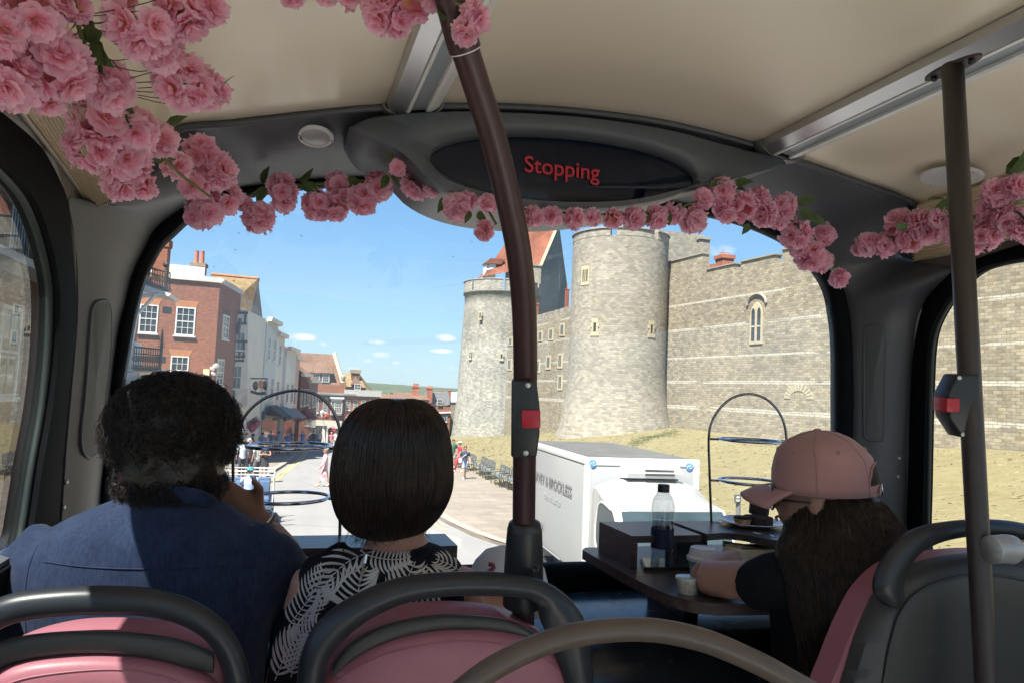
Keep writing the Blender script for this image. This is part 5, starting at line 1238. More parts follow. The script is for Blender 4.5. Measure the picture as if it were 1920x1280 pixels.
# parapet behind and rooftop
u0_, z0_ = Ff.uv(318, 516)
mb = MB(); Ff.rect(mb, .9, 3.8, ztop+.28, ztop+.95, -1.2, .25); part(mb, 'roof_upstand', M_wpaint, bb)
def chim(label, x0, x1, ytop, ybase, Z, m, pots, flare=True):
    a = P(x0, ybase, Z); b = P(x1, ybase, Z); tz = P((x0+x1)/2, ytop, Z).z; w = (b-a).length; t = thing('chimney', label, 'chimney', (a+b)/2); ph = w*.85 if pots else 0
    ctr = (a+b)/2; T = Matrix.Translation(ctr) @ Matrix.Rotation(-YAW*.4, 4, 'Z'); H = tz-ph-ctr.z
    mb = MB(); mb.T = T; mb.box((-w*.42, 0, -.6), (w*.42, w*.7, H*.8)); part(mb, 'stack', m, t)
    mb = MB(); mb.T = T; mb.box((-w*.5, -w*.06, H*.8), (w*.5, w*.76, H)); part(mb, 'cap_course', m, t)
    if flare: mb = MB(); mb.T = T; mb.box((-w*.62, -w*.15, -.7), (w*.62, w*.85, H*.22)); part(mb, 'base_flashing', M_wpaint, t)
    for k in range(pots): mb = MB(); mb.T = T @ Matrix.Translation(((k-(pots-1)/2)*w*.36, w*.3, H)); mb.lathe([(w*.15, 0), (w*.125, ph*.9), (w*.15, ph)], 14); part(mb, 'chimney_pot', M_pot, t, smooth=40)
    return t
M_stock = brickmat('stock_brick', (.27, .21, .15), (.20, .15, .11), (.3, .26, .2), .22, .075, .011, .3)
chim('brick chimney with two terracotta pots on the orange brick building', 355, 383, 469, 524, 47, M_stock, 2)
chim('ornate brick chimney rising behind the iron balcony at the far left', 283, 312, 447, 520, 36, M_brick, 0, False)
# lamp camera cluster on the corner
cc_ = thing('security_camera', 'white security cameras and yellow alarm box on the brick corner', 'camera', Ff.at(396, 693))
u, z = Ff.uv(387, 697); mb = MB(); Ff.rect(mb, u-.16, u+.16, z-.18, z+.16, 0, .14); part(mb, 'alarm_box', mat('yellow_box', (.62, .54, .30), .5), cc_)
for x, y in ((397, 690), (402, 686), (399, 699), (405, 684)):
    mb = MB(); c = Ff.at(x, y)+Ff.n*.3; mb.tube([c, c+Vector((.12, -.35, -.05))], .09, 10); part(mb, 'camera_housing', M_wpaint, cc_, smooth=40)
mb = MB(); c = Ff.at(399, 700); mb.tube([c, c+Ff.n*.4], .04, 8); part(mb, 'mounting_arm', M_iron, cc_)
# ---- timber framed house with brown tiled roof
dS = Fs.d
def S(u, z, out=0): return Fs.p(u, z, out)
th = thing('timber_framed_house', 'black and white timbered house with steep brown tiled roof beside the brick building', 'house', S(us+1, -1))
ub = Fs.uv(483, 640)[0] if Fs.uv(483, 640)[0] < 40 else us+9
ub = min(ub, us+11); print('timber house u', us, ub)
ze = Fs.at(455, 584).z
Ft = Face(S(us+.05, 0, .5), dS)
mb = MB(); mb.prism([Ft.p(0, -4, -4.2), Ft.p(0, -4), Ft.p(0, ze), Ft.p(0, ze, -4.2)], dS*(ub-us)); part(mb, 'wall', M_render, th)
rp = lambda px, py, y: onY(px, py, y)
yy0, yy1 = S(us, 0).y+.1, S(ub, 0).y
mb = MB(); e0 = onY(452, 586, yy0); e1 = onY(471, 586, yy0+1.4); r1_ = onY(484, 523, yy0+2.6); r0_ = onY(396, 515, yy0+2.6); e2 = onY(430, 583, yy0+.0)
mb.poly([onY(428, 575, yy0), e1, r1_, r0_]); rf = part(mb, 'tiled_roof', M_brtile, th)
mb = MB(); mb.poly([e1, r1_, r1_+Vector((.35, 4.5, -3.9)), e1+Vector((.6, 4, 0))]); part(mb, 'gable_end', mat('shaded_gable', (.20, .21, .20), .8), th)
mb = MB(); mb.tube([e1+Vector((.03, -.05, 0)), r1_+Vector((.03, -.05, 0))], .09, 4); part(mb, 'bargeboard', M_timber, th)
mb = MB(); n = 16
for k in range(n): a = r0_.lerp(r1_, (k+.06)/n); b = r0_.lerp(r1_, (k+.94)/n); mb.tube([a, b], .12, 8)
rt = part(mb, 'ridge_tiles', M_oran, th); rt['kind'] = 'stuff'
def timber(fc, t, pts, w=.16): 
    mb = MB()
    for (a, b) in pts:
        pa, pb = fc.at(*a)+fc.n*.03, fc.at(*b)+fc.n*.03; mb.tube([pa, pb], w/2, 4)
    o = part(mb, 'timber_frame', M_timber, t); o['kind'] = 'stuff'; return o
Fj = Face(onY(440, 620, yy0-.6), (1, .08))               # jettied end wall facing the viewer
Fj.n = Vector((0, -1, 0)) if Fj.n.y > 0 else Fj.n
mb = MB(); a = Fj.at(440, 607); b = Fj.at(462, 586); c = Fj.at(467, 700); 
mb.prism([Fj.at(441, 760), Fj.at(464, 760), Fj.at(465, 586), Fj.at(441, 586)], Vector((0, 2.4, 0))); part(mb, 'projecting_bay', M_render, th)
timber(Fj, th, [((441,587),(465,587)),((441,607),(463,607)),((461,587),(459,608)),((442,587),(441,640)),((441,640),(464,640)),((438,668),(460,668)),((449,660),(448,672)),((438,658),(460,658)),((458,640),(456,672)),((438,676),(458,676))], .14)
sash_px(Fj, th, 442, 624, 458, 656, cols=2, rws=2); sash_px(Fj, th, 435, 685, 451, 728, cols=2, rws=2)
mb = MB(); mb.tube([Fj.at(442, 608)+Vector((0,-.1,0)), Fj.at(444, 625)+Vector((.1,-.4,0)), Fj.at(452, 600)+Vector((0,-.9,0))], .10, 6); part(mb, 'curved_bracket', M_timber, th)
mb = MB(); mb.tube([Fj.at(440, 590)+Vector((-.1,-.05,0)), Fj.at(432, 760)+Vector((-.1,-.05,0))], .05, 8); part(mb, 'drainpipe', M_iron, th)
# ---- row of pale shop houses going down the hill
def rowhouse(label, u0_, u1_, ztop_, m, out=.5, wins=((0.5, .35),), roofm=None, style='parapet', name='shop_house', dorm=None):
    fc = Face(S(u0_, 0, out), dS); w = u1_-u0_; t = thing(name, label, 'house', fc.p(0, -2)); zg = g(fc.o.y)
    mb = MB(); mb.prism([fc.p(0, zg-1), fc.p(w, zg-1), fc.p(w, ztop_), fc.p(0, ztop_)], -fc.n*8); part(mb, 'wall', m, t)
    mb = MB(); mb.prism([fc.p(-.05, ztop_-.1, .0), fc.p(-.05, ztop_-.1, .3), fc.p(-.05, ztop_+.2, .36), fc.p(-.05, ztop_+.2, .0)], dS*(w+.1)); part(mb, 'cornice', M_wpaint, t)
    if roofm:
        mb = MB(); mb.prism([fc.p(-.03, ztop_+.15, .2), fc.p(-.03, ztop_+2.6, -3.6), fc.p(-.03, ztop_+.15, -8)], dS*(w+.06)); part(mb, 'roof', roofm, t)
    nfl = max(1, int((ztop_-zg-3.4)/2.9)); nw = max(1, int(w/2.0))
    for f in range(nfl):
        for k in range(nw): sash(fc, t, w*(k+.5)/nw, zg+4.2+f*2.9, min(1.1, w/nw*.6), 1.65, cols=2, rws=2)
    mb = MB(); fc.rect(mb, .2, w-.2, zg+.2, zg+2.7, .01, .05); sf = part(mb, 'shop_window', M_wgl, t)
    mb = MB(); fc.rect(mb, .05, w-.05, zg+2.75, zg+3.35, .01, .22); part(mb, 'shop_fascia', [M_grnp, M_timber, M_brick2, M_slate][len(label) % 4], t)
    return t
u_ = ub; spec = [('tall pale green rendered house with a gutter next to the timber framed house', 4.6, 575, mat('pale_green_render', (.42, .46, .43), .8, var=.05), 476), ]
def ztop_at(u, px, py): p = Fs.p(u, 0); d = ray(px, py); return CAM.z+d.z/math.hypot(d.x, d.y)*math.hypot(p.x, p.y)
rowhouse('tall pale grey rendered house right after the timbered house', ub, ub+4.6, ztop_at(ub, 478, 598), mat('pale_grey_render', (.46, .50, .49), .8, var=.05), .6)
Fend = Face(S(ub, 0, .6), Fs.n); Fend.n = -Fs.d
for (x0_, y0_, x1_, y1_) in ((469,612,476,632),(468,650,475,674),(465,690,473,716)): sash_px(Fend, th, x0_, y0_, x1_, y1_, cols=2, rws=2)
mb = MB(); mb.tube([Fend.at(480, 600)-Fs.d*.1, Fend.at(474, 740)-Fs.d*.1], .05, 8); part(mb, 'drainpipe', M_iron, th)
rowhouse('slim cream house with a pink chimney down the row', ub+4.65, ub+8.6, ztop_at(ub+4.6, 492, 625), mat('cream_paint', (.60, .58, .54), .8, var=.05), .5, roofm=M_redtile)
rowhouse('white fronted shop house with a bold cornice further down the row', ub+8.65, ub+14, ztop_at(ub+8.6, 500, 651), M_wpaint, .75)
rowhouse('narrow pale pink shop house in the row', ub+14.05, ub+18, ztop_at(ub+14, 508, 668), mat('pale_pink_paint', (.56, .42, .37), .8, var=.05), .5, roofm=M_redtile)
rowhouse('lower shop house with red tiled roof at the far end of the row', ub+18.05, ub+25, ztop_at(ub+18, 512, 700), M_brick2, .7, roofm=M_redtile)
rowhouse('last brick shop house with tall white windows before the square', ub+25.05, ub+33, ztop_at(ub+25, 520, 712), M_brick2, .6, roofm=M_redtile)
chim('small pink brick chimney on the pale row', 487, 494, 607, 625, 60, M_oran, 0, False)
# hanging pub sign with heraldic beasts
hs = thing('hanging_sign', 'black hanging pub sign with a red and gold crest and two dark beasts', 'sign', P(487, 726, 49)); Zs = 49
mb = MB(); mb.tube([P(462, 709, Zs+.5), P(501, 709, Zs)], .05, 6); part(mb, 'bracket_arm', M_iron, hs)
def flat(px, Z, th, name, m, t): mb = MB(); mb.prism([P(a, b, Z) for a, b in px], FWD*th); return part(mb, name, m, t)
flat([(484,714),(490,712),(494,717),(493,724),(489,728),(484,724)], Zs, .06, 'crest_shield', mat('sign_orange', (.5, .16, .05), .5, var=.3, scale=4), hs)
flat([(475,716),(480,713),(483,718),(483,727),(479,732),(475,728),(473,722)], Zs, .06, 'dark_beast', M_iron, hs)
flat([(493,715),(498,712),(501,718),(500,728),(496,731),(493,726)], Zs, .06, 'dark_beast', M_iron, hs)
flat([(470,731),(485,735),(498,733),(498,739),(484,740),(470,736)], Zs, .06, 'scroll_board', mat('sign_blue', (.05, .06, .09), .5), hs)
rs_ = thing('hanging_sign', 'round hanging sign over the shops in the row', 'sign', P(505, 750, 60)); mb = MB(); mb.T = Matrix.Translation(P(505, 752, 60)) @ (-FWD).to_track_quat('Z', 'Y').to_matrix().to_4x4(); mb.lathe([(.0001, .05), (.30, .05), (.32, 0), (.0001, 0)], 20, caps=False); part(mb, 'sign_board', mat('grey_green_sign', (.22, .24, .21), .6), rs_)
mb = MB(); mb.tube([P(497, 746, 60), P(508, 746, 60)], .03, 6); part(mb, 'bracket_arm', M_iron, rs_)
for px, lab in ((458, 'first canopy lamp on the pale house front'), (466, 'second canopy lamp on the pale house front')):
    t = thing('wall_lamp', 'black swan neck lamp on the pale house front, '+('left' if px == 458 else 'right')+' one of a pair', 'lamp', P(px, 702, 53)); mb = MB(); mb.T = Matrix.Translation(P(px, 704, 53)); mb.lathe([(.30, 0), (.12, .35), (.03, .45)], 14); part(mb, 'lamp_shade', M_iron, t, smooth=40)

# ---- near left: white balcony building with iron railings
bal = thing('balcony_building', 'white porch and balconies with black ironwork at the far left edge of the windscreen', 'building', onY(240, 700, 24)); yb_ = 26
def B(px, py, y=yb_): return onY(px, py, y)
wl = B(232, 640).x-1.0
mb = MB(); mb.box((B(150, 700).x-6, yb_+1.5, g(26)-1), (B(222, 700).x, yb_+2.5, 10)); part(mb, 'hotel_wall', M_brick, bal)
Fh = Face(Vector((-5.2, 4, 0)), (0, 1))
mb = MB(); mb.box((-12, 2, -1), (-6.2, yb_+.4, 11)); part(mb, 'hotel_front', M_brick2, bal)
Fh2 = Face(Vector((-6.2, 2, 0)), (0, 1))
for k in range(6):
    for f in range(3): sash(Fh2, bal, 2.2+k*3.9, 3.2+f*3.3, 1.3, 2.1, cols=2, rws=2)
for f in range(1, 3):
    zz = 3.0+f*3.3
    mb = MB(); mb.box((-6.2, 2, zz-.25), (-5.4, yb_-3, zz-.08)); part(mb, 'balcony_slab', M_wpaint, bal)
    mb = MB(); mb.tube([(-5.45, 2, zz+.85), (-5.45, yb_-3, zz+.85)], .025, 6)
    k = 2.0
    while k < yb_-3: mb.tube([(-5.45, k, zz-.08), (-5.45, k, zz+.85)], .012, 4); k += .16
    o = part(mb, 'iron_railing', M_iron, bal); o['kind'] = 'stuff'
# porch in white timber
def strut(a, b, r, name='porch_post', m=None): mb = MB(); mb.tube([a, b], r, 4); return part(mb, name, m or M_wpaint, bal)
Fp = Face(B(240, 640), (1, 0)); Fp.n = Vector((0, -1, 0))
mb = MB(); mb.prism([B(232, 532), B(262, 528), B(321, 551), B(316, 556), B(262, 541), B(232, 552)], (0, 2.0, 0)); part(mb, 'porch_canopy', M_wpaint, bal)
mb = MB(); mb.prism([B(250, 540), B(262, 536), B(262, 700), B(240, 700)], (0, .3, 0)) if False else mb.tube([B(262, 552), B(243, 660)], .07, 6); part(mb, 'porch_post', M_wpaint, bal)
strut(B(290, 555), B(250, 598), .055, 'diagonal_brace'); strut(B(300, 551), B(262, 556), .06, 'canopy_beam')
mb = MB(); mb.prism([B(236, 640), B(253, 640), B(250, 690), B(230, 690)], (0, 1.2, 0)); part(mb, 'balcony_pier', M_wpaint, bal)
mb = MB(); mb.prism([B(226, 688), B(300, 691), B(299, 697), B(226, 695)], (0, 1.9, 0)); part(mb, 'balcony_floor', M_wpaint, bal)
mb = MB(); mb.prism([B(226, 697), B(262, 698), B(260, 760), B(218, 760)], (0, 1.9, 0)); part(mb, 'porch_wall', M_wpaint, bal)
def rail_px(x0, y0, x1, y1, x2, y2, x3, y3, n, curl=True):
    """ornate panel: top edge (x0,y0)-(x1,y1), bottom edge (x3,y3)-(x2,y2)"""
    mb = MB(); tl, tr, br_, bl = B(x0, y0), B(x1, y1), B(x2, y2), B(x3, y3); mb.tube([tl, tr], .030, 5); mb.tube([bl, br_], .030, 5); mb.tube([tl.lerp(bl, .3), tr.lerp(br_, .3)], .02, 5)
    for k in range(n+1):
        a = tl.lerp(tr, k/n); b = bl.lerp(br_, k/n); mb.tube([a, b], .016, 4)
        if k < n and curl:
            c = (a+b)/2+(tr-tl)/n*.5
            for q, s_ in ((.55, 1), (.95, -1)):
                cc3 = a.lerp(b, q)+(tr-tl)/n*.5; mb.tube([cc3+Vector((math.cos(t)*.10*(1-t/14), 0, s_*math.sin(t)*.11*(1-t/14))) for t in [i*.7 for i in range(11)]], .012, 4)
    o = part(mb, 'iron_railing', M_iron, bal); o['kind'] = 'stuff'
rail_px(262, 498, 319, 512, 318, 545, 262, 527, 12); rail_px(252, 650, 301, 655, 298, 692, 250, 690, 11)
mb = MB(); c = B(303, 620); mb.tube([B(299, 692), B(303, 650), B(305, 616)], [.05, .05, .01], 6)
for k in range(7): p = B(303, 650).lerp(B(305, 618), k/7); mb.tube([p+Vector((-.14*(1-k/8), 0, 0)), p+Vector((0, 0, .05)), p+Vector((.10*(1-k/8), 0, 0))], .012, 4)
part(mb, 'iron_finial', M_iron, bal)
mb = MB(); mb.tube([B(312, 512), B(313, 488)], [.05, .01], 6); mb.sphere(B(312, 497), .10, 10, 6); part(mb, 'iron_finial', M_iron, bal)

# ---- big brick building closing the view (corner restaurant)
yM = 100
Fm = Face(onY(540, 800, yM), (1, .06)); Fm.n = Vector((.06, -1, 0)).normalized()
Fm = Face(onY(540, 800, yM), (1, .05))
mm = thing('corner_building', 'long dark brick building with dormers and tall white windows at the foot of the hill', 'building', onY(600, 830, yM))
def zpx(fc, px, py): return fc.uv(px, py)[1]
ul, ur = Fm.uv(548, 760)[0], Fm.uv(664, 760)[0]; zcor = zpx(Fm, 620, 737); zg = g(100)-1
mb = MB(); mb.prism([Fm.p(ul, zg), Fm.p(ur, zg), Fm.p(ur, zcor), Fm.p(ul, zcor)], -Fm.n*9); part(mb, 'wall', M_brick2, mm)
mb = MB(); mb.prism([Fm.p(ul-.1, zcor-.25, .0), Fm.p(ul-.1, zcor-.1, .45), Fm.p(ul-.1, zcor+.1, .5), Fm.p(ul-.1, zcor+.1, 0)], Fm.d*(ur-ul+.2)); part(mb, 'cornice', mat('grey_cornice', (.36, .36, .35), .7), mm)
zpar = zpx(Fm, 600, 720); mb = MB(); Fm.rect(mb, ul+1.2, Fm.uv(645, 725)[0], zcor+.1, zpar, -.5, .4); part(mb, 'brick_parapet', M_brick, mm)
for px in (560, 643):
    u, _ = Fm.uv(px, 720); mb = MB(); Fm.rect(mb, u-.4, u+.4, zcor, zpar+.35, -.45, .5); q = part(mb, 'pier', M_brick, mm); mb = MB(); mb.T = Matrix.Translation(Fm.p(u, zpar+.35, -.2)); mb.lathe([(.3, 0), (.12, .2), (.34, .6), (.3, .9), (.08, 1.05), (.05, 1.3)], 14); part(mb, 'stone_urn', M_cop, q, smooth=40)
# mansard roof with four dormers
zr0, zr1 = zpar-.1, zpx(Fm, 600, 683)+1.6
uA, uB, uC, uD = Fm.uv(548, 720)[0], Fm.uv(645, 722)[0], Fm.uv(627, 688)[0], Fm.uv(536, 682)[0]
mb = MB(); mb.poly([Fm.p(uA, zr0, -.9), Fm.p(uB, zr0, -.9), Fm.p(uC+.3, zr1, -4.6), Fm.p(uD, zr1, -4.6)]); mb.poly([Fm.p(uB, zr0, -.9), Fm.p(uC+.3, zr1, -4.6), Fm.p(uB, zr0, -9)]); mb.poly([Fm.p(uD, zr1, -4.6), Fm.p(uC+.3, zr1, -4.6), Fm.p(uB, zr0, -9), Fm.p(uA, zr0, -9)]); mb.poly([Fm.p(uA, zr0, -.9), Fm.p(uD, zr1, -4.6), Fm.p(uA, zr0, -9)]); part(mb, 'roof', M_redtile, mm)
mb = MB(); mb.tube([Fm.p(uB+.1, zr0+.1, -.85), Fm.p(uC+.4, zr1+.15, -4.6)], .3, 4); part(mb, 'gable_coping', M_ashlar, mm)
for px in (562, 577, 594, 612):
    u, _ = Fm.uv(px, 712); zb3 = zpx(Fm, px, 718); zt3 = zpx(Fm, px, 703); mb = MB(); mb.prism([Fm.p(u-.55, zb3, -1.0), Fm.p(u+.55, zb3, -1.0), Fm.p(u+.55, zt3+.3, -1.0), Fm.p(u-.55, zt3+.3, -1.0)], -Fm.n*2.6); dm = part(mb, 'dormer', M_slate, mm)
    Fd = Face(Fm.p(0, 0, -.98), Fm.d); sash(Fd, dm, u, zb3+.15, .85, zt3-zb3, cols=3, rws=3, sill=None)
    mb = MB(); mb.prism([Fm.p(u-.95, zt3+.25, -.8), Fm.p(u+.95, zt3+.25, -.8), Fm.p(u+.8, zt3+1.6, -3.2), Fm.p(u-.8, zt3+1.6, -3.2)], Vector((0, 0, .12))); part(mb, 'dormer_roof', M_redtile, dm)
for px in (563, 576, 592, 609): sash_px(Fm, mm, px-4.2, 745, px+4.2, 773, cols=3, rws=5, sill=1)
uo0, uo1 = Fm.uv(621, 750)[0], Fm.uv(641, 750)[0]; zo0, zo1 = zpx(Fm, 630, 777), zpx(Fm, 630, 747)
ob = thing('oriel_window', 'white projecting oriel window on the dark brick corner building', 'window', Fm.p((uo0+uo1)/2, zo0)); mb = MB(); Fm.rect(mb, uo0, uo1, zo0, zo1, 0, .5); part(mb, 'bay_frame', M_wpaint, ob)
Fo = Face(Fm.p(0, 0, .55), Fm.d); sash(Fo, ob, (uo0*1.35+uo1*.65)/2-.25, zo0+.25, .42, zo1-zo0-.6, cols=2, rws=6, sill=None); sash(Fo, ob, (uo0*.7+uo1*1.3)/2, zo0+.25, 1.0, zo1-zo0-.6, cols=4, rws=6, sill=None)
mb = MB(); Fm.rect(mb, uo0-.2, uo1+.2, zo1, zo1+.25, 0, .8); part(mb, 'bay_roof', M_lead, ob)
# shop front: cream fascia, lettering, dark doorways, awning, flags, flower baskets
uf0, uf1 = Fm.uv(560, 790)[0], Fm.uv(641, 790)[0]; zf0, zf1 = zpx(Fm, 600, 797), zpx(Fm, 600, 787)
M_cream2 = mat('cream_fascia', (.42, .40, .33), .7, var=.06)
mb = MB(); Fm.rect(mb, uf0, uf1, zf0, zf1, 0, .35); fs = part(mb, 'shop_fascia', M_cream2, mm)
M_let = mat('dark_lettering', (.05, .05, .045), .6, var=0)
mb = MB(); Fm.rect(mb, uf0, uf1, zg, zf0, 0, .08); part(mb, 'shop_window', M_wgl, mm)
for px in (561, 574, 583, 592, 606, 614, 628, 640): u, _ = Fm.uv(px, 800); mb = MB(); Fm.rect(mb, u-.12, u+.12, zg, zf0, .08, .12); part(mb, 'shop_pilaster', M_cream2 if px > 600 or px < 570 else M_timber, mm)
u, _ = Fm.uv(626, 795); mb = MB(); Fm.rect(mb, u-.9, u+.9, zpx(Fm, 626, 802), zpx(Fm, 626, 788), .36, .1); part(mb, 'stone_panel', M_cream2, mm)
sg = thing('restaurant_sign', 'dark hanging sign with a yellow arched M on the brick front', 'sign', Fm.at(532, 765)); a = P(526, 774, 88); b = P(538, 774, 88); c = P(538, 756, 88)
flat([(526,757),(538,757),(538,774),(526,774)], 88, .1, 'sign_board', mat('dark_sign', (.02, .025, .022), .5), sg)
mb = MB(); q = [P(*p, 87.95) for p in [(528,771),(528.7,763),(530.2,761),(531.5,763),(532,768),(532.5,763),(533.8,761),(535.3,763),(536,771)]]; mb.tube(q, .05, 5); part(mb, 'arched_letter', mat('sign_yellow', (.75, .42, .02), .5, var=0), sg)
# lower right wing
Fw = Face(Fm.p(ur, 0), (1, .10)); uw = Fw.uv(712, 760)[0]; zc2 = zpx(Fw, 690, 741)
wg = thing('brick_wing', 'two storey brick wing with arched white windows behind the bobbed head', 'building', Fw.p(2, zg))
mb = MB(); mb.prism([Fw.p(-1.2, zg), Fw.p(uw, zg), Fw.p(uw, zc2), Fw.p(-1.2, zc2)], -Fw.n*8); part(mb, 'wall', M_brick, wg)
mb = MB(); Fw.rect(mb, -1.4, uw+.1, zc2-.1, zc2+.7, -.3, .55); part(mb, 'cornice', mat('wing_cornice', (.32, .32, .31), .7), wg)
for px in (652, 666, 681, 695): sash_px(Fw, wg, px-4, 749, px+4, 768, cols=3, rws=4, sill=1)
sash_px(Fw, wg, 645, 781, 654, 800, cols=3, rws=5, sill=1)
# roofs and chimneys behind it
hb = thing('tiled_house', 'house with tawny tiled roof, brick chimney and a small dormer right of the long building', 'house', onY(660, 720, 106))
mb = MB(); q = [onY(633, 722, 104), onY(686, 726, 104), onY(672, 697, 109), onY(634, 700, 109)]; mb.poly(q); mb.poly([q[1], q[2], q[2]+Vector((3, 5, -3))]); mb.poly([q[0], q[3], q[3]+Vector((0, 6, -4))]); part(mb, 'roof', M_brtile, hb)
mb = MB(); p0_, p1_ = onY(634, 724, 104.2), onY(686, 724, 104.2); mb.box((p0_.x, 104.2, zg), (p1_.x, 111, p0_.z)); part(mb, 'wall', M_brick, hb)
c0_, c1_, c2_ = onY(659, 712, 106), onY(674, 712, 106), onY(659, 692, 106); mb = MB(); mb.box((c0_.x, 106, c0_.z-1), (c1_.x, 107.2, c2_.z-.5)); ck_ = part(mb, 'chimney', M_brick2, hb); mb = MB(); mb.box((c0_.x-.15, 105.85, c2_.z-.5), (c1_.x+.15, 107.35, c2_.z)); part(mb, 'chimney_cap', M_stock, ck_)
Fq = Face(onY(665, 722, 103.4), (1, 0)); sash_px(Fq, hb, 664, 719, 676, 730, cols=2, rws=2, sill=None); mb = MB(); a = Fq.at(660, 720); b = Fq.at(678, 720); mb.prism([Fq.at(659, 720), Fq.at(678, 720), Fq.at(668, 706)+Vector((0, .5, 0))], Vector((0, 2.5, 0))); part(mb, 'dormer_gable', M_redtile, hb)
# roofs left of it, red and tan gables over the row
for k, (lab, pts, m) in enumerate([('tan tiled gable roof behind the shop row, nearest the red roof', [(512,679),(536,681),(552,722),(530,722),(513,706)], M_redtile), ('orange tiled roof slope low over the shop row', [(510,700),(520,697),(545,722),(545,733),(512,731)], M_tile)]):
    y = 93-k*4; mb = MB(); mb.prism([onY(a, b, y) for a, b in pts], (0, 3, -1)); t = mb.build('tiled_roof', m); tag(t, lab, 'roof')
# far small houses on the right
fh = thing('far_house', 'small brick house with grey slate mansard and red chimneys near the far tower', 'house', onY(822, 770, 150)); yf = 150
def Q(px, py, y=yf): return onY(px, py, y)
mb = MB(); mb.box((Q(806, 760).x, yf, -16), (Q(845, 760).x, yf+8, Q(820, 760).z)); part(mb, 'wall', M_brick, fh)
mb = MB(); mb.prism([Q(804, 758), Q(845, 758), Q(841, 735), Q(805, 735)], (0, 5, 0)); part(mb, 'slate_roof', M_slate, fh)
Ff2 = Face(Q(820, 755, yf-.3), (1, 0)); sash_px(Ff2, fh, 820, 748, 829, 759, cols=3, rws=2, sill=None)
for a in (810, 838): mb = MB(); mb.prism([Q(a-5, 758, yf-.1), Q(a+5, 758, yf-.1), Q(a+5, 748, yf-.1), Q(a-5, 748, yf-.1)], (0, -.1, 0)); part(mb, 'dark_panel', M_slate, fh)
mb = MB(); mb.prism([Q(804, 773), Q(845, 771), Q(845, 773.5), Q(804, 775)], (0, -.4, 0)); part(mb, 'white_cornice', M_wpaint, fh)
sash_px(Face(Q(830, 780, yf-.1), (1, 0)), fh, 828, 778, 838, 790, cols=2, rws=3)
fh2 = thing('far_house', 'plain brown brick house with grey metal roof directly left of the far tower', 'house', Q(855, 770, 156)); mb = MB(); mb.box((Q(843, 760, 156).x, 156, -16), (Q(864, 760, 156).x+3, 164, Q(850, 754, 156).z)); part(mb, 'wall', M_stock, fh2)
mb = MB(); mb.prism([Q(843, 754, 155.8), Q(866, 754, 155.8), Q(864, 737, 160), Q(846, 737, 160)], (0, 0, .3)); part(mb, 'metal_roof', mat('pale_metal_roof', (.38, .42, .47), .5), fh2); sash_px(Face(Q(855, 770, 155.9), (1, 0)), fh2, 852, 769, 858, 780, cols=2, rws=3)
fr_ = [('long low brown roof behind the bobbed head', (704,745), (806,742), 738, 140), ('brown tiled roof slope left of the slate mansard', (770,762), (806,762), 739, 145), ('brown house roof further back with two ridges', (740,742), (790,742), 734, 165)]
for lab, a, b, yt, y in fr_:
    mb = MB(); p, q = onY(*a, y), onY(*b, y); zt3 = onY(a[0], yt, y).z; mb.prism([p, Vector((p.x, y+4, zt3)), Vector((p.x, y+8, p.z))], (q.x-p.x, 0, 0)); t = thing('far_house', lab, 'house', p); part(mb, 'roof', M_redtile, t); mb = MB(); mb.box((p.x+.1, y+.3, -16), (q.x-.1, y+7.5, p.z-.02)); part(mb, 'wall', M_brick, t)
for lab, x0, x1, y0, y1, y, n_ in [('three pot chimney stack on the brown roofs', 773, 786, 718, 740, 146, 3), ('wide red chimney pots left of the slate mansard', 800, 812, 723, 736, 149, 4), ('single red pot on the slate mansard', 826, 831, 729, 737, 152, 1), ('slim red chimney at the right end of the slate mansard', 840, 846, 727, 748, 151, 1)]:
    chimney(lab, x0, x1, y0, y1, y, n_)
# ---- trees and hills on the river plain
M_leaf = mat('tree_leaves', (.085, .115, .045), .8, var=.35, scale=.25); M_bark = mat('bark', (.10, .08, .06), .9)
def tree(label, x, y, h, w, seed, nleaf=1400, grp='trees on the river plain'):
    rnd = random.Random(seed); zg_ = g(y)-.1; t = thing('tree', label, 'tree', (x, y, zg_), grp)
    mb = MB(); mb.tube([(x, y, zg_-.3), (x+.2, y, zg_+h*.45), (x, y+.1, zg_+h*.75)], [h*.03, h*.022, h*.008], 8)
    for k in range(5): a = rnd.uniform(0, 6.28); mb.tube([(x, y, zg_+h*(.3+.08*k)), (x+math.cos(a)*w*.3, y+math.sin(a)*w*.3, zg_+h*(.5+.08*k))], [h*.012, h*.004], 5)
    part(mb, 'trunk', M_bark, t, True)
    blobs = [(rnd.uniform(-.36, .36)*w, rnd.uniform(-.3, .3)*w, h*rnd.uniform(.38, .85), w*rnd.uniform(.14, .26)) for _ in range(13)]; mb = MB(); s = h*.022
    for k in range(nleaf):
        b = rnd.choice(blobs); v = Vector((rnd.gauss(0, 1), rnd.gauss(0, 1), rnd.gauss(0, 1))).normalized()*(rnd.random()**.35*b[3]); c = Vector((x+b[0], y+b[1], zg_+b[2]))+v
        n = (v.normalized()+Vector((rnd.uniform(-.6, .6), rnd.uniform(-.6, .6), rnd.uniform(-.3, .8)))).normalized(); a = n.orthogonal().normalized()*s*rnd.uniform(.6, 1.6); d = n.cross(a).normalized()*s*rnd.uniform(.6, 1.6); mb.poly([c-a, c-d*.6, c+a, c+d])
    part(mb, 'crown', M_leaf, t, fix=False)
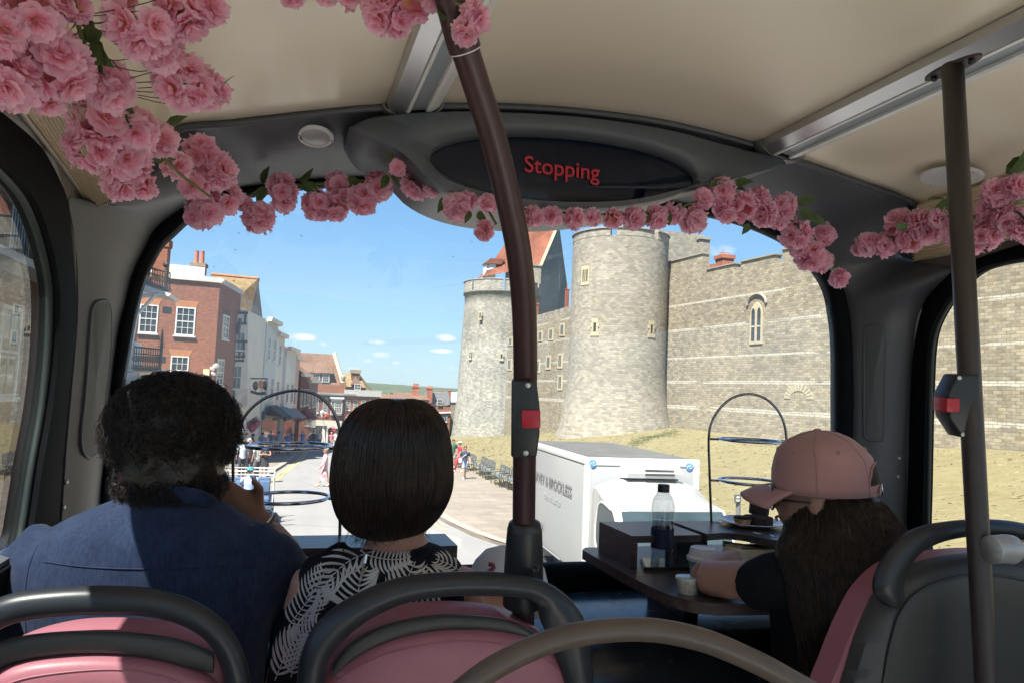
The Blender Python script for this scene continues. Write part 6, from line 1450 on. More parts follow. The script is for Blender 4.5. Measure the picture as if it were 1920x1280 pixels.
tl = [(706, 300, 13, 12, 'bushy green tree at the left end of the distant trees'), (722, 330, 15, 14, 'rounded tree second from the left on the river plain'), (741, 280, 17, 15, 'tall full tree in the middle of the distant trees'), (758, 340, 15, 14, 'broad tree just left of the three pot chimney'), (770, 270, 16, 12, 'tree right behind the three pot chimney'), (793, 320, 16, 14, 'tree between the chimney stacks'), (818, 300, 14, 13, 'tree above the slate mansard'), (838, 340, 15, 14, 'tree behind the slim red chimney'), (854, 380, 13, 12, 'tree touching the far tower edge')]
for i, (px, y, h, w, lab) in enumerate(tl): p = onY(px, 735, y); tree(lab, p.x, y, h+ (CAM.z-.6-.8*((i*7)%3)-g(y)-h), w, 40+i)
# wooded ridge on the skyline
mb = MB(); rnd = random.Random(5); rows = []
for j, (y, k) in enumerate(((3000, 0), (3100, 1), (3300, 1.0), (3700, .9))):
    rows.append([Vector((x, y, (g(3000)+18)*(1) + k*(CAM.z-g(3000)-18+14+10*noise.noise(Vector((x*.0021, 3, 0)))+5*noise.noise(Vector((x*.012, 9, 0)))+2.5*noise.noise(Vector((x*.06, 9, j))))))for x in range(-900, 1500, 10)])
mb.grid(rows); tag(mb.build('hill', mat('wooded_ridge', (.05, .07, .06), .95, var=.4, scale=.02), None, True), 'low wooded ridge on the horizon', None, None, 'structure')
# ---------------------------------------------------------------- white refrigerated van facing us
M_van = mat('van_white_panel', (.30, .31, .31), .3, var=.03, scale=.8, spec=.5); M_vanroof = mat('van_roof_grey', (.085, .083, .077), .8, var=.15, scale=2)
M_vglass = mat('van_window_glass', (.028, .045, .05), .06, var=.3, scale=1.2, spec=.35); M_tyre = mat('tyre', (.02, .02, .02), .9); M_dkgrey = mat('dark_grey_plastic', (.05, .05, .052), .5)
aV = math.atan2(ray(640, 722).x, ray(640, 722).y); fv = Vector((math.sin(aV), math.cos(aV), 0)); rv = Vector((fv.y, -fv.x, 0))
pV = P(1100, 857, 12.8); ztop_v = pV.z; zg_v = g(pV.y)+.0
van = thing('delivery_van', 'white refrigerated delivery van facing the bus at the kerb', 'van', (pV.x, pV.y, zg_v))
TV = Matrix.Identity(4)
for i in range(3): TV[i][0] = rv[i]; TV[i][1] = fv[i]; TV[i][2] = (0, 0, 1)[i]; TV[i][3] = (pV.x, pV.y, 0)[i]
def vb(a, b, bev=.02): mb = MB(); mb.T = TV; mb.bbox(a, b, bev); return mb
WV = 2.12; zb = zg_v+.95
bx = part(vb((0, 0, zb), (WV, 4.2, ztop_v-.01), .025), 'cargo_box', M_van, van, smooth=40)
part(vb((.07, .07, ztop_v-.012), (WV-.07, 4.13, ztop_v+.004), .002), 'box_roof', M_vanroof, bx)
for x in (0, WV-.09): part(vb((x-.008 if x == 0 else x, -.012, zb), (x+.09 if x == 0 else WV+.008, .10, ztop_v+.004), .01), 'corner_post', M_wpaint, bx, smooth=40)
part(vb((-.012, -.014, ztop_v-.13), (WV+.012, .05, ztop_v+.006), .012), 'front_rail', M_wpaint, bx, smooth=40)
part(vb((-.014, .0, ztop_v-.12), (.05, 4.2, ztop_v+.006), .012), 'side_rail', M_wpaint, bx, smooth=40)
# refrigeration unit
def vpl(px, py, off=0): r = ray(px, py); n = fv; t = ((pV-CAM).dot(n)-off)/r.dot(n); p = CAM+r*t; q = p-pV; return q.dot(rv), p.z
x0, z1 = vpl(1163, 869, .0); x1, z0 = vpl(1262, 896, .0)
ru = thing('refrigeration_unit', '', '') if False else None
mb = MB(); mb.T = TV; bm = bmesh.new()
pf = [(0, z0), (-.33, z0+.03), (-.36, z0+.12), (-.30, z1-.04), (-.22, z1), (0, z1)]
mb.prism([(x0, y, z) for y, z in pf], (x1-x0, 0, 0)); fu = part(mb, 'refrigeration_unit', mat('unit_white', (.60, .60, .56), .4, var=.03), van)
for k in range(5): mb = MB(); mb.T = TV; zz = z0+.075+k*(z1-z0-.12)/5; mb.box((x0+(x1-x0)*.32, -.372+k*.008, zz), (x0+(x1-x0)*.86, -.34+k*.008, zz+.014)); part(mb, 'grille_slat', M_dkgrey, fu)
# cab
zr, _ = 0, 0; xc0, xc1 = .12, WV-.10
zg_v += .10
zroof = zg_v+2.40
cabp = [(0, zb-.35), (0, zroof+.02), (-.55, zroof+.03), (-.95, zroof-.06), (-1.12, zroof-.16), (-1.72, zg_v+1.42), (-2.25, zg_v+1.16), (-2.42, zg_v+.95), (-2.45, zg_v+.42), (-2.1, zg_v+.32), (0, zg_v+.32)]
cc0 = cr([Vector((0, y, z)) for y, z in cabp], 4)
mb = MB(); mb.T = TV; xs_ = [xc0+.02, xc0, xc0+.02, xc0+.10]; K = 14; rows = []
for k in range(K+1):
    u = k/K; x = xc0+(xc1-xc0)*u; e = abs(2*u-1)**4; rows.append([Vector((x, p.y*(1-.05*e), p.z - (.16*e if p.z > zroof-.4 else 0))) for p in cc0])
idx = mb.grid(rows); mb.face(idx[0]); mb.face(idx[-1][::-1]); cab = part(mb, 'cab', mat('van_cab_paint', (.27, .27, .26), .25, var=.02, coat=.4), van, smooth=35)
mb = MB(); mb.T = TV; mb.grid([[Vector((xc0+.07+(xc1-xc0-.14)*k/8-(.0 if z < 2 else 0), y-.035-.03*math.sin(math.pi*k/8), zg_v+z)) for k in range(9)] for y, z in ((-1.14, 2.17), (-1.42, 1.84), (-1.70, 1.47))]); part(mb, 'windscreen', M_vglass, cab, True)
for s_, x in ((-1, xc0), (1, xc1)):
    o = [(-.35, 1.42), (-1.60, 1.42), (-1.40, 1.75), (-1.12, 2.10), (-.95, 2.16), (-.40, 2.16)]; o = cr([Vector((x+s_*.0, y, zg_v+z)) for y, z in o], 4, True); c = sum(o, Vector())/len(o)
    mb = MB(); mb.T = TV; mb.prism([p+Vector((s_*.004, 0, 0)) for p in o], (s_*.008, 0, 0)); part(mb, 'side_window', M_vglass, cab)
    mb = MB(); mb.T = TV; mb.tube([p+Vector((s_*.008, 0, 0)) for p in o], .022, 6, closed=True); part(mb, 'window_gasket', M_wpaint, cab, True)
    mb = MB(); mb.T = TV; mb.tube([(x, -1.5, zg_v+1.62), (x+s_*.22, -1.55, zg_v+1.66)], .03, 8); mb.bbox((x+s_*.30-.10, -1.66, zg_v+1.48), (x+s_*.30+.10, -1.54, zg_v+1.92), .04); part(mb, 'wing_mirror', M_dkgrey, van, smooth=40)
    part(vb((xc0+.08 if s_ < 0 else xc1-.42, -2.47, zg_v+.80), (xc0+.42 if s_ < 0 else xc1-.08, -2.25, zg_v+1.08), .05), 'headlight', M_chrome, van, smooth=40)
    mb = MB(); mb.T = TV; mb.tube([(x+s_*.012, -1.02, zg_v+.45), (x+s_*.012, -1.66, zg_v+1.40)], .008, 4); part(mb, 'door_seam', M_dkgrey, cab)
part(vb((xc0+.5, -2.49, zg_v+.78), (xc1-.5, -2.38, zg_v+1.02), .03), 'grille', M_dkgrey, van, smooth=40); part(vb((xc0-.02, -2.55, zg_v+.34), (xc1+.02, -2.25, zg_v+.66), .06), 'bumper', M_dkgrey, van, smooth=40)
zg_v -= .10
part(vb((.3, -.1, zg_v+.55), (WV-.3, 4.1, zg_v+.93), .02), 'chassis', M_dkgrey, van)
for y in (-1.75, 2.9):
    for x in (.08, WV-.30):
        mb = MB(); mb.T = TV @ Matrix.Translation((x, y, zg_v+.34)) @ Matrix.Rotation(math.pi/2, 4, 'Y'); mb.lathe([(.20, 0), (.33, .01), (.345, .04), (.345, .18), (.33, .215), (.20, .22)], 28, caps=False); w = part(mb, 'wheel', M_tyre, van, smooth=50)
        mb = MB(); mb.T = TV @ Matrix.Translation((x, y, zg_v+.34)) @ Matrix.Rotation(math.pi/2, 4, 'Y'); mb.lathe([(.0001, .03), (.20, .01), (.20, .21), (.0001, .19)], 20, caps=False); part(mb, 'rim', M_alu, w, smooth=50)
for px in (1111, 1292):                                  # blue swirl emblems on the box front
    x, z = vpl(px, 868 if px < 1200 else 874, 0); r = .065
    mb = MB(); mb.T = TV @ Matrix.Translation((x, -.0155, z)) @ Matrix.Rotation(math.pi/2, 4, 'X'); mb.lathe([(.0001, .002), (r, .002), (r, 0)], 24, caps=False); em = part(mb, 'round_emblem', mat('emblem_blue', (.02, .22, .60), .4, var=0), bx)
    for k in range(3):
        a = k*2.094; mb = MB(); mb.T = TV @ Matrix.Translation((x, -.018, z)) @ Matrix.Rotation(math.pi/2, 4, 'X'); pts = [Vector(((.012+.045*i/7)*math.cos(a+i*.28), (.012+.045*i/7)*math.sin(a+i*.28), .001)) for i in range(8)]
        mb.tube(pts, [.010-.0011*i for i in range(8)], 6); part(mb, 'white_swirl', M_wpaint, em)
def vside(px, py): r = ray(px, py); t = (pV-CAM).dot(rv)/r.dot(rv); p = CAM+r*t; return (p-pV).dot(fv), p.z
ys, zs = vside(1074, 919); zs2 = vside(1074, 935)[1]
Mt = mat('sign_writing_dark', (.10, .10, .10), .6, var=0); Mt2 = mat('sign_writing_pale', (.34, .35, .35), .6, var=0)
def side_text(body, y_end, z, size, m, shear=0, bold=0, sx=1):
    pl = TV @ frame3(Vector((-.0165, y_end, z)), (0, -1, 0), (0, 0, 1))
    return text(body, size, m, bx, pl, align='RIGHT', shear=shear, extrude=.001, bold=bold, sx=sx)
x_, zA = vside(1073, 932); _, zB_ = vside(1073, 911)
side_text('HARVEY & BROCKLESS', x_, zA, (zB_-zA)*1.42, Mt, bold=0, sx=1.02); 
yE, zC = vside(1051, 948); side_text('the fine food co', yE, zC, .19, Mt2, shear=.35, sx=.95)
yE, zC = vside(1018, 987); mb = MB(); mb.T = TV; zc_ = vside(1012, 985)[1]; mb.box((-.017, yE, zc_-.07), (-.0145, yE+.45, zc_+.06)); part(mb, 'grey_label', mat('grey_sticker', (.22, .22, .22), .5), bx)
mb = MB(); mb.T = TV; ya, za = vside(1020, 998); mb.box((-.017, ya-1.2, za-.28), (-.0145, ya+.3, za-.25)); part(mb, 'fine_print', Mt2, bx)

# ---------------------------------------------------------------- benches along the foot of the bank
M_bench = mat('weathered_bench_slats', (.10, .115, .12), .6, var=.15, scale=8); M_benchleg = mat('bench_iron', (.035, .04, .042), .5)
def bench():
    t = thing('bench', 'x', 'bench', (0, 0, 0), 'slatted benches along the grass bank'); L = .92
    for k, (y, z) in enumerate([(.02,.44),(.09,.455),(.16,.455),(.23,.45),(.30,.44),(.37,.43)]): mb = MB(); mb.bbox((-L, y-.027, z-.012), (L, y+.027, z+.012), .004); part(mb, 'seat_slat', M_bench, t)
    for k, (y, z) in enumerate([(.43,.50),(.455,.58),(.475,.66),(.49,.74),(.50,.82),(.505,.89)]): mb = MB(); mb.bbox((-L, y-.012, z-.03), (L, y+.012, z+.03), .004); part(mb, 'back_slat', M_bench, t)
    for x in (-L+.03, 0, L-.03):
        mb = MB(); mb.tube(cr([(x,.02,0),(x,.0,.25),(x,.02,.42),(x,.36,.415),(x,.44,.52),(x,.50,.90)], 4), .022, 6); part(mb, 'leg', M_benchleg, t, True)
        mb = MB(); mb.tube(cr([(x,.37,.42),(x,.42,.2),(x,.50,0)], 4), .022, 6); part(mb, 'leg', M_benchleg, t, True)
        mb = MB(); mb.tube(cr([(x,.02,.42),(x,-.01,.60),(x,.06,.66),(x,.40,.66),(x,.47,.66)], 4), .018, 6); part(mb, 'armrest', M_benchleg, t, True)
    return t
b0 = bench()
bl = [p for p in resample(cr([Vector((*p, 0)) for p in BR], 8), 600)]
def bl_at(y): return min(bl, key=lambda p: abs(p.y-y))
names = {52.3: 'furthest bench past the walking couple', 48.9: 'bench just behind the red clad walker', 46.0: 'bench behind the woman in the navy top', 43.0: 'bench right next to the woman in the navy top', 39.6: 'first bench of the middle pair after the gap', 37.4: 'second bench of the middle pair', 34.2: 'bench beyond the gap nearest the pole', 32.0: 'bench half hidden by the pole', 28.8: 'closest bench behind the pole and van'}
for i, (y, lab) in enumerate(names.items()):
    if i == 0: t = b0
    else:
        t = b0.copy(); COL.objects.link(t)
        for ch in b0.children: c = ch.copy(); COL.objects.link(c); c.parent = t
    p = bl_at(y); q = bl_at(y+.8); a = math.atan2((q-p).y, (q-p).x)
    t.matrix_world = Matrix.Translation((p.x-.12, p.y, g(p.y)+.125)) @ Matrix.Rotation(a+math.pi if False else math.atan2(-(q-p).y, -(q-p).x), 4, 'Z'); t['label'] = lab
# sign post on the grass
spt = thing('sign_post', 'small dark sign with white emblem on a grey post in the grass', 'sign', onBank(1384, 972) or P(1384, 972, 28)); bp0 = onBank(1384, 985, 0); zz_ = (bp0-CAM).dot(FWD); 
mb = MB(); tpp = P(1384, 941, zz_); mb.tube([bp0-Vector((0, 0, .3)), tpp], .085, 4); part(mb, 'post', mat('grey_post', (.12, .12, .12), .6), spt)
mb = MB(); mb.prism([P(1377.5, 926, zz_-.1), P(1390, 926.5, zz_-.1), P(1389.5, 942.5, zz_-.1), P(1377.5, 942, zz_-.1)], FWD*.05); pl_ = part(mb, 'sign_board', mat('slate_sign', (.09, .095, .10), .5), spt)
mb = MB(); mb.prism([P(*q, zz_-.13) for q in [(1381,933),(1380.5,930),(1382.3,931.5),(1383.7,929),(1385,931.5),(1387,930),(1386.5,933)]], FWD*.02); part(mb, 'crown_emblem', M_wpaint, pl_)
mb = MB(); mb.prism([P(*q, zz_-.13) for q in [(1380,936),(1387.5,936),(1387.5,937.2),(1380,937.2)]], FWD*.02); part(mb, 'sign_text_line', M_wpaint, pl_); mb = MB(); mb.prism([P(*q, zz_-.13) for q in [(1381,938.6),(1386.5,938.6),(1386.5,939.5),(1381,939.5)]], FWD*.02); part(mb, 'sign_text_line', M_wpaint, pl_)

# ---------------------------------------------------------------- street people
def skinm(name, c): return mat(name, c, .55, var=.05, scale=20)
SK = skinm('fair_skin', (.42, .235, .165)); SK2 = skinm('brown_skin', (.20, .10, .065))
_cm = {}
def cloth(c):
    k = tuple(c)
    if k not in _cm: _cm[k] = mat('cloth_%d' % len(_cm), c, .85, var=.12, scale=9)
    return _cm[k]
def street_person(px, py, label, h=1.7, face=0, top=(.5,.5,.5), bottom=(.05,.05,.07), style='trousers', hair=(.05,.03,.02), hairlen='short', pose='stand', dz=.12, skin_=None, hat=None, bag=None, group=None, pos=None, sleeve='short', shoes=(.5,.5,.5)):
    base = pos if pos is not None else onG(px, py, dz); t = thing('person', label, 'person', base, group); T = Matrix.Translation(base) @ Matrix.Rotation(face, 4, 'Z') @ Matrix.Scale(h, 4)
    V = lambda x, y, z: T @ Vector((x, y, z)); s = h; sk = skin_ or SK
    st = .13 if pose == 'walk' else .02; sit = pose == 'sit'
    hip = V(0, 0, .52); nk = V(0, .0, .86); chest = V(0, .01, .74); waist = V(0, 0, .62); hd = V(0, .015, .935)
    legs = []
    for sg in (-1, 1):
        if sit: hj, kn, an, toe = V(sg*.05, 0, .50), V(sg*.06, .24, .50), V(sg*.06, .24, .25), V(sg*.06, .31, .24)
        else: f = sg*st; hj, kn, an, toe = V(sg*.055, 0, .49), V(sg*.055, f*.55+.015, .275), V(sg*.055, f*1.0-.01, .045+(.03 if f < -.1 else 0)), V(sg*.06, f*1.0+.07, .02)
        legs.append((hj, kn, an, toe))
    arms = []
    for sg in (-1, 1):
        sh = V(sg*.112, .0, .80); f = -sg*st*.7
        if pose == 'phone' and sg == 1: el, wr, ha = V(.16, .06, .70), V(.09, .10, .83), V(.05, .09, .90)
        elif pose == 'fold': el, wr, ha = V(sg*.15, .02, .66), V(-sg*.02, .13, .69), V(-sg*.06, .13, .71)
        elif pose == 'hip' and sg == 1: el, wr, ha = V(.22, -.03, .68), V(.12, .03, .58), V(.09, .04, .57)
        else: el, wr, ha = V(sg*.145, f*.4-.01, .645), V(sg*.14, f+.03, .515), V(sg*.135, f*1.15+.04, .455)
        arms.append((sh, el, wr, ha))
    ch = [[(hip, .072*s), (waist, .058*s), (chest, .072*s), (V(0, 0, .82), .050*s), (nk, .028*s), (V(0, .008, .90), .040*s), (hd, .052*s), (V(0, .01, .975), .038*s)]]
    for hj, kn, an, toe in legs: ch.append([(hip, .072*s), (hj, .052*s), (kn, .034*s), (an, .021*s), (toe, .018*s)])
    for sh, el, wr, ha in arms: ch.append([(V(0, 0, .82), .050*s), (sh, .030*s), (el, .022*s), (wr, .016*s), (ha, .017*s)])
    skin('body', ch, sk, t, 1)
    # top
    tc_ = cloth(top)
    mb = MB()
    def ringrow(z, rx, ry, cy=0, n=14): return [V(rx*math.cos(2*math.pi*k/n), cy+ry*math.sin(2*math.pi*k/n), z) for k in range(n)]
    rows_ = [ringrow(.50, .094, .070), ringrow(.60, .082, .062), ringrow(.70, .096, .070), ringrow(.78, .110, .068), ringrow(.82, .098, .052), ringrow(.855, .038, .034)]
    if style == 'dress': rows_ = [ringrow(.17, .125, .12), ringrow(.30, .11, .10), ringrow(.42, .10, .085), ringrow(.52, .092, .07)] + rows_[1:]
    elif style == 'skirt': rows_ = [ringrow(.36, .125, .10), ringrow(.45, .108, .085), ringrow(.53, .09, .07)] + rows_[1:]
    mb.grid(rows_, close=True); tp_ = part(mb, 'dress' if style in ('dress', 'skirt') else 'top', tc_, t, True)
    if sleeve != 'none':
        for sh, el, wr, ha in arms:
            e = el if sleeve == 'long' else sh.lerp(el, .62); pts = [V(0, 0, .80).lerp(sh, .75), sh, e] + ([wr] if sleeve == 'long' else []); mb = MB(); mb.tube(pts, [.040*s, .042*s, .034*s] + ([.024*s] if sleeve == 'long' else []), 8); part(mb, 'sleeve', tc_, tp_, True)
    if style in ('trousers', 'shorts'):
        for hj, kn, an, toe in legs:
            e = kn.lerp(an, .92) if style == 'trousers' else hj.lerp(kn, .75); pts = [hip.lerp(hj, .7)+Vector((0, 0, .03*s)), hj, hj.lerp(kn, .6)] + ([kn, e] if style == 'trousers' else [e]); mb = MB(); mb.tube(pts, [.055*s, .060*s, .050*s] + ([.042*s, .034*s] if style == 'trousers' else [.050*s]), 9); part(mb, style[:-1]+'_leg', cloth(bottom), t, True)
    for hj, kn, an, toe in legs: mb = MB(); mb.tube([an-(toe-an)*.35, an.lerp(toe, .4)-Vector((0, 0, .01*s)), toe+(toe-an)*.15], [.024*s, .028*s, .018*s], 8); part(mb, 'shoe', cloth(shoes), t, True)
    mb = MB(); hm = cloth(hair); c = V(0, -.008, .952); R_ = T.to_3x3().normalized()
    mb.T = Matrix.Translation(c) @ (Matrix.Rotation(face, 4, 'Z')); mb.sphere((0, 0, .006*s), .060*s, 12, 8, 1, 1.06, .92)
    if hairlen == 'long': mb.tube([(0, -.035*s, .02*s), (0, -.055*s, -.05*s), (0, -.06*s, -.13*s)], [.05*s, .052*s, .028*s], 10)
    part(mb, 'hair', hm, t, True)
    mb = MB(); mb.T = Matrix.Translation(hd) @ Matrix.Rotation(face, 4, 'Z'); mb.sphere((0, .052*s, -.012*s), .010*s, 6, 4); part(mb, 'nose', sk, t, True)
    if hat:
        mb = MB(); mb.T = Matrix.Translation(V(0, 0, .965)) @ Matrix.Rotation(face, 4, 'Z'); mb.lathe([(.066*s, 0), (.064*s, .02*s), (.045*s, .045*s), (.001, .052*s)], 14); mb.box((-.05*s, .05*s, -.002*s), (.05*s, .12*s, .006*s)); part(mb, 'hat', cloth(hat), t, smooth=40)
    if bag:
        mb = MB(); mb.T = Matrix.Translation(V(.15, .02, .56)) @ Matrix.Rotation(face, 4, 'Z'); mb.bbox((-.04*s, -.08*s, -.07*s), (.04*s, .08*s, .06*s), .02); part(mb, 'bag', cloth(bag), t, smooth=40)
        mb = MB(); mb.tube([V(.16, .02, .60), V(.02, .085, .72), V(-.09, .02, .83)], .010*s, 5); part(mb, 'bag_strap', cloth(bag), t, True)
    return t
PI = math.pi; NV = (.018, .028, .07); BL = (.12, .20, .42); WH = (.62, .62, .62); BK = (.02, .02, .024); GY = (.18, .18, .19)
pk = street_person(607, 911, 'woman in a long pink floral dress crossing the road', 1.66, PI/2, (.55, .16, .19), style='dress', hair=(.22, .10, .05), pose='walk', dz=0, shoes=(.4,.35,.3), sleeve='long')
mfl = mat('floral_cloth', (.55, .14, .18), .85, var=.0); tfl = NT('pink_floral'); v_ = tfl.ramp(tfl.noise(7, 4, .7), .42, .55); tfl.l(tfl.mix(v_, (.52, .13, .17), (.62, .50, .48)), tfl.b.inputs['Base Color']); tfl.b.inputs['Roughness'].default_value = .9
for c in pk.children:
    if c.name.startswith('dress'):
        c.data.materials[0] = tfl.m
        for q in c.children: q.data.materials[0] = tfl.m
street_person(494, 899, 'woman in a black mini dress with grey shoulder bag by the left kerb', 1.7, PI*.95, BK, style='skirt', hair=(.42, .27, .13), hairlen='long', pose='fold', shoes=WH, bag=GY, sleeve='none')
street_person(870, 897, 'woman in navy top and light blue shorts walking past the benches', 1.66, PI, (.03, .04, .08), (.30, .42, .55), 'shorts', hair=(.09, .045, .025), hairlen='long', pose='walk', shoes=WH, bag=(.5,.5,.48))
street_person(860, 884, 'person in a white hat and long red outfit ahead of the benches', 1.7, PI*.55, (.42, .02, .045), (.42, .02, .045), 'trousers', pose='walk', hat=WH, shoes=WH)
street_person(848, 876, 'man in green top beside the far benches, partly hidden by the bobbed head', 1.75, PI, (.03, .09, .06), (.32, .27, .2), 'shorts', pose='stand')
crowd = [(459, 868, 'man in a white t-shirt standing tall in the left crowd', 1.8, WH, (.1,.1,.12), (.2,.09,.04), 'stand', 'trousers', PI),
 (452, 893, 'person in pale blue shirt and dark trousers nearest the curly head', 1.72, (.42,.50,.58), (.03,.03,.045), (.05,.03,.02), 'stand', 'trousers', .3),
 (466, 890, 'brown haired person in black behind the pale blue shirt', 1.68, (.03,.03,.04), (.02,.02,.03), (.16,.06,.03), 'stand', 'trousers', 0),
 (480, 897, 'dark haired person in a white top and grey trousers leaning', 1.68, (.50,.52,.50), (.07,.07,.08), BK, 'stand', 'trousers', .8),
 (490, 858, 'person in a violet shirt behind the woman in the black dress', 1.76, (.20,.22,.42), (.04,.04,.06), BK, 'phone', 'trousers', PI),
 (507, 850, 'grey haired man in a blue shirt further back in the crowd', 1.76, (.22,.28,.38), (.05,.06,.09), (.2,.2,.2), 'stand', 'trousers', 0),
 (521, 850, 'man in pale blue shirt and dark trousers seen from behind', 1.8, (.36,.44,.56), (.03,.035,.05), BK, 'stand', 'trousers', 0),
 (537, 851, 'blonde woman in a bright blue dress on the pavement edge', 1.7, (.06,.14,.50), (.06,.14,.50), (.5,.34,.14), 'walk', 'skirt', PI),
 (566, 842, 'person in a blue t-shirt raising a phone to the face in the road', 1.74, (.08,.24,.58), (.16,.22,.3), (.4,.26,.12), 'phone', 'trousers', PI),
 (446, 872, 'person in a light blue top at the back of the left crowd', 1.72, (.30,.40,.55), (.05,.05,.08), (.1,.06,.04), 'stand', 'trousers', PI),
 (598, 838, 'tiny figure in white by the restaurant doorway', 1.7, WH, (.05,.05,.07), BK, 'stand', 'trousers', PI),
 (620, 840, 'tiny figure in pink right of the doorway, nearer the wing', 1.65, (.5,.12,.2), (.4,.3,.28), (.3,.2,.1), 'stand', 'shorts', PI),
 (629, 841, 'tiny figure in a pale top next to the pink figure', 1.7, (.5,.4,.38), (.06,.06,.08), BK, 'walk', 'trousers', PI),
 (513, 849, 'person in grey in the middle of the pavement crowd', 1.7, GY, (.05,.05,.06), (.1,.05,.03), 'stand', 'trousers', PI),
 (471, 863, 'dark clothed person behind the white t-shirt man', 1.72, (.05,.05,.07), (.03,.03,.04), BK, 'stand', 'trousers', PI/2),
 (587, 839, 'tiny dark figure in front of the black doorway', 1.7, (.04,.04,.05), (.04,.04,.05), BK, 'stand', 'trousers', PI)]
for px, py, lab, h, tp3, bt3, hr, po_, stl, fc_ in crowd: street_person(px, py, lab, h, fc_, tp3, bt3, stl, hr, 'long' if 'woman' in lab or 'brown haired' in lab else 'short', po_, group='people on the left pavement', skin_=SK2 if 'dark clothed' in lab else None, shoes=WH if 'white' in lab else BK)
# open top vehicle with passengers at the left (blue seats and white rails), seen behind the man's hand
cart = thing('pedal_cart', 'open passenger cart with blue seats and white tubular frame at the left kerb', 'cart', onG(455, 980)); cb = onG(455, 985); cx, cy, cz = cb
mb = MB(); mb.bbox((cx-.8, cy-.5, cz+.45), (cx+.8, cy+1.6, cz+.7), .05); part(mb, 'cart_body', cloth((.06, .09, .13)), cart, smooth=40)
for k in (0, .9): mb = MB(); mb.bbox((cx-.7, cy+k+.25, cz+.7), (cx+.7, cy+k+.40, cz+1.30), .05); part(mb, 'seat_back', cloth((.07, .12, .22)), cart, smooth=40); mb = MB(); mb.bbox((cx-.7, cy+k-.25, cz+.7), (cx+.7, cy+k+.25, cz+.85), .05); part(mb, 'seat', cloth((.07, .12, .22)), cart, smooth=40)
for k in (-.45, .45, 1.4): mb = MB(); mb.tube(cr([(cx-.8, cy+k, cz+.6), (cx-.8, cy+k, cz+1.45), (cx-.7, cy+k, cz+1.55), (cx+.7, cy+k, cz+1.55), (cx+.8, cy+k, cz+1.45), (cx+.8, cy+k, cz+.6)], 4), .022, 6); part(mb, 'frame_hoop', M_wpaint, cart, True)
for x in (-.8, .8):
    for y in (-.2, 1.3): mb = MB(); mb.T = Matrix.Translation((cx+x, cy+y, cz+.33)) @ Matrix.Rotation(PI/2, 4, 'Y'); mb.lathe([(.24, -.04), (.32, -.03), (.33, 0), (.32, .03), (.24, .04)], 20, caps=False); part(mb, 'wheel', M_tyre, cart, smooth=50)
street_person(0, 0, 'passenger in a teal cap and pale blue shirt seated in the cart', 1.7, PI, (.35,.42,.60), (.1,.12,.2), 'trousers', pose='sit', hat=(.05,.22,.22), pos=Vector((cx+.1, cy+.25, cz+.0)))
# bus shelter, parked cars, bollard sign, flower baskets at the foot of the road
bs = thing('bus_shelter', 'glass bus shelter with a rounded roof in front of the restaurant', 'bus shelter', onG(543, 840)); sb_ = onG(545, 842); zS = (sb_-CAM).dot(FWD)
mb = MB(); rp_ = [P(*q, zS) for q in [(524,797),(530,792),(540,789),(550,790),(558,795)]]; mb.grid([[p+f0*d for p in cr(rp_, 4)] for d in (0, 3.5)]); part(mb, 'shelter_roof', mat('shelter_roof', (.30, .34, .38), .2, var=.1), bs, True)
for a, b in (((525,797),(526,842)), ((558,795),(558,842)), ((541,790),(541,842))): mb = MB(); mb.tube([P(*a, zS), P(*b, zS)], .06, 6); part(mb, 'shelter_post', M_alu, bs)
mb = MB(); mb.poly([P(526,800,zS+.1), P(541,800,zS+.1), P(541,838,zS+.1), P(526,838,zS+.1)]); part(mb, 'glass_panel', glassmat('shelter_glass', (.6,.66,.7), 1.5, 0, .12), bs)
mb = MB(); mb.poly([P(542,800,zS+.1), P(557,800,zS+.1), P(557,838,zS+.1), P(542,838,zS+.1)]); part(mb, 'glass_panel', glassmat('shelter_glass_b', (.6,.66,.7), 1.5, 0, .12), bs)
def car(px, py, col, label, face=0):
    b = onG(px, py); t = thing('parked_car', label, 'car', b, 'cars parked at the foot of the hill'); T = Matrix.Translation(b) @ Matrix.Rotation(face, 4, 'Z')
    pr = cr([Vector((0, y, z)) for y, z in [(-2.1,.35),(-2.15,.65),(-2.0,.92),(-1.2,1.0),(-.65,1.42),(.5,1.45),(1.25,1.05),(2.0,.95),(2.1,.6),(2.05,.35)]], 4); mb = MB(); mb.T = T; rows = []
    for k in range(9): u = k/8*2-1; rows.append([Vector((u*.85*(1-.14*max(0, (p.z-.95)/.5)), p.y, p.z-.05*u**4)) for p in pr])
    idx = mb.grid(rows); mb.face(idx[0]); mb.face(idx[-1][::-1]); bd = part(mb, 'body', mat('car_paint', col, .2, var=0, coat=.6), t, smooth=40)
    mb = MB(); mb.T = T; mb.grid([[Vector((u*.66, y, z)) for u in (-1, -.5, 0, .5, 1)] for y, z in ((-1.17, 1.05), (-.70, 1.40))]); part(mb, 'windscreen', M_vglass, bd)
    for s_ in (-1, 1): mb = MB(); mb.T = T; mb.bbox((s_*.62-.14, -2.17, .62), (s_*.62+.14, -2.05, .78), .02); part(mb, 'headlight', M_chrome, t)
    for x in (-.82, .66):
        for y in (-1.3, 1.3): mb = MB(); mb.T = T @ Matrix.Translation((x, y, .31)) @ Matrix.Rotation(PI/2, 4, 'Y'); mb.lathe([(.0001, .0), (.30, .01), (.31, .08), (.30, .16), (.0001, .17)], 18, caps=False); part(mb, 'wheel', M_tyre, t, smooth=40)
    return t
car(580, 836, (.08, .09, .10), 'dark parked car with a red number plate surround near the restaurant'); car(552, 838, (.30, .31, .33), 'silver grey car in front of the bus shelter')
M_flow = mat('magenta_flowers', (.34, .03, .09), .8, var=.5, scale=3); M_lf = mat('basket_leaves', (.06, .10, .03), .8, var=.4, scale=5)
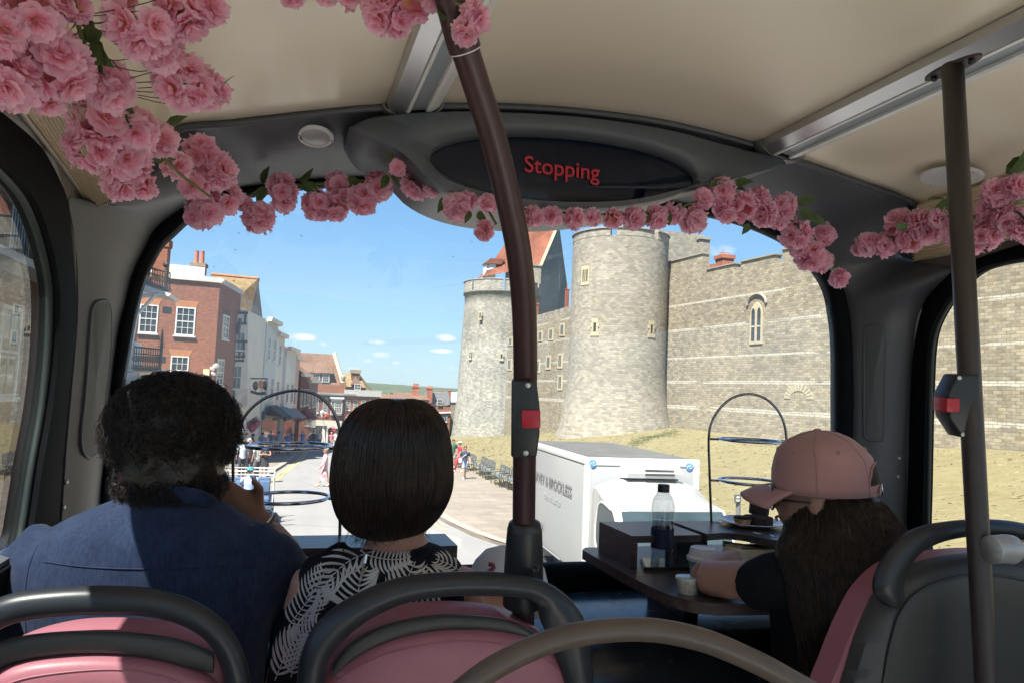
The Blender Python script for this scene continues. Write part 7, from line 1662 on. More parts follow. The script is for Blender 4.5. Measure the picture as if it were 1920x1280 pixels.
def basket(px, py, Z, r, label, m=None, post=False):
    c = P(px, py, Z); t = thing('flower_basket', label, 'flower basket', c, 'hanging flower baskets of the street'); rnd = random.Random(px); mb = MB(); mb2 = MB()
    for k in range(150):
        v = Vector((rnd.gauss(0, 1), rnd.gauss(0, 1), rnd.gauss(0, .8))).normalized()*r*rnd.uniform(.5, 1.05); a = v.orthogonal().normalized()*r*.17; d = v.cross(a).normalized()*r*.17; (mb if rnd.random() < .68 else mb2).poly([c+v-a, c+v-d, c+v+a, c+v+d])
    part(mb, 'blossoms', m or M_flow, t, fix=False); part(mb2, 'leaves', M_lf, t, fix=False); mb = MB(); mb.T = Matrix.Translation(c-Vector((0, 0, r*.75))); mb.lathe([(r*.2, -r*.2), (r*.62, r*.35)], 12); part(mb, 'basket', M_timber, t)
    return t
basket(473, 797, 45, .42, 'big magenta flower basket low over the left crowd'); basket(480, 790, 46, .34, 'smaller magenta basket directly beside the big one'); basket(622, 807, 80, .5, 'bright pink basket by the wing entrance', mat('hot_pink_flowers', (.6, .03, .12), .8, var=.4, scale=3)); basket(613, 779, 92, .42, 'red hanging basket under the oriel window', mat('coral_flowers', (.6, .06, .05), .8, var=.4, scale=3)); basket(510, 800, 66, .3, 'little magenta basket over the row shop fronts')
for i, px in enumerate((565, 578, 590)): basket(px, 782, 98.5, .65, ['left', 'middle', 'right'][i]+' magenta window box on the restaurant fascia')
fl_ = thing('flag_pole', 'slanting white flag pole on the corner building', 'flag pole', P(540, 748, 90)); mb = MB(); mb.tube([P(541, 747, 92), P(570, 723, 88)], .05, 6); part(mb, 'pole', M_wpaint, fl_)
lp = thing('street_lamp', 'white lantern lamp in front of the restaurant windows', 'lamp', P(604, 778, 90)); mb = MB(); mb.T = Matrix.Translation(P(604, 776, 92)); mb.lathe([(.1, -.35), (.28, .3), (.06, .5)], 10); part(mb, 'lantern', M_wpaint, lp, smooth=30); mb = MB(); q_ = P(604, 778, 92); mb.tube([q_, q_+Vector((0, 7.2, .2))], .03, 5); part(mb, 'bracket', M_iron, lp)
pst = thing('sign_pole', 'thin pale post rising behind the upper cake ring', 'post', onG(609, 832)); b_ = onG(609, 834); mb = MB(); mb.tube([b_, P(608, 805, (b_-CAM).dot(FWD))], .09, 6); part(mb, 'post', M_wpaint, pst)
aw = thing('awning', 'row of dark shop awnings under the pale houses', 'awning', S(ub+9, 0)) 
for k, u in enumerate((ub+1, ub+6, ub+11, ub+20)):
    zz = g(S(u, 0).y)+3.1; mb = MB(); mb.prism([S(u, zz, .9), S(u, zz+.7, .9), S(u, zz-.1, 2.0)], Fs.d*3.2); part(mb, 'awning_panel', [M_timber, M_grnp, cloth((.2, .19, .16)), cloth((.15, .02, .03))][k], aw)
# ================================================================ BLOSSOM GARLANDS
M_petal = petalmat('blossom_petals', (.95, .70, .25), (.98, .52, .66), (.98, .76, .86)); M_gleaf = mat('silk_leaf', (.07, .12, .035), .5, var=.3, scale=40); M_stem = mat('brown_stem', (.10, .06, .03), .7, var=.2); M_gstem = mat('green_stem', (.12, .15, .04), .7, var=.2)
fr = random.Random(11)
def flower_proto(seed):
    r = random.Random(seed); vs, fs, uv = [], [], []
    for layer, (cnt, tilt, ln, wd_p) in enumerate(((6, 1.36, .034, .031), (6, 1.02, .030, .028), (5, .60, .020, .020), (3, .25, .011, .013))):
        for k in range(cnt):
            a = 2*math.pi*(k+r.uniform(-.2, .2)+layer*.5)/cnt; t = tilt+r.uniform(-.18, .18); L = ln*r.uniform(.88, 1.12); Wd = wd_p*r.uniform(.85, 1.15); base = len(vs); nu, nv = 7, 4
            for j in range(nv+1):
                v = j/nv; w = Wd*(.20+.80*math.sin(min(1, v*1.25)*math.pi/2)**.8)*(1 if v < .9 else .92)
                for i in range(nu+1):
                    u = i/nu*2-1; fr_ = (.085*L*r.uniform(-1, 1) if j == nv else 0); ln2 = L*v*(1-.18*abs(u)**2*v)+fr_
                    x = ln2*math.sin(t); z = ln2*math.cos(t)+.004*u*u*(1 if layer < 2 else 1.8)+(.0035*r.uniform(-1, 1) if j >= nv-1 else 0)-.004*v*v*(layer == 0)
                    y = u*w*.5; vs.append(Vector((x*math.cos(a)-y*math.sin(a), x*math.sin(a)+y*math.cos(a), z))); uv.append((i/nu, min(1, v*(1.0 if layer < 3 else .55))))
            for j in range(nv):
                for i in range(nu): q = base+j*(nu+1)+i; fs.append((q, q+1, q+nu+2, q+nu+1))
    return vs, fs, uv
protos = [flower_proto(s_) for s_ in range(6)]
def cluster(t, c, R, n, seed, name='blossom_cluster', sc=1.0, lean=None):
    r = random.Random(seed); V, F, U = [], [], []
    dirs = []
    for k in range(n):
        best = None
        for _ in range(14):
            d = Vector((r.gauss(0, 1), r.gauss(0, 1), r.gauss(-.25, 1))).normalized(); m = min([(d-e).length for e in dirs] or [9])
            if best is None or m > best[0]: best = (m, d)
        dirs.append(best[1])
    for d in dirs:
        s_ = sc*r.uniform(.85, 1.15); vs, fs, uv = protos[r.randrange(6)]; p = c+d*max(0, (R-.022*s_)); Tm = Matrix.Translation(p-d*.010*s_) @ d.to_track_quat('Z', 'Y').to_matrix().to_4x4() @ Matrix.Rotation(r.uniform(0, 6.28), 4, 'Z') @ Matrix.Scale(s_, 4); o = len(V)
        V += [tuple(Tm @ v) for v in vs]; F += [tuple(o+i for i in f) for f in fs]; U += uv
    me = bpy.data.meshes.new(name); me.from_pydata(V, [], F); ul = me.uv_layers.new(name='UVMap')
    import numpy as np
    li = np.empty(len(me.loops), dtype=np.int32); me.loops.foreach_get('vertex_index', li); ul.data.foreach_set('uv', np.array(U, dtype=np.float32)[li].ravel())
    me.polygons.foreach_set('use_smooth', [True]*len(me.polygons)); me.materials.append(M_petal); me.update(); return link(name, me, t)
def leaf(t, p, d, L, seed):
    r = random.Random(seed); d = d.normalized(); s_ = d.cross(Vector((r.uniform(-1, 1), r.uniform(-1, 1), r.uniform(-.2, 1)))).normalized(); n = s_.cross(d); mb = MB(); rows = []
    for j in range(9):
        v = j/8; w = L*.26*math.sin(math.pi*min(1, v**.75))*(1+.10*(j % 2)); c = p+d*(L*v)+n*(-.18*L*v*v); rows.append([c-s_*w+n*w*.25, c, c+s_*w+n*w*.25])
    mb.grid(rows); return part(mb, 'leaf', M_gleaf, t, True, fix=False)
def garland(label, branch, clusters, leaves, seed, name='blossom_garland', sc=1.0):
    bp3 = cr([P(*q) for q in branch], 8); t = thing(name, label, 'flower garland', bp3[0], 'artificial blossom garlands'); r = random.Random(seed)
    mb = MB(); mb.tube(bp3, .0028, 6); part(mb, 'main_stem', M_gstem, t, True)
    for i, (x, y, R, Z) in enumerate(clusters):
        c = P(x, y, Z); Rm = R/FPX*Z; n = max(4, round(5.0*(Rm/.035)**1.6)); n = min(n, 18)
        cluster(t, c, Rm, n, seed*100+i, sc=min(1.1, max(.60, Rm/.034))*sc*.76)
        q = min(bp3, key=lambda b: (b-c).length)
        for k in range(2): e = c+Vector((r.uniform(-.6, .6), r.uniform(-.6, .6), r.uniform(-.2, .5)))*Rm; mb = MB(); mb.tube(cr([q, q.lerp(e, .5)+Vector((r.uniform(-.012, .012), r.uniform(-.01, .01), r.uniform(-.016, .004))), e], 4), .0007, 5); part(mb, 'flower_stalk', M_stem, t, True)
    for i, (x, y, dx, dy, Z, L) in enumerate(leaves): p = P(x, y, Z); leaf(t, p, P(x+dx, y+dy, Z-.01)-p, L/FPX*Z, seed*77+i)
    return t
garland('large spray of pink blossoms hanging in the top left corner nearest the viewer', [(130,-60,.80),(150,60,.88),(185,130,.95),(245,205,1.10),(285,265,1.25),(330,320,1.40),(395,370,1.52)],
 [(60,25,72,.82),(20,150,66,.84),(105,125,82,.88),(265,45,78,.90),(345,25,62,.92),(300,95,52,.95),(205,165,56,.98),(345,155,66,1.02),(390,170,44,1.05),(415,175,26,1.06),(185,230,64,1.08),(255,245,52,1.12),(170,275,58,1.10),(235,300,58,1.16),(298,262,40,1.22),(225,343,42,1.18),(270,350,30,1.2),(90,185,40,.9),(0,60,60,.80),(140,10,40,.85),(385,15,48,.93)],
 [(150,70,50,-10,.90,60),(165,85,40,40,.92,66),(180,80,30,45,.92,60),(232,95,70,8,.95,72),(160,100,-30,40,.9,55),(205,115,30,15,.97,40),(178,118,28,28,.95,44),(310,240,38,-28,1.25,48),(250,205,-10,40,1.1,45),(262,215,25,22,1.15,40),(155,40,35,45,.9,60),(240,230,10,40,1.15,38),(285,300,40,-5,1.25,34),(150,20,-12,50,.86,50),(420,160,20,-26,1.0,30)], 3)
garland('pink blossom garland along the top left of the windscreen as far as the display', [(300,290,1.36),(370,340,1.60),(450,372,1.78),(500,352,1.84),(600,345,1.86),(690,338,1.87),(770,335,1.84),(850,360,1.78),(905,385,1.74),(930,420,1.7)],
 [(330,310,34,1.45),(378,285,40,1.55),(405,320,46,1.58),(365,345,36,1.55),(420,370,40,1.66),(385,395,42,1.64),(368,405,28,1.62),(455,378,22,1.75),(485,409,38,1.78),(530,352,34,1.82),(532,378,28,1.83),(595,385,36,1.84),(628,392,30,1.84),(632,345,28,1.86),(680,375,36,1.84),(708,350,36,1.84),(745,316,20,1.72),(782,345,36,1.80),(812,352,24,1.78),(858,388,34,1.74),(875,378,26,1.74),(915,382,22,1.72),(908,432,24,1.70),(640,370,24,1.85)],
 [(500,350,-16,22,1.84,40),(492,345,5,-20,1.84,36),(565,345,28,12,1.84,46),(570,352,26,22,1.84,44),(560,340,22,-14,1.84,42),(645,345,28,-4,1.86,40),(655,350,20,22,1.86,36),(735,300,-8,-20,1.74,32),(738,320,6,30,1.74,40),(730,330,-14,18,1.76,34),(835,370,-10,24,1.74,34),(843,372,8,28,1.74,34),(900,395,6,26,1.72,36),(498,390,-12,18,1.8,28),(880,395,-6,28,1.72,30),(425,345,14,-20,1.6,30),(330,300,-26,-6,1.4,38)], 4)
garland('pink blossom garland hanging under the display pod and down the right edge of the windscreen', [(975,392,1.74),(1060,400,1.80),(1150,402,1.84),(1250,396,1.88),(1330,372,1.92),(1400,372,1.98),(1460,400,2.05),(1520,440,2.12),(1560,490,2.18),(1572,520,2.2)],
 [(1000,408,26,1.76),(1035,406,24,1.78),(1075,410,26,1.80),(1110,409,22,1.82),(1150,411,24,1.84),(1188,410,28,1.86),(1230,408,28,1.88),(1262,400,26,1.9),(1300,414,32,1.92),(1318,372,26,1.92),(1352,360,34,1.94),(1388,388,36,1.98),(1360,395,28,1.96),(1420,372,26,2.0),(1432,400,32,2.02),(1468,388,32,2.04),(1460,412,24,2.06),(1492,440,36,2.10),(1520,480,36,2.14),(1545,440,26,2.14),(1540,490,26,2.16),(1500,465,26,2.12),(1573,521,22,2.18)],
 [(1212,400,-4,24,1.86,30),(1250,398,6,26,1.88,30),(1330,350,20,-10,1.92,34),(1365,348,24,4,1.94,36),(1375,345,30,-6,1.95,36),(1495,385,24,-12,2.05,38),(1500,395,26,14,2.05,36),(1545,500,16,6,2.16,30),(1405,420,-10,16,2.0,26),(1280,392,-14,14,1.9,28),(1520,408,20,8,2.1,32)], 5)
garland('pink blossoms at the top centre tied round the head of the curved pole', [(520,-40,.95),(600,-15,.92),(700,-5,.88),(790,-10,.86),(850,5,.84),(885,30,.84)],
 [(548,-14,32,.94),(610,-18,34,.92),(668,-6,38,.90),(720,22,52,.88),(745,45,34,.88),(772,5,48,.87),(812,-12,38,.86),(705,0,40,.9),(872,58,32,.83),(888,26,32,.83),(898,40,20,.83)],
 [(825,14,8,22,.85,36),(850,4,-26,14,.85,34),(640,-12,26,8,.92,30)], 6)
garland('pink blossom garland along the right side behind the upright pole', [(1600,470,2.15),(1660,450,2.08),(1730,425,2.0),(1800,420,1.92),(1860,385,1.84),(1930,350,1.76),(1990,320,1.7)],
 [(1628,458,28,2.12),(1660,458,30,2.10),(1688,420,34,2.05),(1708,448,32,2.04),(1740,438,28,2.0),(1722,415,26,2.0),(1760,410,24,1.96),(1800,440,34,1.92),(1822,462,26,1.90),(1850,440,36,1.88),(1868,362,34,1.82),(1890,410,34,1.82),(1905,350,28,1.78),(1915,430,30,1.8),(1850,395,26,1.86),(1610,468,16,2.14)],
 [(1760,420,30,-18,1.95,46),(1755,405,20,-24,1.95,44),(1790,400,30,6,1.93,40),(1838,390,34,6,1.86,42),(1885,325,34,-20,1.8,62),(1895,320,28,-32,1.78,60),(1900,385,22,-12,1.8,46),(1740,375,24,-4,1.98,30),(1900,395,14,16,1.8,40),(1700,432,-20,-14,2.0,30)], 7)
# ================================================================ THE PEOPLE ON THE DECK
def loft(mb, rows, Z, dep, cen_shift=0.0, n=40, sq=2.3, zs=None):
    """rows: (photo y, left x, right x[, depth scale]); closed rings at camera depth Z, facing along the bus"""
    rings = []
    for i, r in enumerate(rows):
        y, l, rr = r[:3]; ds = r[3] if len(r) > 3 else 1.0; zz = Z if zs is None else zs[i]
        a, b = P(l, y, zz), P(rr, y, zz); c = (a+b)/2 + f0*cen_shift; hw = (b-a)/2; d = f0*(dep*ds); ring = []
        for k in range(n):
            t = 2*math.pi*k/n; ct, st = math.cos(t), math.sin(t); e = 2/sq
            ring.append(c + hw*(math.copysign(abs(ct)**e, ct)) + d*(math.copysign(abs(st)**e, st)))
        rings.append(ring)
    idx = mb.grid(rings, close=True); mb.face(idx[0][::-1]); mb.face(idx[-1]); return rings
def head_parts(mb, c, s, F, U, neck=None):
    """skull, jaw, nose, lips, ears round the head centre c; s = head height; F face direction, U up"""
    F = F.normalized(); R_ = F.cross(U).normalized(); U = R_.cross(F).normalized()
    A = Matrix.Identity(4)
    for i in range(3): A[i][0] = R_[i]; A[i][1] = F[i]; A[i][2] = U[i]; A[i][3] = c[i]
    old = mb.T; mb.T = A
    mb.sphere((0, -.03*s, .10*s), .40*s, 20, 14, .86, 1.06, .98); mb.sphere((0, .10*s, -.14*s), .30*s, 16, 12, .84, 1.0, 1.15); mb.sphere((0, .20*s, -.38*s), .11*s, 12, 8, 1.0, 1, .8)
    mb.tube([(0, .36*s, .04*s), (0, .46*s, -.10*s), (0, .42*s, -.14*s)], [.028*s, .050*s, .035*s], 8)
    mb.sphere((0, .385*s, -.245*s), .055*s, 10, 6, 1.3, .6, .5); mb.sphere((0, .30*s, .06*s), .14*s, 12, 8, 1.7, .8, .4)
    for sg in (-1, 1): mb.sphere((sg*.355*s, -.02*s, -.04*s), .11*s, 10, 8, .30, .7, 1.15)
    mb.T = old
    if neck: mb.tube(neck[0], neck[1], 16)
    return A
def eyes(t, A, s, parent):
    for sg in (-1, 1):
        mb = MB(); mb.T = A; mb.sphere((sg*.135*s, .355*s, .0), .045*s, 10, 8); o = part(mb, 'eye', mat('eye_white', (.6, .58, .55), .2, var=0), parent, True)
        mb = MB(); mb.T = A; mb.sphere((sg*.135*s, .385*s, .0), .022*s, 8, 6); part(mb, 'iris', mat('dark_iris', (.03, .02, .015), .1, var=0), o, True)
        mb = MB(); mb.T = A; mb.tube(cr([Vector((sg*.06*s, .385*s, .075*s)), Vector((sg*.135*s, .395*s, .10*s)), Vector((sg*.21*s, .35*s, .08*s))], 4), .012*s, 5); part(mb, 'eyebrow', M_timber, parent, True)
    mb = MB(); mb.T = A; mb.tube(cr([Vector((-.10*s, .40*s, -.25*s)), Vector((0, .43*s, -.245*s)), Vector((.10*s, .40*s, -.25*s))], 4), .014*s, 6); part(mb, 'mouth', mat('lips', (.35, .12, .10), .5, var=0), parent, True)
def hand(mb, w, d, palm_n, s=.18, curl=.6, thumb=1):
    """palm and five fingers from the wrist w along d; palm_n points out of the palm"""
    d = d.normalized(); sd = d.cross(palm_n).normalized()*thumb; pn = palm_n.normalized()
    mb.tube([w, w+d*s*.12, w+d*s*.45], [s*.16, s*.20, s*.22], 12, ry=[s*.11, s*.11, s*.09], up=pn)
    for k, (o_, L, r) in enumerate(((.165, .42, .050), (.055, .48, .052), (-.055, .44, .050), (-.155, .34, .044))):
        b = w+d*s*.42+sd*s*o_; c1 = d*math.cos(curl*.5)+pn*math.sin(curl*.5); c2 = d*math.cos(curl*1.3)+pn*math.sin(curl*1.3); c3 = d*math.cos(curl*2.1)+pn*math.sin(curl*2.1)
        p1 = b+c1*s*L*.45; p2 = p1+c2*s*L*.32; p3 = p2+c3*s*L*.25; mb.tube([b, p1, p2, p3], [s*r, s*r*.95, s*r*.85, s*r*.65], 8)
    b = w+d*s*.12+sd*s*.16; p1 = b+(d*.6+sd*.7+pn*.3).normalized()*s*.22; p2 = p1+(d*.85+sd*.3+pn*.4).normalized()*s*.18; mb.tube([b-sd*s*.05, b, p1, p2], [s*.06, s*.068, s*.058, s*.042], 8)
def ribbons(name, strands, m, t, n=3):
    """hair: many thin tapering strands in one mesh"""
    mb = MB()
    for pts, r0_, r1_ in strands:
        N = len(pts); mb.tube(pts, [r0_+(r1_-r0_)*i/(N-1) for i in range(N)], n, caps=False)
    return mb.build(name, m, t, nouv=True)
def hairmat(name, c, c2, rough=.38):
    t = NT(name); v = t.ramp(t.noise(70, 3), .35, .65); t.l(t.mix(v, c, c2), t.b.inputs['Base Color']); t.b.inputs['Roughness'].default_value = rough; t.b.inputs['Specular IOR Level'].default_value = .45; return t.m
S_man = mat('man_skin', (.33, .17, .115), .5, var=.08, scale=30, bump=.1, bscale=400, bdist=.0004); S_wom = mat('woman_skin', (.44, .235, .17), .48, var=.06, scale=30, bump=.1, bscale=400, bdist=.0004); S_girl = mat('girl_skin', (.38, .21, .16), .5, var=.06, scale=30)
def fabric(name, c, c2, sc=260, bs=.5, rough=.9, sheen=0):
    t = NT(name); mp = t.n('ShaderNodeMapping'); mp.inputs['Scale'].default_value = (1, 1, .22); t.l(t.n('ShaderNodeTexCoord').outputs['Object'], mp.inputs[0])
    a = t.noise(sc, 3, .7, vec=mp.outputs[0]); b = t.noise(26, 4, .6); f = t.math('ADD', t.math('MULTIPLY', t.ramp(a, .3, .7), .6), t.math('MULTIPLY', t.ramp(b, .3, .7), .4))
    t.l(t.mix(f, c, c2), t.b.inputs['Base Color']); t.b.inputs['Roughness'].default_value = rough; t.b.inputs['Sheen Weight'].default_value = sheen; t.b.inputs['Specular IOR Level'].default_value = .15; t.bump(a, bs, .0012); return t.m
M_denim = fabric('navy_chambray', (.009, .016, .040), (.034, .052, .108), sheen=.08); M_blktee = fabric('black_jersey', (.006, .007, .009), (.012, .014, .017), 300, .3); M_blouse = fabric('black_blouse', (.006, .006, .010), (.014, .014, .020), 300, .2)
def wr(sc, amp, seed=0, st=(1, 1, 1)):
    return lambda co: amp*(noise.noise(Vector((co.x*sc*st[0], co.y*sc*st[1], co.z*sc*st[2]+seed)))+.5*noise.noise(Vector((co.x*sc*2.3*st[0], co.y*sc*2.3, co.z*sc*2.3*st[2]+seed+7))))
# ---------------- man in the blue shirt
man = thing('person', 'man with dark curly hair and blue shirt, sunlit on his left shoulder', 'person', P(280, 1250, 1.28))
hc = P(326, 826, 1.33)
nk0, nk1 = P(318, 955, 1.30), P(322, 880, 1.32)
mb = MB(); AH = head_parts(mb, hc, .215, (FWD*.9-RGT*.25), UPV, ([P(312, 1010, 1.29), nk0, nk1], [.075, .060, .056]))
loft(mb, [(960, 215, 415), (1000, 120, 470), (1060, 70, 500), (1200, 60, 480), (1500, 70, 470)], 1.30, .09)
# right arm: shoulder, elbow on the table, forearm up to the chin
shR, elR, wrR, chn = P(490, 1055, 1.30), P(560, 1080, 1.56), P(482, 975, 1.50), P(398, 918, 1.44)
mb.tube([shR, shR.lerp(elR, .5), elR], [.056, .050, .042], 14); mb.tube([elR, elR.lerp(wrR, .45), wrR], [.042, .040, .028], 14)
hand(mb, wrR, (chn-wrR), (P(380, 960, 1.3)-P(420, 940, 1.45)).normalized(), .185, .9, 1)
shL, elL, wrL = P(60, 1080, 1.28), P(-40, 1330, 1.35), P(120, 1380, 1.55)
mb.tube([shL, shL.lerp(elL, .5), elL], [.056, .048, .042], 14); mb.tube([elL, wrL], [.042, .028], 12); hand(mb, wrL, (P(200, 1370, 1.7)-wrL), Vector((0, 0, -1)), .18, .4, 1)
for x in (160, 330):                                     # thighs, shins and feet under the table
    a, b = P(x, 1480, 1.35), P(x+10, 1420, 1.95); mb.tube([a, b], [.085, .06], 12); mb.tube([b, b+Vector((0, .03, -.42)), b+Vector((0, .16, -.46))], [.058, .04, .035], 12)
body = remeshed(mb, 'body', S_man, man, .0075, 5)
eyes(man, AH, .215, body)
mb = MB()
rw = [(928, 238, 385, .50), (940, 205, 405, .62), (955, 165, 440, .80), (975, 125, 468, .95), (1000, 82, 494, 1.05), (1035, 48, 516, 1.12), (1075, 24, 528, 1.15), (1120, 14, 525, 1.15), (1180, 18, 505, 1.12), (1260, 28, 490, 1.1), (1420, 40, 485, 1.1), (1540, 45, 480, 1.1)]
loft(mb, rw, 1.29, .115, 0, 44, 2.25)
mb.tube(cr([P(450, 1010, 1.29), shR, P(525, 1085, 1.38), P(545, 1108, 1.46)], 4), [.055]*4+[.062]*4+[.060]*4+[.057], 18)
mb.tube(cr([P(110, 1010, 1.29), P(52, 1075, 1.28), P(8, 1170, 1.29), P(-25, 1290, 1.33)], 4), [.052]*4+[.062]*4+[.060]*4+[.055], 18)
def mw(co): return wr(7, .006, 3)(co)+wr(18, .0022, 9, (1, 1, .5))(co)
shirt = remeshed(mb, 'shirt', M_denim, man, .0085, 7, mw)
mb = MB(); co_ = [P(*q) for q in [(246,950,1.26),(258,936,1.258),(292,928,1.240),(335,927,1.238),(372,933,1.245),(392,946,1.262)]]; mb.tube(cr(co_, 5), .005, 10, ry=.016, up=UPV); part(mb, 'collar', M_denim, shirt, True)
mb = MB()                                                # seam of the yoke, following the cloth
sb = BVHTree.FromPolygons([v.co.copy() for v in shirt.data.vertices], [tuple(p.vertices) for p in shirt.data.polygons])
def onbvh(bv, px, py, lift=.001):
    d = ray(px, py).normalized(); h = bv.ray_cast(CAM, d)
    return None if h[0] is None else h[0]-d*lift
def seamline(bv, pts, r, name, m, parent):
    q = [onbvh(bv, a.x, a.y, .0008) for a in cr([Vector((*p, 0)) for p in pts], 10)]; q = [p for p in q if p is not None]
    if len(q) > 3: mb = MB(); mb.tube(q, r, 5); part(mb, name, m, parent, True)
seamline(sb, [(80,1052),(160,1062),(260,1066),(360,1064),(470,1056)], .0012, 'yoke_seam', M_denim, shirt); seamline(sb, [(70,1020),(52,1070),(46,1130),(50,1200)], .0014, 'armhole_seam', M_denim, shirt); seamline(sb, [(480,1002),(500,1050),(506,1110),(496,1170)], .0014, 'armhole_seam', M_denim, shirt)
mb = MB(); aw_ = wrR.lerp(elR, .10); ax = (elR-wrR).normalized(); o1 = ax.orthogonal().normalized(); o2 = ax.cross(o1)
for k in range(18): a = 2*PI*k/18; mb.sphere(aw_+(o1*math.cos(a)+o2*math.sin(a))*.034, .0058, 8, 6)
br_ = part(mb, 'bead_bracelet', mat('grey_beads', (.34, .34, .36), .25, var=.4, scale=120), man, True); br_['kind'] = 'stuff'
mb = MB(); mb.tube([wrR.lerp(elR, .02)+(o1*math.cos(a)+o2*math.sin(a))*.033 for a in [2*PI*k/24 for k in range(24)]], .0022, 6, closed=True); part(mb, 'silver_bangle', M_chrome, man, True)
# curly hair
M_hair1 = hairmat('black_brown_hair', (.010, .007, .006), (.030, .019, .014), .42); rn = random.Random(21)
mb = MB(); A = AH; mb.T = A; mb.sphere((0, -.012, .026), .097, 24, 16, 1.06, 1.0, .98); mb.sphere((0, -.030, -.040), .080, 18, 12, 1.12, .95, .95); mb.sphere((0, -.046, -.086), .060, 16, 10, 1.18, .9, .9); mb.T = Matrix.Identity(4)
cap = remeshed(mb, 'hair_base', M_hair1, man, .009, 3, wr(30, .007))
st = []; A3 = AH.to_3x3()
for k in range(9500):
    v = Vector((rn.gauss(0, 1), rn.gauss(0, 1), rn.gauss(0, 1))).normalized()
    if v.y > .55 and v.z < .45: continue
    if v.z < -.2 and rn.random() < .5: base = Vector((0, -.030, -.040))+Vector((v.x*.086, v.y*.072, v.z*.070))
    else: base = Vector((0, -.012, .026))+Vector((v.x*.104, v.y*.094, v.z*.092))
    if rn.random() < .30: base = Vector((0, -.046, -.086))+Vector((v.x*.066, v.y*.054, v.z*.046))
    if base.z < -.138: continue
    o = (v+Vector((rn.uniform(-.5, .5), rn.uniform(-.5, .5), rn.uniform(-.5, .3)))).normalized(); L = rn.uniform(.010, .026)*(1.35 if rn.random() < .05 else 1); cr_ = rn.uniform(.0035, .0075); w_ = rn.uniform(1.0, 2.1)*(1 if rn.random() < .5 else -1); ph = rn.uniform(0, 6.28)
    e1_ = o.orthogonal().normalized(); e2_ = o.cross(e1_); pts = []
    for i in range(9):
        u = i/8; aa = ph+w_*2*PI*u; q = base+o*(L*(u-.25*u*u))+(e1_*math.cos(aa)+e2_*math.sin(aa))*cr_*(.4+u)+Vector((0, 0, -.010*u*u)); pts.append(A @ q)
    st.append((pts, .00085, .0004))
ribbons('curly_hair', st, M_hair1, man)
# ---------------- woman with the bob and the leaf print top
wom = thing('person', 'woman with a smooth dark bob in a sleeveless black and white leaf print top', 'person', P(720, 1250, 1.22))
wc = P(742, 862, 1.27)
mb = MB(); AW = head_parts(mb, wc, .20, FWD*.95-RGT*.1, UPV, ([P(742, 1050, 1.24), P(744, 1000, 1.25), P(744, 920, 1.26)], [.068, .047, .046]))
loft(mb, [(1024, 706, 790, .7), (1040, 660, 832, .6), (1062, 622, 852, .7), (1090, 606, 860, .8), (1130, 600, 866, .8), (1300, 590, 850, .8), (1520, 590, 850, .8)], 1.22, .080)
wL, weL = P(585, 1092, 1.22), P(532, 1300, 1.26); mb.tube([P(640, 1070, 1.22), wL, wL.lerp(weL, .5), weL, P(600, 1340, 1.5)], [.030, .036, .038, .036, .028], 14); hand(mb, P(600, 1340, 1.5), Vector((.6, .8, 0)), Vector((0, 0, -1)), .165, .5, 1)
wR, weR = P(862, 1085, 1.22), P(905, 1290, 1.27); mb.tube([P(810, 1085, 1.22), wR, wR.lerp(weR, .5), weR, P(830, 1330, 1.5)], [.030, .030, .034, .034, .028], 14); hand(mb, P(830, 1330, 1.5), Vector((-.3, .9, 0)), Vector((0, 0, -1)), .165, .5, -1)
for x in (640, 790):
    a, b = P(x, 1500, 1.25), P(x+5, 1440, 1.8); mb.tube([a, b], [.08, .055], 12); mb.tube([b, b+Vector((0, .03, -.40)), b+Vector((0, .15, -.44))], [.052, .036, .030], 12)
bodyw = remeshed(mb, 'body', S_wom, wom, .0072, 5); eyes(wom, AW, .20, bodyw)
mb = MB()
loft(mb, [(1022, 692, 812, .50), (1031, 664, 834, .68), (1044, 632, 850, .86), (1062, 604, 866, .98), (1090, 590, 874, 1.06), (1130, 582, 876, 1.1), (1180, 562, 876, 1.1), (1240, 545, 872, 1.1), (1300, 538, 870, 1.1), (1520, 530, 870, 1.1)], 1.22, .098, 0, 44, 2.2)
mb.tube(cr([P(655, 1036, 1.22), P(612, 1066, 1.22), P(575, 1160, 1.225), P(548, 1300, 1.24)], 4), [.028]*4+[.040]*4+[.046]*4+[.046], 14)
blouse = remeshed(mb, 'blouse', M_blouse, wom, .0080, 6, wr(9, .0035, 5))
bb_ = BVHTree.FromPolygons([v.co.copy() for v in blouse.data.vertices], [tuple(p.vertices) for p in blouse.data.polygons])
M_print = mat('ivory_leaf_print', (.48, .46, .44), .85, var=.08, scale=20)
def blade(mb, a, b, w, bend=0.0, n=8):
    """one leaflet printed on the cloth: from photo point a to b"""
    a = Vector(a); b = Vector(b); d = b-a; nrm = Vector((-d.y, d.x)).normalized(); l, r, m_ = [], [], []
    for i in range(n+1):
        u = i/n; c = a+d*u+nrm*(bend*math.sin(PI*u)); ww = w*math.sin(PI*min(1, .12+.88*u))**.8 if u < 1 else 0
        q = [onbvh(bb_, *(c+nrm*k), .0009) for k in (ww, 0, -ww)]
        if any(p is None for p in q) or max((q[0]-q[1]).length, (q[1]-q[2]).length) > .02: break
        l.append(q)
    if len(l) > 2 and all((l[i+1][1]-l[i][1]).length < .04 for i in range(len(l)-1)): mb.grid(l)
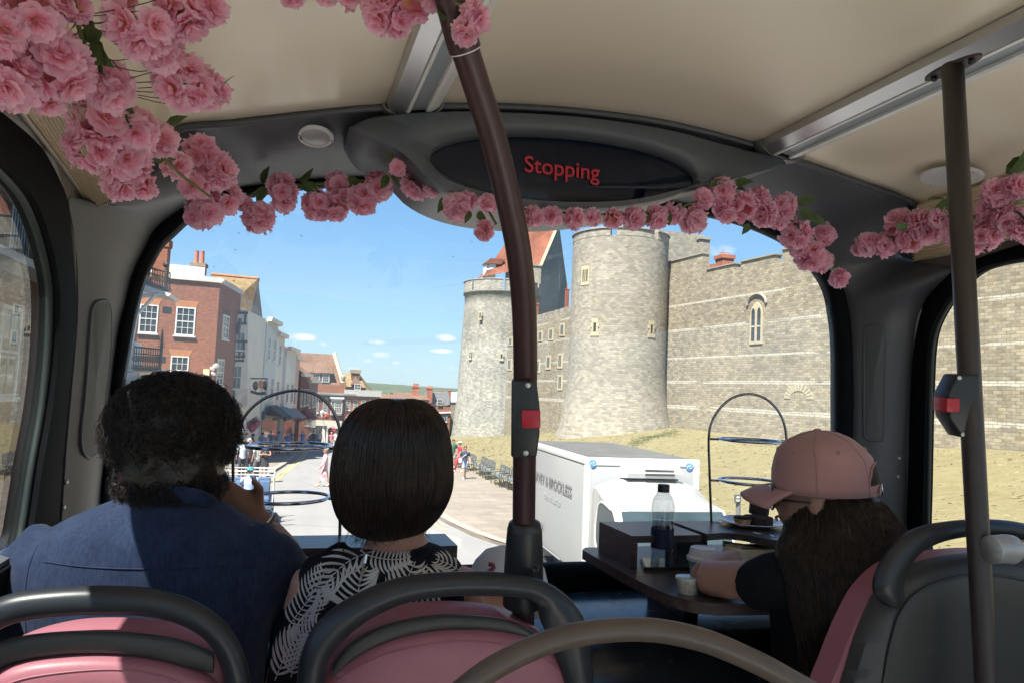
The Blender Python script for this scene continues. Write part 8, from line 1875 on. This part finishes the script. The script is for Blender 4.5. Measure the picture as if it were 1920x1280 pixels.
def frond(spine, n, L, ang0, w=3.0, both=True, taper=True, bend=4):
    sp3 = cr([Vector((*p, 0)) for p in spine], 10); sp3 = resample(sp3, n+2); mb = MB(); 
    for i in range(len(sp3)-1): blade(mb, sp3[i].xy, sp3[i+1].xy, 1.2, 0, 2)
    for i in range(1, n+1):
        t = (sp3[i+1]-sp3[i-1]).xy.normalized(); u = i/n; Lk = L*(.45+.85*math.sin(PI*min(.96, .15+u*.8))) if taper else L
        for sg in ((-1, 1) if both else (both or 1,)):
            a = math.radians(ang0)*sg*(1-.25*u); d = Vector((t.x*math.cos(a)-t.y*math.sin(a), t.x*math.sin(a)+t.y*math.cos(a))); p = sp3[i].xy; blade(mb, p, p+d*Lk, w, bend*sg)
    if mb.v: o = part(mb, 'leaf_print', M_print, blouse, True, fix=False); o['kind'] = 'stuff'
def big(leafs):
    mb = MB()
    for a, b, w, bd in leafs: blade(mb, a, b, w, bd, 12)
    if mb.v: part(mb, 'leaf_print', M_print, blouse, True, fix=False)['kind'] = 'stuff'
frond([(700,1032),(655,1050),(618,1085),(590,1130)], 9, 44, 38, 2.6, bend=5)
frond([(540,1175),(580,1120),(604,1080),(612,1062)], 12, 36, 55, 2.0)
frond([(545,1270),(560,1225),(580,1190),(600,1165)], 12, 46, 42, 2.4)
frond([(515,1275),(532,1235),(548,1205),(566,1180)], 8, 40, 40, 2.8)
frond([(680,1160),(672,1120),(676,1085),(690,1060)], 9, 42, 52, 2.4, bend=5)
frond([(735,1150),(752,1110),(770,1070),(780,1050)], 8, 44, 50, 2.8, bend=6)
frond([(830,1150),(800,1135),(760,1128),(712,1140)], 11, 36, 58, 3.0)
frond([(870,1110),(840,1095),(806,1088),(780,1095)], 8, 34, 46, 2.6)
frond([(640,1215),(665,1190),(700,1165),(730,1150)], 10, 34, 50, 3.0)
frond([(870,1075),(845,1058),(815,1046)], 6, 26, 40, 2.0)
frond([(690,1040),(716,1046),(745,1048),(772,1042)], 10, 26, 66, 2.2)
big([((604,1098),(640,1125),6,3),((604,1112),(650,1140),5,-3),((598,1108),(578,1168),5,-2),((640,1200),(606,1245),5,3),((560,1165),(596,1120),3,2),((700,1120),(738,1092),4,3),((690,1130),(730,1120),4,-3)])
# zip at the back of the neck
zp_ = [onbvh(bb_, a, b, .0018) for a, b in [(688,1036),(686,1046),(683,1058),(680,1070),(677,1082),(674,1095)]]; zp_ = [p for p in zp_ if p]
mb = MB(); mb.tube(zp_, .0022, 5); zz_o = part(mb, 'zip_teeth', mat('zip_metal', (.40, .38, .32), .3, metal=.8), blouse, True)
mb = MB(); z0 = onbvh(bb_, 688, 1036, .004); z1 = onbvh(bb_, 684, 1056, .006); mb.tube([z0, z0.lerp(z1, .3), z0.lerp(z1, .31), z1], [.0030, .0034, .0020, .0028], 6); part(mb, 'zip_pull', M_chrome, zz_o, True)
mb = MB(); nq = [onbvh(BVHTree.FromPolygons([v.co.copy() for v in bodyw.data.vertices], [tuple(p.vertices) for p in bodyw.data.polygons]), a, b, .001) for a, b in [(795,1002),(800,1010),(806,1018),(812,1028),(816,1036)]]; nq = [p for p in nq if p]
if len(nq) > 2: mb.tube(nq, .0008, 5); part(mb, 'fine_necklace', M_chrome, wom, True)
# the bob: solid shape, then strands laid over it
M_hair2 = hairmat('dark_brown_hair', (.012, .009, .011), (.050, .031, .023), .30)
rows_b = [(747, 715, 775, .30), (752, 694, 793, .50), (764, 672, 812, .72), (784, 655, 828, .88), (806, 643, 838, .97), (838, 633, 844, 1.02), (873, 627, 847, 1.04), (908, 625, 847, 1.02), (935, 629, 840, .97), (962, 637, 826, .88), (984, 652, 808, .78), (997, 672, 790, .66), (1003, 700, 770, .5)]
mb = MB(); loft(mb, rows_b, 1.262, .098, -.004, 48, 2.05); hb_ = remeshed(mb, 'hair_base', M_hair2, wom, .0075, 3)
st = []; top_b = P(752, 746, 1.262)
fine = cr([Vector(r) .to_3d() if False else Vector((r[0], r[1], r[2])) for r in rows_b], 4); dsc = [r[3] for r in rows_b]
def dlook(i): k = i/4; a = int(k); a = min(a, len(dsc)-2); return dsc[a]+(dsc[a+1]-dsc[a])*(k-a)
for k in range(5200):
    th = rn.uniform(0, 2*PI); st0 = int(rn.triangular(0, 34, 0)); en = min(len(fine)-1, st0+rn.randint(8, 22))
    if rn.random() < .55: en = len(fine)-1; st0 = max(0, en-rn.randint(14, 40))
    jit = rn.uniform(-.0005, .0030); pts = []; tw = rn.uniform(-.10, .10); ph = rn.uniform(0, 6)
    for i in range(st0, en+1, 2):
        y, l, r_ = fine[i]; zz = 1.262; a = P(l, y, zz); b = P(r_, y, zz); c = (a+b)/2-f0*.004; hw = (b-a)/2; d = f0*.098*dlook(i); t_ = th+tw*(i-st0)/30+.02*math.sin(ph+i*.3)
        q = c+hw*math.cos(t_)*(1+jit/.1)+d*math.sin(t_)*(1+jit/.1); pts.append(q)
    if len(pts) > 3: st.append((pts, .00075, .00035))
for k in range(260):                                     # a few loose ends
    th = rn.uniform(0, 2*PI); i = len(fine)-rn.randint(1, 8); y, l, r_ = fine[i]; a = P(l, y, 1.262); b = P(r_, y, 1.262); c = (a+b)/2; hw = (b-a)/2; q = c+hw*math.cos(th)+f0*.098*dlook(i)*math.sin(th); st.append(([q, q+Vector((rn.uniform(-.006, .006), rn.uniform(-.004, .004), -.008)), q+Vector((rn.uniform(-.012, .012), rn.uniform(-.008, .008), -rn.uniform(.012, .022)))], .0005, .0002))
ribbons('bob_hair', st, M_hair2, wom)
# ---------------- girl in the pink cap
girl = thing('person', 'girl in a pink baseball cap with long brown hair and black t-shirt', 'person', P(1560, 1250, 1.5))
GF = (-RGT*.86+f0*.50).normalized(); GU = (UPV*.98+GF*.20).normalized()
gc = P(1535, 930, 1.52)
mb = MB(); AG = head_parts(mb, gc, .20, GF, GU, ([P(1552, 1075, 1.52), P(1548, 1030, 1.52), gc], [.06, .045, .045]))
loft(mb, [(1046, 1520, 1600, .7), (1070, 1490, 1640, .8), (1110, 1475, 1650, .9), (1200, 1480, 1650, .9), (1330, 1485, 1650, .9), (1480, 1485, 1660, .9)], 1.52, .10)
gs, ge, gw = P(1445, 1090, 1.48), P(1322, 1100, 1.60), P(1372, 1078, 1.76)
ge.z = max(ge.z, ZT+.034); gw.z = ZT+.045
mb.tube([P(1490, 1085, 1.5), gs, gs.lerp(ge, .5), ge], [.044, .042, .040, .037], 16); mb.tube([ge, ge.lerp(gw, .5), gw], [.037, .034, .024], 14); hand(mb, gw, (P(1350, 1066, 1.86)-gw), Vector((0, 0, -1)), .165, .5, 1)
mb.tube([P(1640, 1080, 1.56), P(1660, 1180, 1.7), P(1560, 1130, 1.95)], [.044, .038, .026], 12); hand(mb, P(1560, 1130, 1.95), Vector((-.8, .5, 0)), Vector((0, 0, -1)), .16, .4, 1)
for x in (1530, 1640):
    a, b = P(x, 1450, 1.5), P(x-40, 1400, 2.0); mb.tube([a, b], [.075, .055], 12); mb.tube([b, b+Vector((0, .03, -.40)), b+Vector((0, .14, -.44))], [.05, .034, .03], 12)
bg_ = remeshed(mb, 'body', S_girl, girl, .0072, 5); eyes(girl, AG, .20, bg_)
mb = MB(); loft(mb, [(1030, 1510, 1600, .6), (1042, 1470, 1640, .8), (1060, 1448, 1668, .95), (1090, 1440, 1686, 1.05), (1150, 1450, 1690, 1.1), (1230, 1460, 1690, 1.1), (1480, 1455, 1695, 1.12)], 1.52, .115, 0, 40, 2.3)
mb.tube(cr([P(1500, 1070, 1.5), P(1455, 1085, 1.485), P(1425, 1095, 1.50), P(1414, 1098, 1.512)], 4), [.050]*4+[.054]*4+[.052]*5, 18); mb.tube([P(1630, 1075, 1.54), P(1655, 1140, 1.62)], [.054, .052], 16)
tee = remeshed(mb, 't_shirt', M_blktee, girl, .0085, 6, wr(10, .005, 2))
# cap
M_cap = mat('dusty_pink_cap', (.44, .235, .225), .82, var=.06, scale=18, bump=.25, bscale=700, bdist=.0004, sheen=.2)
capT = thing('cap', '', '') if False else None
AC = AG.copy(); cT = Matrix.Translation(P(1538, 893, 1.52)-AG.translation) @ AG @ Matrix.Rotation(-.03, 4, 'X')
mb = MB(); mb.T = cT; prof = [(.0995, -.022), (.1005, -.004), (.0985, .018), (.0925, .040), (.081, .060), (.063, .0765), (.040, .0875), (.018, .0925), (.0005, .0935)]
nseg = 48; rowsC = []
for r_, z in prof:
    row = []
    for k in range(nseg):
        a = 2*PI*k/nseg; row.append(Vector((r_*.86*math.sin(a), r_*1.02*math.cos(a)-.006+(.004 if z > .05 else 0), z-(.0 if z > 0 else .0)-.010*(1-math.cos(a))*.5*(1 if z < .02 else 0))))
    rowsC.append(row)
mb.grid(rowsC, close=True); crown = part(mb, 'cap_crown', M_cap, girl, True); crown.name = 'cap_crown'
sm = crown.modifiers.new('Solidify', 'SOLIDIFY'); sm.thickness = .002
for k in range(6):
    a = 2*PI*(k+.5)/6; pr_ = [Vector((r_*.863*math.sin(a), r_*1.022*math.cos(a)-.006+(.004 if z > .05 else 0), z+.0006-.010*(1-math.cos(a))*.5*(1 if z < .02 else 0))) for r_, z in prof]
    mb = MB(); mb.T = cT; mb.tube(pr_, .0011, 5); part(mb, 'panel_seam', M_cap, crown, True)
    a = 2*PI*(k)/6+.02; p = Vector((.083*.86*math.sin(a), .083*1.02*math.cos(a)-.004, .0585)); mb = MB(); mb.T = cT @ Matrix.Translation(p) @ p.normalized().to_track_quat('Z', 'Y').to_matrix().to_4x4(); mb.tube([(.0035*math.cos(t), .0035*math.sin(t), .0) for t in [2*PI*i/10 for i in range(10)]], .0011, 5, closed=True); part(mb, 'eyelet', M_cap, crown, True)
mb = MB(); mb.T = cT; mb.lathe([(.009, .092), (.008, .0965), (.004, .0985), (.0001, .0985)], 14, caps=False); part(mb, 'top_button', M_cap, crown, True)
mb = MB(); mb.T = cT; rr = []
for j in range(9):
    v = j/8; row = []
    for i in range(15):
        a = rad(-62+124*i/14); R0 = Vector((.0985*.86*math.sin(a), .0985*1.02*math.cos(a)-.006, -.018)); L = .064*math.cos(a*.62)**1.2+.004; d = Vector((math.sin(a)*.35, 1, 0)).normalized(); row.append(R0+d*(L*v)+Vector((0, 0, -.030*v*v*.6-.020*abs(math.sin(a))**2*(v**.7))))
    rr.append(row)
mb.grid(rr); brim = part(mb, 'cap_brim', M_cap, girl, True); sm = brim.modifiers.new('Solidify', 'SOLIDIFY'); sm.thickness = .0035
# gap over the adjuster strap: hair shows through
gp = []
def capsurf(a, z):
    for i in range(len(prof)-1):
        if prof[i][1] <= z <= prof[i+1][1]: u = (z-prof[i][1])/(prof[i+1][1]-prof[i][1]); r_ = prof[i][0]+(prof[i+1][0]-prof[i][0])*u; break
    else: r_ = prof[0][0]
    return Vector(((r_+.0016)*.86*math.sin(a), (r_+.0016)*1.02*math.cos(a)-.006, z-.010*(1-math.cos(a))*.5*(1 if z < .02 else .0)))
mb = MB(); mb.T = cT; q = [[capsurf(PI+w*u_*math.cos(t_)*.999, .000+.030*max(0, math.sin(t_))*u_) for t_ in [PI*i/16 for i in range(17)]] for u_, w in ((1, .52), (.66, .52), (.33, .52), (.01, .52))]
mb.grid(q); part(mb, 'adjuster_opening', hairmat('hair_in_gap', (.008, .006, .005), (.02, .014, .010), .8), crown, True)
mb = MB(); mb.T = cT; mb.tube([capsurf(PI+.54*math.cos(t_), .000+.031*math.sin(t_)) for t_ in [PI*i/16 for i in range(17)]], .0016, 6); part(mb, 'gap_binding', M_cap, crown, True)
mb = MB(); mb.T = cT; mb.grid([[capsurf(PI-.30+.5*i/10, z)*1.02 for i in range(11)] for z in (-.020, -.004)]); part(mb, 'strap', M_cap, crown, True); mb = MB(); mb.T = cT; mb.tube([capsurf(PI+.05, -.022)*1.03, capsurf(PI+.05, .0)*1.03], .0022, 6); part(mb, 'strap_buckle', M_chrome, crown, True)
# sunglasses
mb = MB(); mb.T = AG; s = .20; o = []
gl_ = [Vector((x*s, y*s, z*s)) for x, y, z in [(.36,.02,.0),(.34,.30,.005)]]; mb.tube(gl_, .0022, 6); mb.tube([Vector((-p.x, p.y, p.z)) for p in gl_], .0022, 6)
gp_ = part(mb, 'sunglasses', M_black, girl, True)
for sg in (-1, 1): mb = MB(); mb.T = AG @ Matrix.Translation((sg*.17*s, .44*s, -.01*s)); mb.tube([(.15*s*math.cos(a), -.06*s*math.cos(a)*sg, .115*s*math.sin(a)) for a in [2*PI*i/20 for i in range(20)]], .0026, 6, closed=True); mb.poly([(.15*s*math.cos(a), -.06*s*math.cos(a)*sg, .115*s*math.sin(a)) for a in [2*PI*i/20 for i in range(20)]]); part(mb, 'lens', mat('dark_lens', (.01, .01, .012), .05, var=0, spec=1), gp_)
# long wavy hair
M_hair3 = hairmat('warm_brown_hair', (.014, .009, .007), (.058, .035, .022), .42)
rows_g = [(868, 1505, 1600, .6), (900, 1492, 1622, .85), (930, 1486, 1640, 1.12), (955, 1484, 1662, 1.22), (985, 1480, 1688, 1.2), (1010, 1470, 1710, 1.0), (1040, 1458, 1726, .95), (1080, 1470, 1728, .9), (1140, 1485, 1720, .85), (1210, 1500, 1700, .8), (1290, 1510, 1680, .7), (1360, 1530, 1660, .5)]
mb = MB(); zsg = [1.53, 1.53, 1.53, 1.52, 1.50, 1.48, 1.46, 1.44, 1.42, 1.41, 1.41, 1.41]
rings = loft(mb, [(r[0], r[1]+6, r[2]-8, r[3]) for r in rows_g], 1.5, .085, 0, 44, 2.1, zs=zsg); hg = remeshed(mb, 'hair_base', M_hair3, girl, .009, 3, wr(26, .006, 4, (1, 1, .15)))
st = []; fg_ = []
NR = 44
cols = [[Vector(r[k]) for r in rings] for k in range(NR)]; cols = [resample(cr(c, 6), 60) for c in cols]
for k in range(5600):
    ck3 = rn.randrange(150); rc = random.Random(ck3*17); th = (rc.uniform(0, NR)+rn.gauss(0, .32)) % NR; a = int(th) % NR; b = (a+1) % NR; fr2 = th-int(th); s0_ = int(rn.triangular(0, 40, 5)); e0_ = min(59, s0_+rn.randint(12, 34)); w_ = rc.uniform(.002, .0075); ph = rc.uniform(0, 6.28)+rn.gauss(0, .25); fq = rc.uniform(.20, .40); lift = rn.uniform(0, .007); pts = []
    for i in range(s0_, e0_+1, 2):
        q = cols[a][i].lerp(cols[b][i], fr2); cx_ = sum((cols[j][i] for j in range(0, NR, 11)), Vector())/4; n_ = (q-cx_); n_.z = 0; n_.normalize(); sd_ = Vector((-n_.y, n_.x, 0)); g_ = min(1, (i-s0_)/8); pts.append(q+n_*(lift+w_*.6*math.sin(ph+fq*i))+sd_*(w_*1.6*math.sin(ph*1.7+fq*i*.9))*g_)
    def ppx(p): d_ = p-CAM; z_ = d_.dot(FWD); return 960+FPX*d_.dot(RGT)/z_, 640-FPX*d_.dot(UPV)/z_
    pts = [p for p in pts if ppx(p)[1] > 913+min(120, max(0, ppx(p)[0]-1474))*.2 or (p-gc).dot(FWD) > .03]
    if len(pts) > 3: st.append((pts, .00080, .00035))
ribbons('long_wavy_hair', st, M_hair3, girl)
# ---------------- child in the white cap, mostly behind the pole foot
kid = thing('person', 'child in a white cap, mostly hidden behind the foot of the curved pole', 'person', P(930, 1250, 1.5))
kc = P(948, 1118, 1.52); KF = (f0*.6+RGT*.3-Zv*.3).normalized()
mb = MB(); AK = head_parts(mb, kc, .185, KF, UPV, ([kc-Zv*.15-f0*.04, kc-Zv*.02], [.045, .042])); c_ = kc-Zv*.30-f0*.05
mb.sphere(c_+Zv*.04, .13, 20, 12, 1.0, .7, 1.0); mb.sphere(c_-Zv*.2, .12, 20, 12, 1.0, .75, 1.2)
mb.tube([P(862, 1170, 1.45), P(905, 1148, 1.42), P(950, 1160, 1.42), P(975, 1260, 1.5)], [.036, .040, .038, .030], 12)
hand(mb, P(975, 1260, 1.5), Vector((.3, .8, 0)), Vector((0, 0, -1)), .14, .5, 1)
for x in (-.06, .07): a = c_-Zv*.28+RGT*x; b = a+f0*.33; mb.tube([a, b, b-Zv*.34, b-Zv*.36+f0*.12], [.065, .05, .032, .03], 12)
bk = remeshed(mb, 'body', S_girl, kid, .008, 5); eyes(kid, AK, .185, bk)
mb = MB(); mb.sphere(c_-Zv*.03, .135, 20, 12, 1.0, .75, 1.25); mb.sphere(c_-Zv*.2, .13, 16, 10, 1.0, .75, 1.1); remeshed(mb, 't_shirt', cloth((.5,.52,.56)), kid, .01, 5, wr(10, .004))
M_wcap = mat('white_cap_cloth', (.60, .62, .68), .8, var=.03); kt = AK @ Matrix.Translation((0, 0, .025)) @ Matrix.Rotation(-.12, 4, 'X')
mb = MB(); mb.T = kt; mb.lathe([(.088, -.02), (.0885, .0), (.084, .025), (.070, .050), (.045, .066), (.02, .073), (.0005, .0745)], 40, caps=False, sx=.92, sy=1.05); kc_ = part(mb, 'cap_crown', M_wcap, kid, True)
mb = MB(); mb.T = kt; mb.grid([[Vector(((.088*.92)*math.sin(a), .088*1.05*math.cos(a), -.016))+Vector((math.sin(a)*.3, 1, -.15))*(.06*v*math.cos(a*.6)) for a in [rad(-60+120*i/10) for i in range(11)]] for v in (0, .5, 1)]); part(mb, 'cap_brim', M_wcap, kid, True)
kb = BVHTree.FromPolygons([v.co.copy() for v in kc_.data.vertices], [tuple(p.vertices) for p in kc_.data.polygons])
def kcap(px, py): return onbvh(kb, px, py, .0008)
for k in range(9):                                       # swirling emblem: curved rays, blue at the left, red at the right
    a0_ = -2.6+k*.52; pts = [kcap(920+(2+8*u)*math.cos(a0_+u*.9), 1062+(2+8*u)*math.sin(a0_+u*.9)) for u in (0, .25, .5, .75, 1)]
    if all(pts): mb = MB(); mb.tube(pts, [.0008, .0014, .0016, .0013, .0005], 5); part(mb, 'emblem_ray', mat('emblem_red', (.45, .02, .05), .6, var=0) if k % 2 else mat('emblem_navy', (.02, .03, .15), .6, var=0), kc_, True)

# stitched seams on the pink seat backs
for pn_, sm_ in ((pn2, [(612,1300),(650,1262),(725,1226),(830,1203),(930,1205),(1015,1232),(1058,1264),(1086,1300)]), (pn1, [(-20,1295),(60,1268),(200,1254),(300,1266),(372,1296)])):
    seamline(BVHTree.FromPolygons([v.co.copy() for v in pn_.data.vertices], [tuple(p.vertices) for p in pn_.data.polygons]), sm_, .0011, 'stitched_seam', M_pink, pn_)
